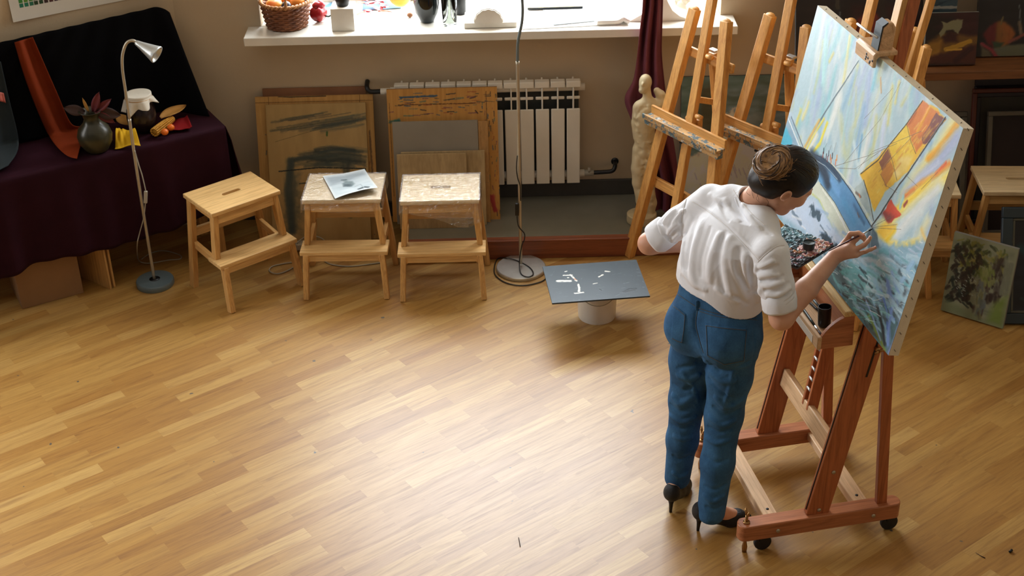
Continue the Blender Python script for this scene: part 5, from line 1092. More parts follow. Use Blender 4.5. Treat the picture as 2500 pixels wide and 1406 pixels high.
mb = MB(); mb.tube([(RX1 + .012, RYF + .035, .26), (RX1 + .07, RYF + .035, .26)], .017, 12); mb.tube([(RX1 + .045, RYF + .03, .26), (RX1 + .045, RYF + .02, .295)], .008, 10); mb.build('valve', MT['cable_white'], rd, world=True)

# ------------------------------------------------------------------ drawing boards leaning on the wall
MT['board_wood'] = wood('drawing_board', (176, 132, 76), (150, 106, 56), 'z', .65, 1, [(34, .70, (74, 84, 82)), (52, .73, (120, 60, 50))]); MT['board_edge'] = wood('board_edge', (168, 122, 66), (134, 92, 48), 'z', .6); MT['board_brown'] = plain('brown_hardboard', (130, 88, 58), .7); MT['board_grey'] = plain('grey_board', (142, 132, 116), .8, 0, .05); MT['board_tan'] = wood('tan_fibreboard', (176, 150, 106), (164, 138, 96), 'z', .7, .4, [(44, .76, (70, 60, 50))])
def leanframe(tl, tr, ytop, ybase, zb=.1):
    a, b = aty(*tl, ytop), aty(*tr, ytop); z = (a[2] + b[2]) / 2; x0, x1 = a[0], b[0]
    ey = np.array([0, ytop - ybase, z - zb]); H_ = np.linalg.norm(ey); return np.array([x0, ybase, zb]), x1 - x0, H_, np.array([1., 0, 0]), ey / H_
def lean_plain(name, label, tl, tr, yt, yb, th, mat, group='boards leaning on the wall', zb=.1):
    o, W, H_, ex, ey = leanframe(tl, tr, yt, yb, zb); nn = np.cross(ex, ey); mb = MB(); mb.box(o + ex * W / 2 + ey * H_ / 2 - nn * th / 2, (W, H_, th), R3(ex, ey, nn)); return simple(name, label, 'board', mb, mat, o, group, bevel=.002)
def lean_paint(name, label, tl, tr, yt, yb, th, base, fn, edge, n=240, zb=.1, cat='board', group='boards leaning on the wall', mat='oil_matt', face='painted_face'):
    o, W, H_, ex, ey = leanframe(tl, tr, yt, yb, zb); P_ = Paint(W, H_, n, int(n * H_ / W), base); fn(P_, W, H_); return canvas_obj(name, label, cat, P_, o, ex, ey, th, edge, face, mat, .0006, group)
def grain(P_, c1, c2, sc=(6, 90)):
    q = fbm(P_.s * sc[1], P_.t * sc[0], 4, 21)[..., None]; P_.c = np.array(c1) * (1 - q) + np.array(c2) * q
def fA(P_, W, H_):
    grain(P_, (166, 122, 66), (204, 160, 94)); wv_ = 5 * (P_.n(30) - .5)
    for q in (.07, W - .07): P_.stroke([(q, 0), (q, H_)], .0018, (96, 66, 36), soft=.5)
    P_.stroke([(0, H_ - .03), (W, H_ - .03)], .002, (110, 74, 40)); P_.stroke([(.2 * W, H_), (.3 * W, H_ - .004), (.6 * W, H_ - .003)], .004, (70, 56, 44)); P_.stroke([(W - .02, .4 * H_), (W - .025, .75 * H_)], .006, (120, 90, 60), ragged=.9)
    for k in range(40): x, y = rng.uniform(0, W), rng.uniform(0, H_); P_.stroke([(x, y), (x + rng.normal(0, .006), y + rng.normal(0, .01))], .003, [(70, 84, 84), (60, 48, 40), (140, 90, 60)][k % 3], soft=.6, op=.8)
def fC(P_, W, H_):
    grain(P_, (158, 128, 80), (186, 154, 100), (5, 20)); bl = [(58, 66, 62), (66, 76, 72), (52, 58, 58), (84, 86, 72)]
    for k in range(26): y = H_ * (.93 - .1 * rng.random()); x = rng.uniform(0, W * .7); P_.stroke([(x, y - .02), (x + .12, y - .005), (x + .22, y + .01)], rng.uniform(.004, .012), bl[k % 4], soft=.9, op=.45, ragged=.9)
    for k in range(34): y = H_ * rng.uniform(.56, .68); x = W * rng.uniform(.2, .62); P_.stroke([(x, y), (x + .08, y + .012), (x + .2, y - .006)], rng.uniform(.008, .018), bl[k % 4], soft=.8, op=.55, ragged=.9)
    for k in range(10): P_.stroke([(W * .22 + rng.normal(0, .01), H_ * .6), (W * .2 + rng.normal(0, .012), H_ * .4), (W * .2, H_ * .1)], .022, bl[k % 4], soft=.9, op=.35, ragged=.9)
    for k in range(7): P_.stroke([(W * .78 + rng.normal(0, .01), H_ * .6), (W * .77, H_ * .4), (W * .8, H_ * .2)], .016, bl[k % 4], soft=.9, op=.3, ragged=.9)
    P_.stroke([(W * .1, H_ * .53), (W * .5, H_ * .55), (W * .97, H_ * .535), (W * .98, H_ * .40)], .004, (38, 44, 44), ragged=.7); P_.stroke([(W * .3, H_ * .44), (W * .6, H_ * .455), (W * .8, H_ * .45)], .004, (70, 70, 56), ragged=.9); P_.stroke([(W * .05, H_ * .82), (W * .5, H_ * .86), (W * .9, H_ * .89)], .002, (100, 88, 60)); P_.stroke([(W * .08, H_ * .74), (W * .4, H_ * .80), (W * .6, H_ * .83)], .0015, (104, 90, 62)); P_.stroke([(W * .6, H_ * .775), (W * .603, H_ * .8)], .006, (70, 96, 50)); P_.poly([(W * .12, H_ * .1), (W * .2, H_ * .5), (W * .3, H_ * .5), (W * .28, H_ * .1)], (66, 74, 68), soft=.05, op=.6, ragged=.03)
def fD(P_, W, H_):
    grain(P_, (168, 118, 58), (206, 154, 82)); cs = [(60, 84, 104), (54, 60, 60), (150, 80, 50), (84, 110, 96), (110, 70, 80), (50, 50, 54)]
    for k in range(60): x = W * rng.uniform(.0, .9); y = H_ * rng.uniform(.80, .97); P_.stroke([(x, y), (x + rng.uniform(.01, .05), y + rng.normal(0, .003))], rng.uniform(.0015, .004), cs[k % 6], ragged=.9, op=.8)
    for k in range(70): x = W * rng.uniform(.86, 1); y = H_ * rng.uniform(.02, .95); P_.stroke([(x, y), (x + rng.normal(0, .002), y + rng.uniform(.005, .03))], rng.uniform(.0012, .004), cs[k % 6], ragged=.9, op=.75)
    P_.stroke([(W * .12, H_ * .94), (W * .45, H_ * .945)], .006, (62, 86, 108), ragged=.9); P_.stroke([(W * .1, H_ * .885), (W * .8, H_ * .885)], .003, (90, 56, 34), ragged=.9); P_.stroke([(W * .02, H_ * .76), (W * .1, H_ * .77)], .01, (70, 110, 96), ragged=.9); P_.stroke([(W * .9, H_ * .05), (W * .9, H_ * .97)], .0025, (84, 54, 34)); P_.stroke([(W * .92, .12), (W * .95, .05)], .02, (160, 60, 56), ragged=.9); P_.stroke([(W * .02, H_ * .2), (W * .02, H_ * .9)], .002, (100, 66, 38)); P_.stroke([(W * .8, H_ * .83), (W * .82, H_ * .81)], .004, (60, 44, 34))
lean_plain('drawing_board', 'brown hardboard panel at the very back of the left stack', (640, 216), (893, 211), 6.918, 6.74, .012, MT['board_brown'], zb=.003)
lean_paint('drawing_board', 'framed wooden drawing board behind the one with the dark painted outline', (622, 236), (910, 231), 6.885, 6.66, .022, (176, 128, 68), fA, MT['board_edge'], zb=.003)
lean_paint('drawing_board', 'wooden board with a dark grey-green painted outline, behind the stools', (648, 256), (892, 250), 6.855, 6.61, .014, (160, 126, 76), fC, MT['board_edge'], zb=.003)
lean_paint('drawing_board', 'tall wooden board spotted with paint in front of the radiator', (943, 218), (1213, 213), 6.80, 6.66, .02, (180, 128, 64), fD, MT['board_edge'])
lean_plain('drawing_board', 'grey panel leaning on the paint-spotted board', (957, 297), (1166, 294), 6.735, 6.63, .01, MT['board_grey'])
lean_plain('wooden_strip', 'narrow wooden strip right of the grey panel', (1167, 296), (1191, 296), 6.735, 6.63, .012, MT['board_wood'])
lean_plain('drawing_board', 'olive tan board between the grey panel and the smallest board', (978, 371), (1183, 368), 6.68, 6.60, .012, MT['board_tan'])
lean_plain('drawing_board', 'smallest tan board in front, behind the film-wrapped stool', (968, 378), (1138, 374), 6.652, 6.575, .014, MT['board_tan'])
# power strip and cables
p = atz(745, 622, .1); ps = thing('power_strip', 'white power strip with cables on the floor behind the stools', 'power strip', atz(745, 622, .0))
mb = MB(); mb.bar(atz(722, 600, .03), atz(772, 596, .03), .05, .035, (0, 1, 0)); mb.build('socket_bar', MT['cable_white'], ps, world=True, bevel=.004)
mb = MB(); mb.tube(spline([atz(x, y, .006) for x, y in ((720, 640), (700, 642), (665, 650), (658, 662), (680, 668), (712, 655), (725, 640))], 6), .003, 6); mb.tube(spline([atz(724, 600, .035), atz(730, 588, .06), atz(755, 575, .06), atz(782, 580, .05), atz(795, 590, .03)], 6), .003, 6); mb.tube(spline([atz(x, y, .005) for x, y in ((772, 616), (800, 642), (850, 650), (900, 645), (935, 640))], 6), .003, 6); mb.build('cable', MT['cable_white'], ps, world=True)
# ------------------------------------------------------------------ bucket with a slate-grey board lying on it
cbk = atz(1460, 794, 0) + np.array([0, .09, 0]); bu = thing('bucket', 'white plastic bucket under the slate grey board', 'bucket', cbk)
mb = MB(); mb.lathe([(0, 0), (.088, 0), (.09, .004), (.098, .2), (.102, .2), (.102, .214), (.095, .214), (.086, .01), (0, .008)], (0, 0, 0), 48); mb.build('tub', MT['white_paint'], bu, smooth=40)
mb = MB(); mb.tube([(.102 * cos(a), .102 * sin(a) - .012 * max(0, -sin(a)), .195 - .075 * max(0, -sin(a))) for a in np.linspace(pi, 2 * pi, 24)], .0022, 6); mb.build('handle', MT['satin'], bu)
q = [atz(x, y, .222) for x, y in ((1330, 650), (1560, 632), (1587, 722), (1348, 740))]; ex = unit(q[2] - q[3]); ey = unit((q[0] - q[3]) - ex * ((q[0] - q[3]) @ ex)); W_, H_ = np.linalg.norm(q[2] - q[3]), (q[0] - q[3]) @ ey
P = Paint(W_, H_, 300, 230, (62, 74, 82)); P.c += 9 * (P.n(9)[..., None] - .5)
bq = lambda x, y: np.array([(atz(x, y, .222) - q[3]) @ ex, (atz(x, y, .222) - q[3]) @ ey])
for k in range(60): x = rng.uniform(0, W_); y = rng.uniform(0, H_); P.stroke([(x, y), (x + rng.normal(0, .012), y + rng.normal(0, .006))], rng.uniform(.001, .003), (120, 132, 140), soft=.8, op=rng.uniform(.2, .7), ragged=.9)
for (a, b_, w_) in (((1362, 686), (1392, 686), 4.5), ((1376, 672), (1396, 672), 2.5), ((1392, 670), (1408, 686), 2.6), ((1412, 694), (1414, 704), 3), ((1404, 716), (1424, 714), 3), ((1414, 706), (1413, 712), 3), ((1478, 662), (1488, 663), 3), ((1462, 676), (1472, 671), 2.5), ((1380, 663), (1384, 662), 2), ((1386, 678), (1388, 678), 2), ((1448, 693), (1458, 691), 1.4)):
    P.stroke([bq(*a), bq(*b_)], w_ / 500, (226, 226, 218), soft=.3, ragged=.8)
P.stroke([bq(1402, 680), bq(1407, 684)], .004, (206, 150, 120)); P.stroke([bq(1522, 713), bq(1536, 706), bq(1552, 705)], .008, (38, 48, 54), soft=.8, ragged=.9); P.stroke([bq(1526, 714), bq(1548, 708)], .006, (38, 48, 54), soft=.8, ragged=.9); P.stroke([bq(1464, 707), bq(1467, 709)], .005, (36, 44, 50))
canvas_obj('slate_board', 'slate grey board flecked with white paint lying on the bucket', 'board', P, q[3], ex, ey, .007, plain('slate_edge', (52, 64, 72), .6), relief=.001, mat='oil', edge_name='board_edge')
# ------------------------------------------------------------------ tall lamp by the window
LB = atz(1272, 658, 0); fl = thing('floor_lamp', 'tall thin floor lamp on a round steel base in front of the radiator', 'lamp', LB)
mb = MB(); mb.lathe([(0, 0), (.124, 0), (.126, .004), (.126, .016), (.122, .020), (.02, .022), (0, .022)], LB, 64); mb.build('base', MT['steel'], fl, world=True, smooth=40)
pts = [aty(x, y, LB[1]) for x, y in ((1271.5, 643), (1268, 420), (1265, 230), (1263.5, 150))]; mb = MB(); mb.tube(spline(pts, 6), .0082, 12); mb.build('pole', MT['satin'], fl, world=True)
pts = [aty(x, y, LB[1]) for x, y in ((1263.5, 150), (1264, 110), (1268, 84), (1274, 55), (1276, 25), (1274, -10), (1268, -60), (1280, -120))]; mb = MB(); mb.tube(spline(pts, 8), .007, 10); mb.build('flexible_neck', MT['grey_metal'], fl, world=True)
a_ = aty(1280, -120, LB[1]); mb = MB(); mb.lathe([(0, 0), (.014, 0), (.02, .03), (.06, .14), (.056, .14), (.016, .04), (0, .03)], a_, 32, R3(*basis((.6, -.3, -.5)))); mb.build('lamp_shade', MT['lamp_shade'], fl, world=True)
f = lambda x, y: aty(x, y, LB[1] - .014)
mb = MB(); mb.tube(spline([f(1263, 380), f(1261, 410), f(1264, 435), f(1270, 455), f(1271, 490)], 6), .003, 6); mb.tube(spline([f(1262, 525), f(1266, 552), f(1280, 570), f(1280, 585), f(1274, 600)] + [f(1268, 640)] + [atz(x, y, .025) for x, y in ((1272, 668), (1290, 676), (1302, 668), (1292, 652), (1262, 636), (1235, 630))] + [atz(x, y, .005) for x, y in ((1215, 632), (1207, 652), (1210, 672), (1235, 690), (1275, 697), (1320, 688), (1345, 672), (1360, 690))], 7), .003, 6); mb.build('power_cord', MT['cable_black'], fl, world=True)
mb = MB(); mb.bar(f(1262, 496), f(1262, 526), .018, .016); mb.build('foot_switch', MT['black'], fl, world=True, bevel=.004)
# ------------------------------------------------------------------ maroon curtain caught up beside the window
MT['maroon'] = cloth('maroon_curtain', (116, 62, 74), .75, 400, .12, spec=.2)
Lp = spline([(x, y, 0) for x, y in ((1572, -260), (1571, -100), (1570, 0), (1562, 70), (1556, 130), (1547, 195), (1526, 242), (1545, 300), (1570, 380), (1588, 450), (1588, 518))], 6); Rp = spline([(x, y, 0) for x, y in ((1622, -260), (1620, -100), (1619, 0), (1617, 70), (1616, 130), (1622, 195), (1630, 260), (1645, 350), (1656, 430), (1664, 490), (1662, 530))], 6)
def cf(u, v):
    q = v * (len(Lp) - 1); i = min(int(q), len(Lp) - 2); t_ = q - i; a = Lp[i] * (1 - t_) + Lp[i + 1] * t_; b_ = Rp[i] * (1 - t_) + Rp[i + 1] * t_; p = a * (1 - u) + b_ * u
    return aty(p[0], p[1], 6.725 - .022 * sin(u * 5.5 * pi + 1.2 * sin(v * 5)) - .012 * sin(u * 13 + v * 9) - .03 * exp(-((v - .63) / .12) ** 2) * (1 - u))
mb = MB(); mb.sheet(cf, 60, 110, .003); simple('curtain', 'maroon curtain hanging in a twist beside the plaster figure', 'curtain', mb, MT['maroon'], aty(1625, 520, 6.72))
# ------------------------------------------------------------------ plaster anatomy figure on the ledge
SY = 6.60; G = lambda x, y, dy=0: aty(x, y, SY + dy)
st_ = thing('plaster_figure', 'yellowed plaster anatomy figure of a standing man on the ledge', 'statue', G(1572, 548))
lo = np.min([G(1520, 575), G(1640, 160)], 0) - (.05, .16, .03); hi = np.max([G(1520, 575), G(1640, 160)], 0) + (.05, .16, .03); b = Blob(lo, hi, .0038)
b.ell(G(1576, 200), (.032, .036, .040), None, .01); b.cone(G(1572, 212, -.012), G(1568, 220, -.02), .024, .018, .012); b.ell(G(1569, 206, -.036), (.006, .010, .01), None, .008); b.cone(G(1578, 220), G(1583, 248), .022, .022, .015)
b.chain([G(1583, 262), G(1576, 285), G(1572, 318), G(1575, 345), G(1577, 365)], [.045, .058, .048, .046, .052], .03); b.cone(G(1562, 262, -.01), G(1602, 262), .034, .034, .03)
for (x, y, r) in ((1561, 285, .03), (1586, 288, .03), (1568, 318, .022), (1580, 320, .022), (1560, 300, .02), (1572, 338, .02)): b.ell(G(x, y, -.03), (r, r * .7, r * .8), None, .012)
b.chain([G(1601, 258), G(1617, 250, .01), G(1613, 232, .02), G(1604, 222, .03)], [.03, .024, .022, .018], .012)      # raised arm
b.chain([G(1560, 265), G(1553, 300), G(1555, 335, -.01)], [.028, .022, .018], .012)
b.chain([G(1566, 365), G(1562, 410), G(1560, 445), G(1568, 490), G(1573, 525)], [.046, .043, .034, .032, .02], .012); b.chain([G(1586, 365), G(1584, 415), G(1582, 455), G(1588, 495), G(1588, 528)], [.046, .042, .033, .032, .02], .012)
for (x, y) in ((1557, 395), (1568, 400), (1580, 400), (1590, 395), (1564, 475), (1590, 478)): b.ell(G(x, y, -.025), (.018, .018, .035), None, .01)
b.cone(G(1572, 532), G(1562, 540, -.05), .02, .013, .01); b.cone(G(1588, 532), G(1590, 542, -.05), .02, .013, .01)
zb = .1; cB = G(1566, 545); cB[2] = zb; sl, X, Y, Z_ = b.blk(lo, hi); d_ = np.maximum(np.sqrt(((X - cB[0]) / 1.0) ** 2 + ((Y - cB[1]) / .9) ** 2) - .078, np.abs(Z_ - zb - .024) - .0235); b.mix(sl, d_.astype(np.float32), .008)
nf = np.random.default_rng(8)
for k in range(110):
    x, y = nf.uniform(1550, 1600), nf.uniform(255, 520); p = G(x, y, -.045); b.fold([p, p + nf.normal(0, .012, 3) * (1, .3, 1), p + nf.normal(0, .02, 3) * (1, .3, 1)], nf.choice([-.006, .005]), .006, 2)
MT['old_plaster'] = plain('yellowed_plaster', (206, 190, 152), .55, 0, .12, 16, .1, 60); b.plane((0, 0, zb + .0005), (0, 0, -1), .001); b.build('figure', MT['old_plaster'], st_)
# ------------------------------------------------------------------ things on the window sill
SZ = SILL + .001
MT['wicker'] = plain('brown_wicker', (150, 92, 52), .55, 0, .25, 30, c2=(96, 52, 32)); MT['wicker_l'] = plain('pale_wicker', (178, 126, 76), .55, 0, .2)
bc = atz(702, 62, SZ); bs = thing('wicker_basket', 'brown wicker basket of fruit at the left end of the sill', 'basket', bc)
RB = lambda z: .096 + .026 * (z / .13) ** .8
mb = MB()
for k in range(11):
    z = .008 + k * .0112; n = 144; mb.tube([((RB(z) + .0042 * sin(14 * a + pi * k)) * cos(a), (RB(z) + .0042 * sin(14 * a + pi * k)) * sin(a), z + .002 * sin(3 * a)) for a in np.linspace(0, 2 * pi, n + 1)[:-1]], .0058, 6, True)
mb.build('weave', MT['wicker'], bs)
for k in range(28):
    a = 2 * pi * k / 28; mb = MB(); mb.tube([(RB(z) * cos(a), RB(z) * sin(a), z) for z in np.linspace(0, .13, 6)], .0035, 6); mb.build('stake', MT['wicker'], bs)
mb = MB()
for ph in (0, pi): mb.tube([((.123 + .005 * cos(18 * a + ph)) * cos(a), (.123 + .005 * cos(18 * a + ph)) * sin(a), .132 + .005 * sin(18 * a + ph)) for a in np.linspace(0, 2 * pi, 181)[:-1]], .006, 6, True)
mb.build('rim', MT['wicker_l'], bs); mb = MB(); mb.lathe([(0, 0), (.097, 0), (.097, .006), (0, .006)], (0, 0, 0), 40); mb.build('bottom', MT['wicker'], bs)
for ph in (0, pi):
    mb = MB(); mb.tube([(.02 + .004 * cos(ph + q * 20), -.12 * cos(q) + .004 * sin(ph + q * 20), .12 + .2 * sin(q)) for q in np.linspace(0, pi, 50)], .005, 6); mb.build('handle', MT['wicker_l'], bs)
def fruit(name, label, c, r, mat, w=None, stem=True, group='fruit in the basket'):
    t_ = thing(name, label, 'fruit', np.array(c) - (0, 0, r * .95), 0, group); mb = MB(); mb.ball(c, (r, r, r * .95), None, 24, 16, w); mb.build('flesh', mat, t_, world=True)
    if stem: mb = MB(); mb.tube([np.array(c) + (0, 0, r * .78), np.array(c) + (.004, 0, r * 1.15)], .002, 6); mb.build('stem', MT['brown_leaf'], t_, world=True)
    return t_
MT['apple_y'] = plain('yellow_red_apple', (226, 176, 52), .35, 0, .1, 10, c2=(206, 78, 40)); MT['plum'] = plain('dark_plum', (28, 32, 52), .35, 0, .2); MT['pepper'] = plain('red_pepper', (168, 26, 30), .22, 0, .1, 8, c2=(120, 14, 30)); MT['stem_g'] = plain('dark_green_stem', (30, 40, 30), .5); MT['peach'] = plain('orange_peach', (224, 140, 50), .45, 0, .15, 9)
wa = lambda d: 1 - .18 * max(0, d[2]) ** 6 - .1 * max(0, -d[2]) ** 6
fruit('apple', 'large yellow and red apple in the wicker basket', bc + (-.05, -.04, .118), .044, MT['apple_y'], wa); fruit('plum', 'dark blue plum between the two apples in the basket', bc + (.015, -.068, .125), .026, MT['plum']); fruit('peach', 'orange peach on the right side of the basket', bc + (.062, .0, .122), .036, MT['peach'], wa); fruit('apple', 'yellow apple at the back of the basket', bc + (.012, .062, .115), .038, MT['apple_y'], wa); fruit('peach', 'orange peach at the back left of the basket', bc + (-.05, .044, .11), .034, MT['peach'], wa)
pc = atz(778, 57, SZ) + np.array([0, .03, .041]); pp = thing('bell_pepper', 'shiny red bell pepper between the basket and the white cube', 'pepper', pc - (0, 0, .041))
mb = MB(); mb.ball(pc, (.043, .043, .045), rz3(.3), 40, 22, lambda d: (1 + .09 * cos(4 * atan2(d[1], d[0]))) * (1 - .25 * max(0, d[2]) ** 8) * (1 - .12 * max(0, -d[2]))); mb.ball(pc + (0, .012, .04), (.034, .03, .024), None, 24, 12, lambda d: 1 + .08 * cos(3 * atan2(d[1], d[0]))); mb.build('flesh', MT['pepper'], pp, world=True)
mb = MB(); mb.tube(spline([pc + (.035, -.01, -.01), pc + (.052, -.012, -.012), pc + (.064, -.012, -.006)], 4), .005, 8); mb.build('stem', MT['stem_g'], pp, world=True)
cc = atz(839, 76, SZ) + np.array([0, .058, .058]); mb = MB(); mb.box(cc, (.116, .116, .116), rz3(-.02)); simple('plaster_cube', 'white plaster cube on the sill under the small black pot', 'cube', mb, MT['plaster'], cc - (0, 0, .058), bevel=.002)
po = thing('pot', 'small black pot standing on the white cube', 'pot', cc + (.0, -.005, .0585)); mb = MB(); mb.lathe([(0, 0), (.026, 0), (.032, .006), (.038, .04), (.036, .075), (.04, .082), (.034, .08), (.03, .02), (0, .015)], (0, 0, 0), 32); mb.build('pot_body', MT['black'], po)
# picture card and coloured leaves lying on blue cloth, bowl, nut
q0 = atz(765, 20, SZ + .001); P = Paint(.16, .11, 60, 40, (206, 222, 230)); P.poly([(.02, .0), (.07, .05), (.12, .11), (.16, .11), (.16, .06), (.08, .0)], (70, 110, 140), soft=.02); P.stroke([(.0, .09), (.06, .02)], .004, (70, 100, 120)); canvas_obj('picture_card', 'blue and white picture card lying behind the bell pepper', 'card', P, q0, unit((1, .1, 0)), unit((-.1, 1, 0)), .001, MT['white_paint'], 'picture', 'print', 0)
MT['blue_cloth'] = cloth('pale_blue_cloth', (120, 156, 186), .8); q0 = atz(884, 30, SZ); mb = MB(); mb.sheet(lambda u, v: q0 + np.array([.20 * u, .02 + .16 * v + .02 * u, .003 + .010 * (1 + sin(9 * u + 4 * v)) * sin(pi * v)]), 24, 20, .0015); simple('blue_cloth', 'pale blue cloth under the pink leaves on the sill', 'cloth', mb, MT['blue_cloth'], q0)
MT['pink_leaf'] = plain('pink_red_leaf', (206, 74, 84), .6, 0, .2, 20, c2=(226, 140, 140)); MT['rust_leaf'] = plain('rust_leaf', (176, 84, 50), .6)
ql = thing('leaf_spray', 'spray of pink and rust autumn leaves lying on the blue cloth', 'leaves', atz(930, 30, SZ))
for k in range(26):
    p = atz(rng.uniform(890, 940), rng.uniform(-14, 32), SZ + .032); a = rng.uniform(-.4, 6.2); mb = MB(); leaf(mb, p, (cos(a), .6 * sin(a), rng.uniform(0, .35)), (0, 0, 1), rng.uniform(.035, .07), rng.uniform(.010, .018), .2); mb.build('leaf', MT['pink_leaf'] if k % 5 else MT['rust_leaf'], ql, world=True)
bw = atz(978, 12, SZ + .03); bo_ = thing('bowl', 'yellow bowl lying among the pink leaves', 'bowl', bw); mb = MB(); mb.lathe([(0, 0), (.03, 0), (.05, .02), (.066, .05), (.068, .055), (.062, .052), (.045, .02), (0, .008)], (0, 0, 0), 36); mb.build('bowl_body', plain('yellow_glaze', (224, 186, 60), .3), bo_)
nw = atz(1001, 44, SZ) + np.array([0, .01, .0125]); mb = MB(); mb.ball(nw, (.015, .012, .0125), None, 16, 10, lambda d: 1 + .05 * sin(9 * d[0]) * sin(8 * d[2])); simple('walnut', 'walnut beside the dark glass vase', 'nut', mb, plain('walnut_shell', (150, 98, 60), .6), nw - (0, 0, .0125))
t = NT('smoky_glass'); t.b.inputs['Transmission Weight'].default_value = .35; MT['smoky'] = t.fin(lin((18, 24, 26)), .08, 0, None, .6)
t = NT('clear_glass'); t.b.inputs['Transmission Weight'].default_value = 1; t.b.inputs['IOR'].default_value = 1.3; MT['glass'] = t.fin((.95, 1, .96), .02)
vc = atz(1043, 57, SZ) + np.array([0, .03, 0]); dv = thing('glass_vase', 'dark smoky glass vase on the sill', 'vase', vc); mb = MB(); mb.lathe([(0, 0), (.032, 0), (.036, .004), (.058, .05), (.066, .10), (.062, .16), (.05, .2), (.046, .2), (.058, .155), (.06, .1), (.05, .05), (.03, .02), (0, .018)], (0, 0, 0), 40); mb.build('glass_body', MT['smoky'], dv)
gc = atz(1098, 65, SZ) + np.array([0, .03, 0]); gt = thing('drinking_glass', 'clear tumbler with a green stem in it next to the dark vase', 'glass', gc); mb = MB(); mb.lathe([(0, 0), (.034, 0), (.036, .003), (.04, .15), (.0375, .15), (.033, .014), (0, .012)], (0, 0, 0), 40); mb.build('tumbler', MT['glass'], gt)
mb = MB(); mb.tube(spline([(.01, 0, .014), (.0, .005, .06), (-.012, .0, .1)], 5), .003, 6); leaf(mb, np.array([0, 0, .05]), np.array([.3, 0, 1]), (0, -1, 0), .06, .014, .1); leaf(mb, np.array([-.006, 0, .07]), np.array([-.4, 0, .8]), (0, -1, 0), .05, .014, .1); mb.build('green_stem', plain('green_sprig', (90, 120, 60), .5), gt)
kc = atz(1124, 36, SZ) + np.array([0, .02, 0]); kb = thing('bottle', 'black bottle behind the clear tumbler', 'bottle', kc); mb = MB(); mb.lathe([(0, 0), (.028, 0), (.03, .004), (.03, .12), (.012, .16), (.012, .2), (0, .2)], (0, 0, 0), 30); mb.build('bottle_body', MT['black'], kb)
# plaster casts
a_, b_ = atz(1134, 70, SZ), atz(1262, 68, SZ); mb = MB(); W_ = b_[0] - a_[0]; mb.box(((a_[0] + b_[0]) / 2, a_[1] + .085, SZ + .014), (W_, .17, .027)); sh = thing('plaster_shell', 'white plaster shell cast on a flat slab', 'plaster cast', ((a_[0] + b_[0]) / 2, a_[1] + .085, SZ)); mb.build('slab', MT['plaster'], sh, world=True, bevel=.003)
c_ = atz(1193, 57, SZ + .027); mb = MB()
def shl(u, v):
    a = pi * u; r = .068 * (1 + .05 * abs(sin(a * 7))); return c_ + np.array([r * cos(a) * (1 - .15 * v), .01 + .11 * v, r * sin(a) * (1 - .35 * v * v)])
mb.sheet(shl, 90, 16, .004); mb.prism([(shl(u, 0)[0] - c_[0], shl(u, 0)[2] - c_[2]) for u in np.linspace(0, 1, 60)], .012, c_ + np.array([0, .014, 0]), R3((1, 0, 0), (0, 0, 1), (0, -1, 0))); mb.build('shell', MT['plaster'], sh, world=True, smooth=40)
def arcsolid(pxs, yf, dep, name, label):
    pts = [aty(x, y, yf) for x, y in pxs]; o = pts[0].copy(); o[2] = SZ; mb = MB(); mb.prism([(p[0] - o[0], max(p[2] - SZ, 0)) for p in pts], dep, o, R3((1, 0, 0), (0, 0, 1), (0, -1, 0)) @ np.diag([1, 1, -1])); t_ = thing(name, label, 'plaster cast', o); mb.build('cast', MT['plaster'], t_, world=True, smooth=30); return t_
ac = arcsolid([(1523, 66), (1690, 62), (1690, 52), (1660, 40), (1642, 26), (1630, 4), (1622, -30), (1598, -30), (1592, 6), (1582, 28), (1562, 38), (1540, 50)], 6.86, .16, 'plaster_ornament', 'white plaster scroll ornament behind the maroon curtain')
a_ = atz(1458, 62, SZ + .002); mb = MB(); mb.sheet(lambda u, v: a_ + np.array([.165 * u, .19 * v, .022 + .02 * sin(pi * u) * v + .016 * exp(-((u - .8) / .12) ** 2)]), 30, 20, .02); simple('plaster_relief', 'low white plaster relief slab left of the scroll ornament', 'plaster cast', mb, MT['plaster'], a_)
mb = MB(); leafp = atz(1650, 30, SZ + .0); mb.sheet(lambda u, v: leafp + np.array([.10 * u - .02, .05 + .14 * v, .03 + .06 * sin(pi * u) * (1 - .5 * v) + .01 * sin(14 * u)]), 24, 16, .03); simple('plaster_scroll', 'white curled plaster scroll at the right of the ornament', 'plaster cast', mb, MT['plaster'], leafp)
# papers
MT['paper'] = plain('white_paper', (236, 234, 228), .75, 0, .02)
def paper(name, label, px4, z, mat, lift=0.0, group='papers on the sill'):
    q = [atz(x, y, z) for x, y in px4]; mb = MB(); mb.sheet(lambda u, v: (q[0] * (1 - u) + q[1] * u) * (1 - v) + (q[3] * (1 - u) + q[2] * u) * v + np.array([0, 0, lift * (v ** 4) * sin(pi * u) ** .5]), 16, 12, .0008); return simple(name, label, 'paper', mb, mat, q[3], group)
paper('paper_sheet', 'large white paper sheet reaching the front of the sill', ((1268, -14), (1480, -14), (1516, 60), (1274, 72)), SZ + .001, MT['paper'])
paper('paper_sheet', 'grey paper sheet under the colourful magazine', ((1318, 14), (1440, 16), (1452, 52), (1352, 62)), SZ + .004, plain('grey_paper', (170, 176, 180), .8))
q = [atz(x, y, SZ + .012) for x, y in ((1290, -20), (1424, -20), (1424, 12), (1388, 22), (1288, 18))]
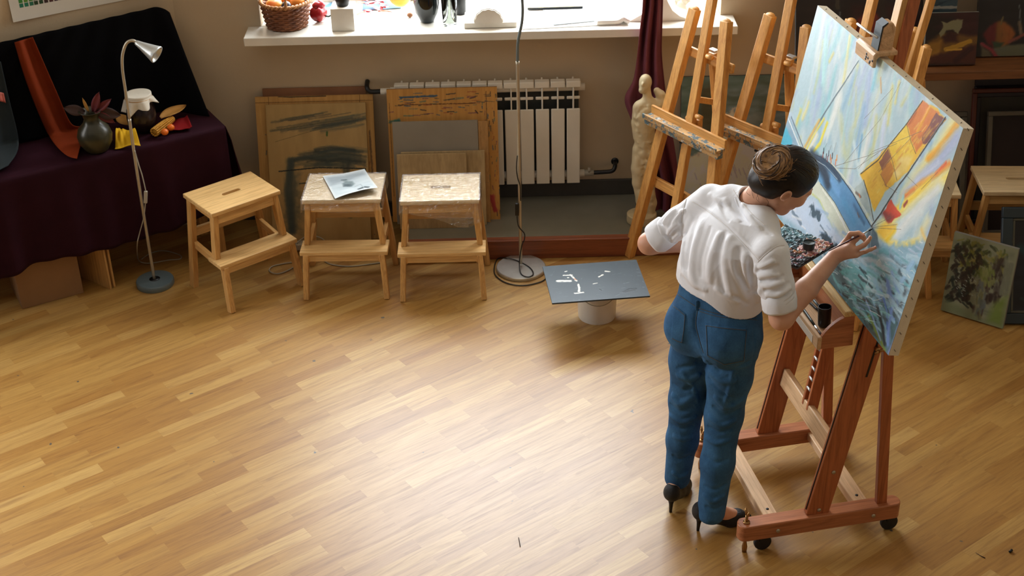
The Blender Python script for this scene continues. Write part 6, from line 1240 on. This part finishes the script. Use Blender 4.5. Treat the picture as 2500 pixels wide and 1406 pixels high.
P = Paint(.285, .16, 130, 70, (222, 200, 120)); P.poly([(0, .06), (.1, .05), (.285, .11), (.285, .16), (0, .16)], (200, 130, 150), soft=.03); P.poly([(.02, .07), (.12, .06), (.18, .1), (.06, .12)], (120, 150, 180), soft=.02); P.stroke([(.02, .03), (.15, .06), (.27, .05)], .016, (236, 220, 150), soft=.8); P.stroke([(.1, .1), (.2, .09)], .012, (190, 150, 80), soft=.8); P.stroke([(.16, .02), (.27, .03)], .012, (220, 150, 140), soft=.8)
canvas_obj('magazine', 'magazine with a yellow and pink picture on the sill', 'magazine', P, atz(1288, 19, SZ + .017), unit((1, .01, 0)), unit((-.01, 1, 0)), .010, MT['black'], 'cover', 'print', 0, None, 'pages')
# ------------------------------------------------------------------ shelf with paintings, in the dim right-hand corner
SHZ = .955
MT['shelf'] = wood('old_shelf', (128, 84, 50), (96, 60, 34), 'x', .55)
sf = thing('shelf', 'long brown wooden shelf carrying dark still-life paintings', 'shelf', (2.35, 6.68, 0))
mb = MB(); mb.box((2.40, 6.68, SHZ - .022), (1.66, .46, .044)); mb.build('shelf_board', MT['shelf'], sf, world=True, bevel=.003)
for x in (1.62, 3.19):
    for y in (6.49, 6.88): mb = MB(); mb.box((x, y, (SHZ - .044) / 2), (.05, .05, SHZ - .044)); mb.build('post', MT['shelf'], sf, world=True, smooth=False)
def stand(name, label, x0, x1, ztop, yb, yt, base, fn, edge, n=150, th=.022, zb=SHZ + .009, mat='oil'):
    ex = np.array([1., 0, 0]); ey = np.array([0, yt - yb, ztop - zb]); H_ = np.linalg.norm(ey); ey = ey / H_; P_ = Paint(x1 - x0, H_, n, max(int(n * H_ / (x1 - x0)), 8), base); fn(P_, x1 - x0, H_); return canvas_obj(name, label, 'painting', P_, np.array([x0, yb, zb]), ex, ey, th, edge, mat=mat, group='paintings on the shelf', relief=.0006)
MT['dark_edge'] = plain('dark_canvas_edge', (60, 58, 56), .8); MT['grey_edge'] = plain('grey_canvas_edge', (130, 130, 122), .8)
def rel(o_y, zb, x0):                              # photo pixel -> place on an (almost) upright picture
    return lambda x, y: (lambda p: np.array([p[0] - x0, p[2] - zb]))(aty(x, y, o_y))
xa, xb = aty(1950, 60, 6.62)[0], aty(2262, 60, 6.62)[0]; R_ = rel(6.62, SHZ, xa)
def p1(P_, W, H_):
    P_.poly([(0, 0), (W, 0), (W, H_), (0, H_)], (14, 13, 20), soft=.001, col2=(26, 16, 20)); P_.poly([R_(2090, 20), R_(2260, 20), R_(2260, 150), R_(2070, 150)], (46, 16, 18), soft=.05); c = R_(2130, 78)
    for k in (-2, -1, 0, 1, 2): P_.stroke([c + (k * .022, .06 - .006 * k * k), c + (k * .036, 0), c + (k * .022, -.06 + .006 * k * k)], .026, (126 - 14 * abs(k), 30, 22), soft=.6, ragged=.15)
    P_.stroke([c + (0, .06), c + (.02, .09)], .006, (70, 74, 40)); b_ = R_(2052, 60); P_.stroke([b_ + (0, -.05), b_ + (0, .06)], .03, (20, 24, 30), soft=.3); P_.stroke([b_ + (0, .06), b_ + (0, .12)], .012, (60, 54, 46), soft=.3); P_.stroke([b_ + (.012, -.03), b_ + (.012, .04)], .003, (90, 96, 100)); P_.stroke([R_(2165, 10), R_(2168, 90)], .03, (40, 30, 28), soft=.8)
stand('still_life_painting', 'dark painting of a red pumpkin and a bottle behind the bright canvas', xa, xb, 1.42, 6.62, 6.80, (14, 12, 18), p1, MT['dark_edge'])
xa2, xb2 = aty(2264, 90, 6.52)[0], aty(2391, 90, 6.52)[0]; zt2 = aty(2320, 31, 6.57)[2]; R2_ = rel(6.545, SHZ, xa2)
def p2(P_, W, H_):
    P_.poly([(0, 0), (W, 0), (W, H_), (0, H_)], (26, 28, 28), soft=.001, col2=(48, 20, 24)); P_.poly([R2_(2330, 31), R2_(2391, 31), R2_(2391, 100), R2_(2340, 100)], (52, 20, 26), soft=.03)
    P_.poly([R2_(2264, 105), R2_(2300, 85), R2_(2391, 92), R2_(2391, 112), R2_(2345, 125), R2_(2264, 140)], (132, 92, 34), soft=.02, col2=(92, 66, 30)); P_.poly([R2_(2264, 110), R2_(2300, 102), R2_(2290, 140), R2_(2264, 156)], (150, 110, 40), soft=.015); P_.poly([R2_(2264, 140), R2_(2391, 110), R2_(2391, 157), R2_(2264, 157)], (84, 38, 30), soft=.02, col2=(60, 30, 28))
    P_.poly([R2_(2293, 84), R2_(2303, 70), R2_(2300, 58), R2_(2312, 60), R2_(2328, 55), R2_(2352, 53), R2_(2350, 72), R2_(2338, 86), R2_(2328, 76), R2_(2312, 78), R2_(2296, 95)], (140, 138, 104), soft=.006, col2=(116, 116, 92)); P_.poly([R2_(2300, 95), R2_(2318, 80), R2_(2336, 88), R2_(2338, 104), R2_(2306, 108)], (56, 24, 26), soft=.015)
    P_.stroke([R2_(2308, 122), R2_(2330, 116), R2_(2350, 110), R2_(2368, 103)], .014, (176, 136, 44), soft=.4); P_.stroke([R2_(2310, 124), R2_(2345, 122)], .006, (200, 156, 60), soft=.4); P_.stroke([R2_(2330, 148), R2_(2370, 120)], .02, (54, 22, 26), soft=.6)
stand('still_life_painting', 'small still-life canvas with a white cloth and yellow corn at the front of the shelf', xa2, xb2, zt2, 6.52, 6.57, (30, 26, 28), p2, MT['grey_edge'])
xa3, xb3 = aty(2268, 10, 6.66)[0], aty(2338, 10, 6.66)[0]
def p3(P_, W, H_):
    P_.poly([(0, 0), (W, 0), (W, H_), (0, H_)], (44, 62, 74), soft=.001, col2=(70, 90, 100)); z1 = (aty(2300, 29, 6.64)[2] - SHZ); z0 = (aty(2300, 22, 6.64)[2] - SHZ); P_.poly([(0, z1), (W, z1), (W, z0), (0, z0)], (150, 152, 148), soft=.003)
    for k in range(24): x, y = rng.uniform(0, W), rng.uniform(z0, H_); P_.stroke([(x, y), (x + .03, y + .008)], .005, [(90, 110, 120), (40, 60, 74), (60, 84, 96)][k % 3], soft=.8)
stand('sea_study', 'blue sea study with a white lower border standing behind the small still life', xa3, xb3, 1.35, 6.63, 6.68, (50, 70, 80), p3, MT['dark_edge'])
xa4, xb4 = aty(2393, 60, 6.62)[0], 3.2; R4_ = rel(6.64, SHZ, xa4)
def p4(P_, W, H_):
    P_.poly([(0, 0), (W, 0), (W, H_), (0, H_)], (12, 13, 20), soft=.001, col2=(18, 16, 24)); c = R4_(2440, 88)
    for k in (-2, -1, 0, 1, 2): P_.stroke([c + (k * .02, .05 - .005 * k * k), c + (k * .032, 0), c + (k * .02, -.055 + .005 * k * k)], .024, (96, 24, 30) if k < 0 else (128 + 8 * k, 84, 36), soft=.6, ragged=.15)
    P_.stroke([c + (.005, .05), c + (.012, .085)], .005, (110, 96, 60)); P_.poly([R4_(2420, 120), R4_(2460, 112), R4_(2500, 110), R4_(2540, 112), R4_(2540, 158), R4_(2440, 158)], (112, 110, 84), soft=.012, col2=(78, 88, 78)); P_.stroke([R4_(2396, 110), R4_(2420, 125), R4_(2438, 152)], .012, (140, 50, 62), soft=.5); P_.poly([R4_(2393, 112), R4_(2412, 128), R4_(2430, 158), R4_(2393, 158)], (96, 90, 70), soft=.012); P_.poly([R4_(2420, 105), R4_(2450, 106), R4_(2440, 118), R4_(2424, 118)], (44, 70, 50), soft=.01); P_.stroke([R4_(2465, 104), R4_(2500, 88)], .012, (130, 70, 60), soft=.6); P_.stroke([R4_(2492, 60), R4_(2494, 84)], .012, (110, 96, 80), soft=.6); P_.stroke([R4_(2496, 20), R4_(2494, 60)], .004, (90, 96, 100), soft=.6)
stand('still_life_painting', 'dark painting of a red and yellow pumpkin at the right end of the shelf', xa4, xb4, 1.42, 6.62, 6.74, (14, 14, 20), p4, MT['dark_edge'])
# pictures stacked under the shelf
def framed(name, label, o, ex, ey, W, H_, fw, fmat, inner, th=.03, mount=None, group=None):
    o, ex, ey = [np.array(q, float) for q in (o, ex, ey)]; nn = np.cross(ex, ey); t_ = thing(name, label, 'painting', o, 0, group); R_ = R3(ex, ey, nn)
    mb = MB()
    for (cx, cy, w, h) in ((W / 2, fw / 2, W, fw), (W / 2, H_ - fw / 2, W, fw), (fw / 2, H_ / 2, fw, H_ - 2 * fw), (W - fw / 2, H_ / 2, fw, H_ - 2 * fw)): mb.box(o + ex * cx + ey * cy - nn * th / 2, (w, h, th), R_)
    mb.build('frame', fmat, t_, world=True, bevel=.004)
    if mount:
        mb = MB(); g = mount[0]
        for (cx, cy, w, h) in ((W / 2, fw + g / 2, W - 2 * fw, g), (W / 2, H_ - fw - g / 2, W - 2 * fw, g), (fw + g / 2, H_ / 2, g, H_ - 2 * fw - 2 * g), (W - fw - g / 2, H_ / 2, g, H_ - 2 * fw - 2 * g)): mb.box(o + ex * cx + ey * cy - nn * (th * .55), (w, h, th * .5), R_)
        mb.build('inner_frame', mount[1], t_, world=True, bevel=.003)
    if isinstance(inner, Paint):
        m, c = inner.mb(o - nn * th * .6, ex, ey, .0004); m.build('picture', MT['oil'], t_, world=True, col=c, smooth=True)
    else:
        mb = MB(); mb.box(o + ex * W / 2 + ey * H_ / 2 - nn * th * .7, (W - fw, H_ - fw, th * .3), R_); mb.build('picture', inner, t_, world=True, smooth=False)
    return t_
MT['fr_dark'] = plain('dark_purple_frame', (34, 24, 34), .5); MT['fr_red'] = plain('red_brown_frame', (96, 44, 30), .5); MT['fr_pale'] = plain('grey_white_frame', (112, 108, 96), .6); MT['fr_grey'] = plain('grey_mount', (64, 62, 56), .8); MT['pic_brown'] = plain('dark_brown_picture', (44, 34, 34), .7); MT['pic_olive'] = plain('dark_olive_picture', (40, 36, 26), .7); MT['fr_blue'] = plain('blue_black_frame', (34, 50, 58), .4); MT['fr_inner'] = plain('pale_inner_fillet', (92, 92, 80), .6)
ex = np.array([1., 0, 0])
def leanpic(name, label, tl, yt, yb, W, fw, fmat, inner, **k):
    a = aty(*tl, yt); ey = np.array([0, yt - yb, a[2]]); H_ = np.linalg.norm(ey); return framed(name, label, (a[0], yb, .01), ex, ey / H_, W, H_, fw, fmat, inner, **k)
leanpic('framed_painting', 'dark purple framed picture at the back of the stack under the shelf', (2384, 192), 6.86, 6.70, .68, .05, MT['fr_dark'], MT['pic_brown'])
leanpic('framed_painting', 'red-brown framed picture with a grey mount under the shelf', (2377, 222), 6.80, 6.60, .68, .022, MT['fr_red'], MT['fr_grey'], mount=(.022, MT['fr_dark']))
leanpic('framed_painting', 'pale framed dark brown picture in front of the red-brown frame', (2414, 277), 6.72, 6.52, .64, .024, MT['fr_pale'], MT['pic_brown'])
leanpic('framed_painting', 'narrow pale framed picture left of the stack, behind the bright canvas', (2262, 279), 6.80, 6.60, .215, .028, MT['fr_pale'], MT['pic_olive'])
# dark picture leaning on the right stool
P = Paint(.62, .55, 120, 100, (12, 16, 28)); P.poly([(0, 0), (.62, 0), (.62, .55), (0, .55)], (10, 14, 24), soft=.001, col2=(16, 22, 34)); P.stroke([(.09, .36), (.12, .33)], .03, (22, 60, 66), soft=.9); P.stroke([(.2, .2), (.3, .3)], .04, (14, 34, 46), soft=.9); P.stroke([(.1, .12), (.14, .1)], .01, (24, 50, 50), soft=.9)
o = atz(2440, 796, 0); tp = atz(2437, 512, .49); ey = np.array([0, tp[1] - o[1], .49]); H_ = np.linalg.norm(ey); framed('framed_painting', 'blue-black framed dark picture leaning on the right-hand stool', o + (0, 0, .012), unit((1, -.06, 0)), unit(ey - unit((1, -.06, 0)) * (ey @ unit((1, -.06, 0)))), .62, H_, .05, MT['fr_blue'], P, mount=(.012, MT['fr_inner']))
# little landscape
A_, B_ = atz(2296, 760, 0), atz(2447, 806, 0); ex_ = unit(B_ - A_); W_ = np.linalg.norm(B_ - A_); bk_ = np.array([-ex_[1], ex_[0], 0]); best = None
for z in np.linspace(.25, .5, 60):
    e_ = atz(2330, 570, z) - A_; s_ = abs(e_ @ ex_)
    if best is None or s_ < best[0]: best = (s_, z, e_)
zt = best[1]; ey_ = unit(best[2] - ex_ * (best[2] @ ex_)); H_ = np.linalg.norm(best[2]); 
P = Paint(W_, H_, 220, 290, (128, 134, 108)); lq = lambda u, v: np.array([u * W_, (1 - v) * H_])
gs = [(96, 104, 44), (116, 118, 52), (70, 84, 40), (50, 60, 36), (130, 128, 70), (84, 96, 60)]; dk = [(28, 32, 30), (40, 34, 32), (24, 40, 38), (46, 40, 36)]
P.poly([lq(.02, .1), lq(.95, .06), lq(.98, .98), lq(.02, .95)], (104, 112, 92), soft=.02, col2=(140, 146, 120))
for k in range(120): u, v = rng.uniform(.12, .85), rng.uniform(.04, .42); P.stroke([lq(u, v), lq(u + rng.normal(0, .05), v + .04)], rng.uniform(.004, .012), gs[k % 6], soft=.6, op=.8, ragged=.8)
for k in range(120): u, v = rng.uniform(.05, .46), rng.uniform(.12, .84); P.stroke([lq(u, v), lq(u + rng.normal(0, .04), v + .04)], rng.uniform(.005, .013), dk[k % 4], soft=.6, op=.8, ragged=.8)
for k in range(50): u, v = rng.uniform(.62, .86), rng.uniform(.15, .7); P.stroke([lq(u, v), lq(u + rng.normal(0, .02), v + .07)], rng.uniform(.006, .014), [(52, 42, 38), (44, 36, 36), (84, 84, 76)][k % 3], soft=.7, op=.7, ragged=.8)
for k in range(24): u, v = rng.uniform(.82, .96), rng.uniform(.1, .5); P.stroke([lq(u, v), lq(u, v + .1)], .01, (112, 118, 100), soft=.8, op=.7)
for k in range(40): u, v = rng.uniform(.48, .66), rng.uniform(.4, .95); P.stroke([lq(u, v), lq(u + rng.normal(0, .02), v + .08)], rng.uniform(.004, .011), [(92, 104, 96), (76, 62, 56), (110, 112, 76), (96, 108, 112)][k % 4], soft=.7, op=.75, ragged=.8)
for k in range(34): u, v = rng.uniform(.5, .72), rng.uniform(.28, .5); P.stroke([lq(u, v), lq(u + .02, v + .05)], rng.uniform(.005, .01), [(110, 124, 62), (128, 136, 84)][k % 2], soft=.7, op=.8, ragged=.8)
P.poly([lq(.8, .72), lq(.96, .6), lq(.97, .97), lq(.74, .97)], (112, 132, 66), soft=.03); P.poly([lq(.02, .84), lq(.5, .9), lq(.7, .99), lq(.02, .99)], (126, 140, 106), soft=.03, op=.8)
for k in range(20): u, v = rng.uniform(.15, .45), rng.uniform(.45, .75); P.stroke([lq(u, v), lq(u + .02, v + .01)], .002, (150, 166, 160), soft=.5, ragged=.8)
canvas_obj('landscape_canvas', 'small green woodland canvas leaning on the floor beside the dark framed picture', 'painting', P, A_ + (0, 0, .008), ex_, ey_, .018, MT['grey_edge'], relief=.0008)
# big dim figure study on the ledge behind the easels
def pd(P_, W, H_):
    P_.poly([(0, 0), (W, 0), (W, H_), (0, H_)], (46, 62, 56), soft=.001, col2=(62, 74, 76)); f_ = lambda u, v: np.array([u * W, (1 - v) * H_])
    P_.poly([f_(.28, .1), f_(1, 0), f_(1, .6), f_(.4, .5)], (50, 58, 48), soft=.08, col2=(70, 82, 90)); P_.poly([f_(.16, .08), f_(.3, .06), f_(.38, .5), f_(.26, .62), f_(.16, .4)], (46, 46, 36), soft=.04)
    for k in range(30): u, v = rng.uniform(.4, .95), rng.uniform(.3, .6); P_.stroke([f_(u, v), f_(u + .08, v + rng.normal(.02, .03))], .03, [(74, 88, 100), (62, 74, 80), (80, 84, 84)][k % 3], soft=.9, op=.5)
    P_.poly([f_(.02, .66), f_(.2, .6), f_(.34, .48), f_(.4, .3), f_(.46, .26), f_(.5, .5), f_(.62, .58), f_(.66, .75), f_(.72, 1), f_(0, 1)], (156, 130, 108), soft=.02, col2=(134, 116, 100), ragged=.02); P_.poly([f_(.52, .46), f_(.68, .48), f_(.76, .62), f_(.7, .72), f_(.58, .64)], (150, 142, 122), soft=.03, ragged=.02)
    for k in range(40): u, v = rng.uniform(.05, .65), rng.uniform(.62, .98); P_.stroke([f_(u, v), f_(u + rng.normal(0, .04), v + .05)], .014, [(170, 140, 116), (140, 122, 108), (128, 110, 100), (176, 150, 128)][k % 4], soft=.8, op=.6, ragged=.8)
    for k in range(14): u, v = rng.uniform(.1, .6), rng.uniform(.65, .95); P_.stroke([f_(u, v), f_(u + .02, v + .05)], .005, (92, 92, 100), soft=.7, ragged=.8)
    P_.c = np.minimum(P_.c * 1.9, 215)
lean_paint('figure_study', 'large dim figure study in greens and flesh tones behind the row of easels', (1664, 188), (1948, 181), 6.915, 6.80, .02, (50, 60, 60), pd, MT['dark_edge'], 200, cat='painting', group=None, mat='oil')
# ------------------------------------------------------------------ palette, cups and brushes on the studio easel
q = [atz(x, y, 1.13) for x, y in ((1862, 531), (1980, 577), (1946, 654), (1826, 605))]; ex = unit(q[1] - q[0]); ey0 = q[0] - q[3]; ey = unit(ey0 - ex * (ey0 @ ex)); ex = unit(q[2] - q[3]); ey = unit(ey - ex * (ey @ ex))
if np.cross(ex, ey)[2] < 0: ey = -ey
W_ = np.linalg.norm(q[2] - q[3]); H_ = abs((q[0] - q[3]) @ ey); P = Paint(W_, H_, 220, 170, (92, 100, 102)); cs = [(64, 104, 116), (96, 140, 150), (150, 176, 178), (44, 52, 58), (186, 120, 74), (206, 150, 140), (150, 70, 80), (190, 190, 180), (60, 84, 92), (40, 36, 40), (214, 170, 160), (96, 60, 70)]
for k in range(520):
    u, v = rng.random(2); w_ = [0, 1, 2, 3, 8, 1, 0, 8] if (u < .62 and v > .4) else ([4, 4, 5, 10, 6, 7] if v > .35 else [3, 9, 6, 5, 11, 3, 9])
    a = rng.uniform(0, 6.3); l = rng.uniform(.004, .018); P.stroke([(u * W_, v * H_), (u * W_ + l * cos(a), v * H_ + l * sin(a))], rng.uniform(.003, .009), cs[w_[rng.integers(len(w_))]], soft=.4, ragged=.9)
P.h = P.h * (.4 + .9 * P.n(120)); canvas_obj('palette', 'palette board crusted with oil paint held in front of the canvas beside the tray', 'palette', P, q[3], ex, ey, .007, plain('palette_edge', (70, 60, 56), .6), relief=.010, edge_name='palette_board')
def cupat(name, label, c, r, h, mat, inner, ax=(0, 0, 1)):
    t_ = thing(name, label, 'cup', c); R_ = R3(*basis(ax)); mb = MB(); mb.lathe([(0, 0), (r * .92, 0), (r * .95, .002), (r, h), (r * .9, h), (r * .85, .004 + h * .7), (0, h * .7)], c, 28, R_); mb.build('cup_wall', mat, t_, world=True, smooth=40); mb = MB(); mb.lathe([(0, h * .7), (r * .86, h * .7), (r * .86, h * .72), (0, h * .72)], c, 24, R_); mb.build('contents', inner, t_, world=True); return t_
cupat('oil_cup', 'small dark metal oil cup on the palette', atz(1974, 606, 1.143), .022, .026, plain('dark_pewter', (70, 74, 72), .35, .6), plain('dark_oil', (24, 18, 20), .15))
cupat('black_cup', 'black plastic cup standing in the easel tray', EL(.12, .30, .878), .024, .075, MT['black'], MT['rubber'], unit((-.05, .05, 1)))
MT['br_green'] = plain('green_brush_handle', (52, 66, 62), .35)
for (a, b_, m_, r, lab) in ((EL(-.08, .27, .879), EL(.19, .262, .880), MT['br_green'], .0055, 'thick dark green brush lying along the tray front'), (EL(-.10, .30, .878), EL(.08, .325, .879), MT['black'], .0045, 'black handled brush pointing to the black cup'), (EL(-.14, .325, .878), EL(.05, .332, .880), MT['grey_metal'], .0045, 'grey handled brush at the back of the tray')):
    d = b_ - a; t_ = thing('tray_brush', lab, 'paintbrush', a, 0, 'brushes in the tray'); mb = MB(); mb.tube([a + d * k for k in (.0, .3, .6, .75)], [r * .5, r * .9, r, r * .8], 8); mb.build('handle', m_, t_, world=True); mb = MB(); mb.tube([a + d * .75, a + d * .88], r * .85, 8); mb.build('ferrule', MT['steel'], t_, world=True); mb = MB(); mb.tube([a + d * .88, a + d * .94, a + d], [r * .8, r, r * .3], 8); mb.build('bristles', MT['brown_leaf'], t_, world=True)
# ------------------------------------------------------------------ drawing on the middle stool, film round two stools, bits on the floor
q = [atz(x, y, .512) for x, y in ((772, 431), (874, 400), (923, 466), (818, 484))]; ex = unit(q[2] - q[3]); ey = unit((q[0] - q[3]) - ex * ((q[0] - q[3]) @ ex)); W_ = np.linalg.norm(q[2] - q[3]); H_ = (q[0] - q[3]) @ ey
P = Paint(W_, H_, 160, 150, (206, 214, 216)); f_ = lambda u, v: np.array([u * W_, v * H_]); P.poly([f_(.05, .08), f_(.95, .08), f_(.95, .92), f_(.05, .92)], (186, 200, 206), soft=.01, col2=(200, 210, 214)); P.poly([f_(.05, .55), f_(.95, .75), f_(.95, .92), f_(.05, .92)], (160, 172, 180), soft=.03)
P.poly([f_(.32, .40), f_(.50, .36), f_(.60, .46), f_(.58, .58), f_(.50, .64), f_(.48, .72), f_(.36, .72), f_(.40, .62), f_(.32, .54)], (110, 126, 130), soft=.012, col2=(134, 150, 154)); P.poly([f_(.34, .42), f_(.48, .38), f_(.5, .48), f_(.36, .52)], (84, 98, 104), soft=.02); P.stroke([f_(.36, .72), f_(.48, .72)], .005, (70, 84, 88)); P.stroke([f_(.6, .12), f_(.74, .16), f_(.8, .12)], .014, (84, 96, 100), soft=.5); P.stroke([f_(.55, .3), f_(.7, .36), f_(.72, .14)], .004, (166, 178, 184))
o_ = thing('drawing', 'grey pencil drawing of a jug lying on the middle stool', 'drawing', q[3]); m, c_ = P.mb(q[3], ex, ey, 0, lambda u, v: .020 * (1 - v) ** 2 * (u) + .014 * (1 - v) ** 3 * np.sin(pi * u) - .008 + .012 * np.abs(u - .5)); m.build('sheet', MT['print'], o_, world=True, col=c_)
t = NT('clear_film'); tr = t.n('ShaderNodeBsdfTransparent'); gl = t.n('ShaderNodeBsdfGlossy'); gl.inputs['Roughness'].default_value = .18; mx = t.n('ShaderNodeMixShader'); lw = t.n('ShaderNodeLayerWeight'); lw.inputs['Blend'].default_value = .25; mr = t.n('ShaderNodeMapRange'); mr.inputs[3].default_value = .14; mr.inputs[4].default_value = .75
t.l(lw.outputs['Facing'], mr.inputs[0]); t.l(mr.outputs[0], mx.inputs[0]); t.l(tr.outputs[0], mx.inputs[1]); t.l(gl.outputs[0], mx.inputs[2]); t.l(t.bump(t.noise(t.co(), 38, 4, .6, 1.5), .8, .02), gl.inputs['Normal']); t.l(mx.outputs[0], t.o.inputs['Surface']); MT['film'] = t.m
def film(st, label, drop, sd):
    r_ = np.random.default_rng(sd); M_ = WM[st]; x0, x1, y0, y1 = -.195, .195, -.08, .222; per = [(x0, y0), (x1, y0), (x1, y1), (x0, y1)]; n = 24; P_ = []
    ring = []
    for i in range(4):
        a, b_ = np.array(per[i]), np.array(per[(i + 1) % 4]); ring += [a + (b_ - a) * k / n for k in range(n)]
    ring = np.array(ring + [ring[0]]); u = np.linspace(0, 1, len(ring)); hem = drop(u) ; rows = []
    for k in range(8):
        f = k / 7; out = 1 + .012 * f + f * .02 * np.sin(u * 90 + 3 * np.sin(u * 31)); c = np.array([0, .07]); xy = c + (ring - c) * out[:, None]; z = .5025 - .001 * (k == 0) - f * hem; rows.append(np.concatenate([xy, z[:, None]], 1))
    mb = MB(); mb.sheet_arr(np.array(rows)); mb.sheet(lambda a, b_: np.array([x0 + (x1 - x0) * a, y0 + (y1 - y0) * b_, .5022 + .0012 * sin(a * 23 + 9 * b_) * sin(b_ * 19)]), 20, 16); mb.v = [tuple(M_ @ Vector(v)) for v in mb.v]
    simple('plastic_film', label, 'plastic film', mb, MT['film'], np.array(M_.translation) + (0, 0, .45))
film(s3, 'crinkled clear plastic film over the stool beside the tall lamp', lambda u: .06 + .03 * np.abs(np.sin(u * 9)) + .06 * np.exp(-((u - .2) / .07) ** 2), 1); film(s2, 'crinkled clear plastic film over the stool with the drawing', lambda u: .05 + .02 * np.abs(np.sin(u * 11)), 2)
p = atz(2465, 1347, .006); mb = MB(); mb.tube([p, p + np.array([.012, .010, .0])], .005, 8); simple('pen_cap', 'tiny black pen cap on the floor in the bottom right corner', 'cap', mb, MT['black'], p - (0, 0, .006))
p = atz(2382, 1349, .002); mb = MB(); mb.tube([p, atz(2395, 1357, .002), atz(2405, 1362, .002)], [.0008, .0012, .002], 6); simple('twig', 'thin dry twig on the floor left of the pen cap', 'twig', mb, MT['brown_leaf'], p)
p = [atz(x, y, .0022) for x, y in ((1266, 1312), (1268, 1322), (1270, 1334))]; mb = MB(); mb.tube(p, .0016, 6); simple('wood_splinter', 'small brown splinter on the bright bare floor', 'splinter', mb, MT['brown_leaf'], p[0])
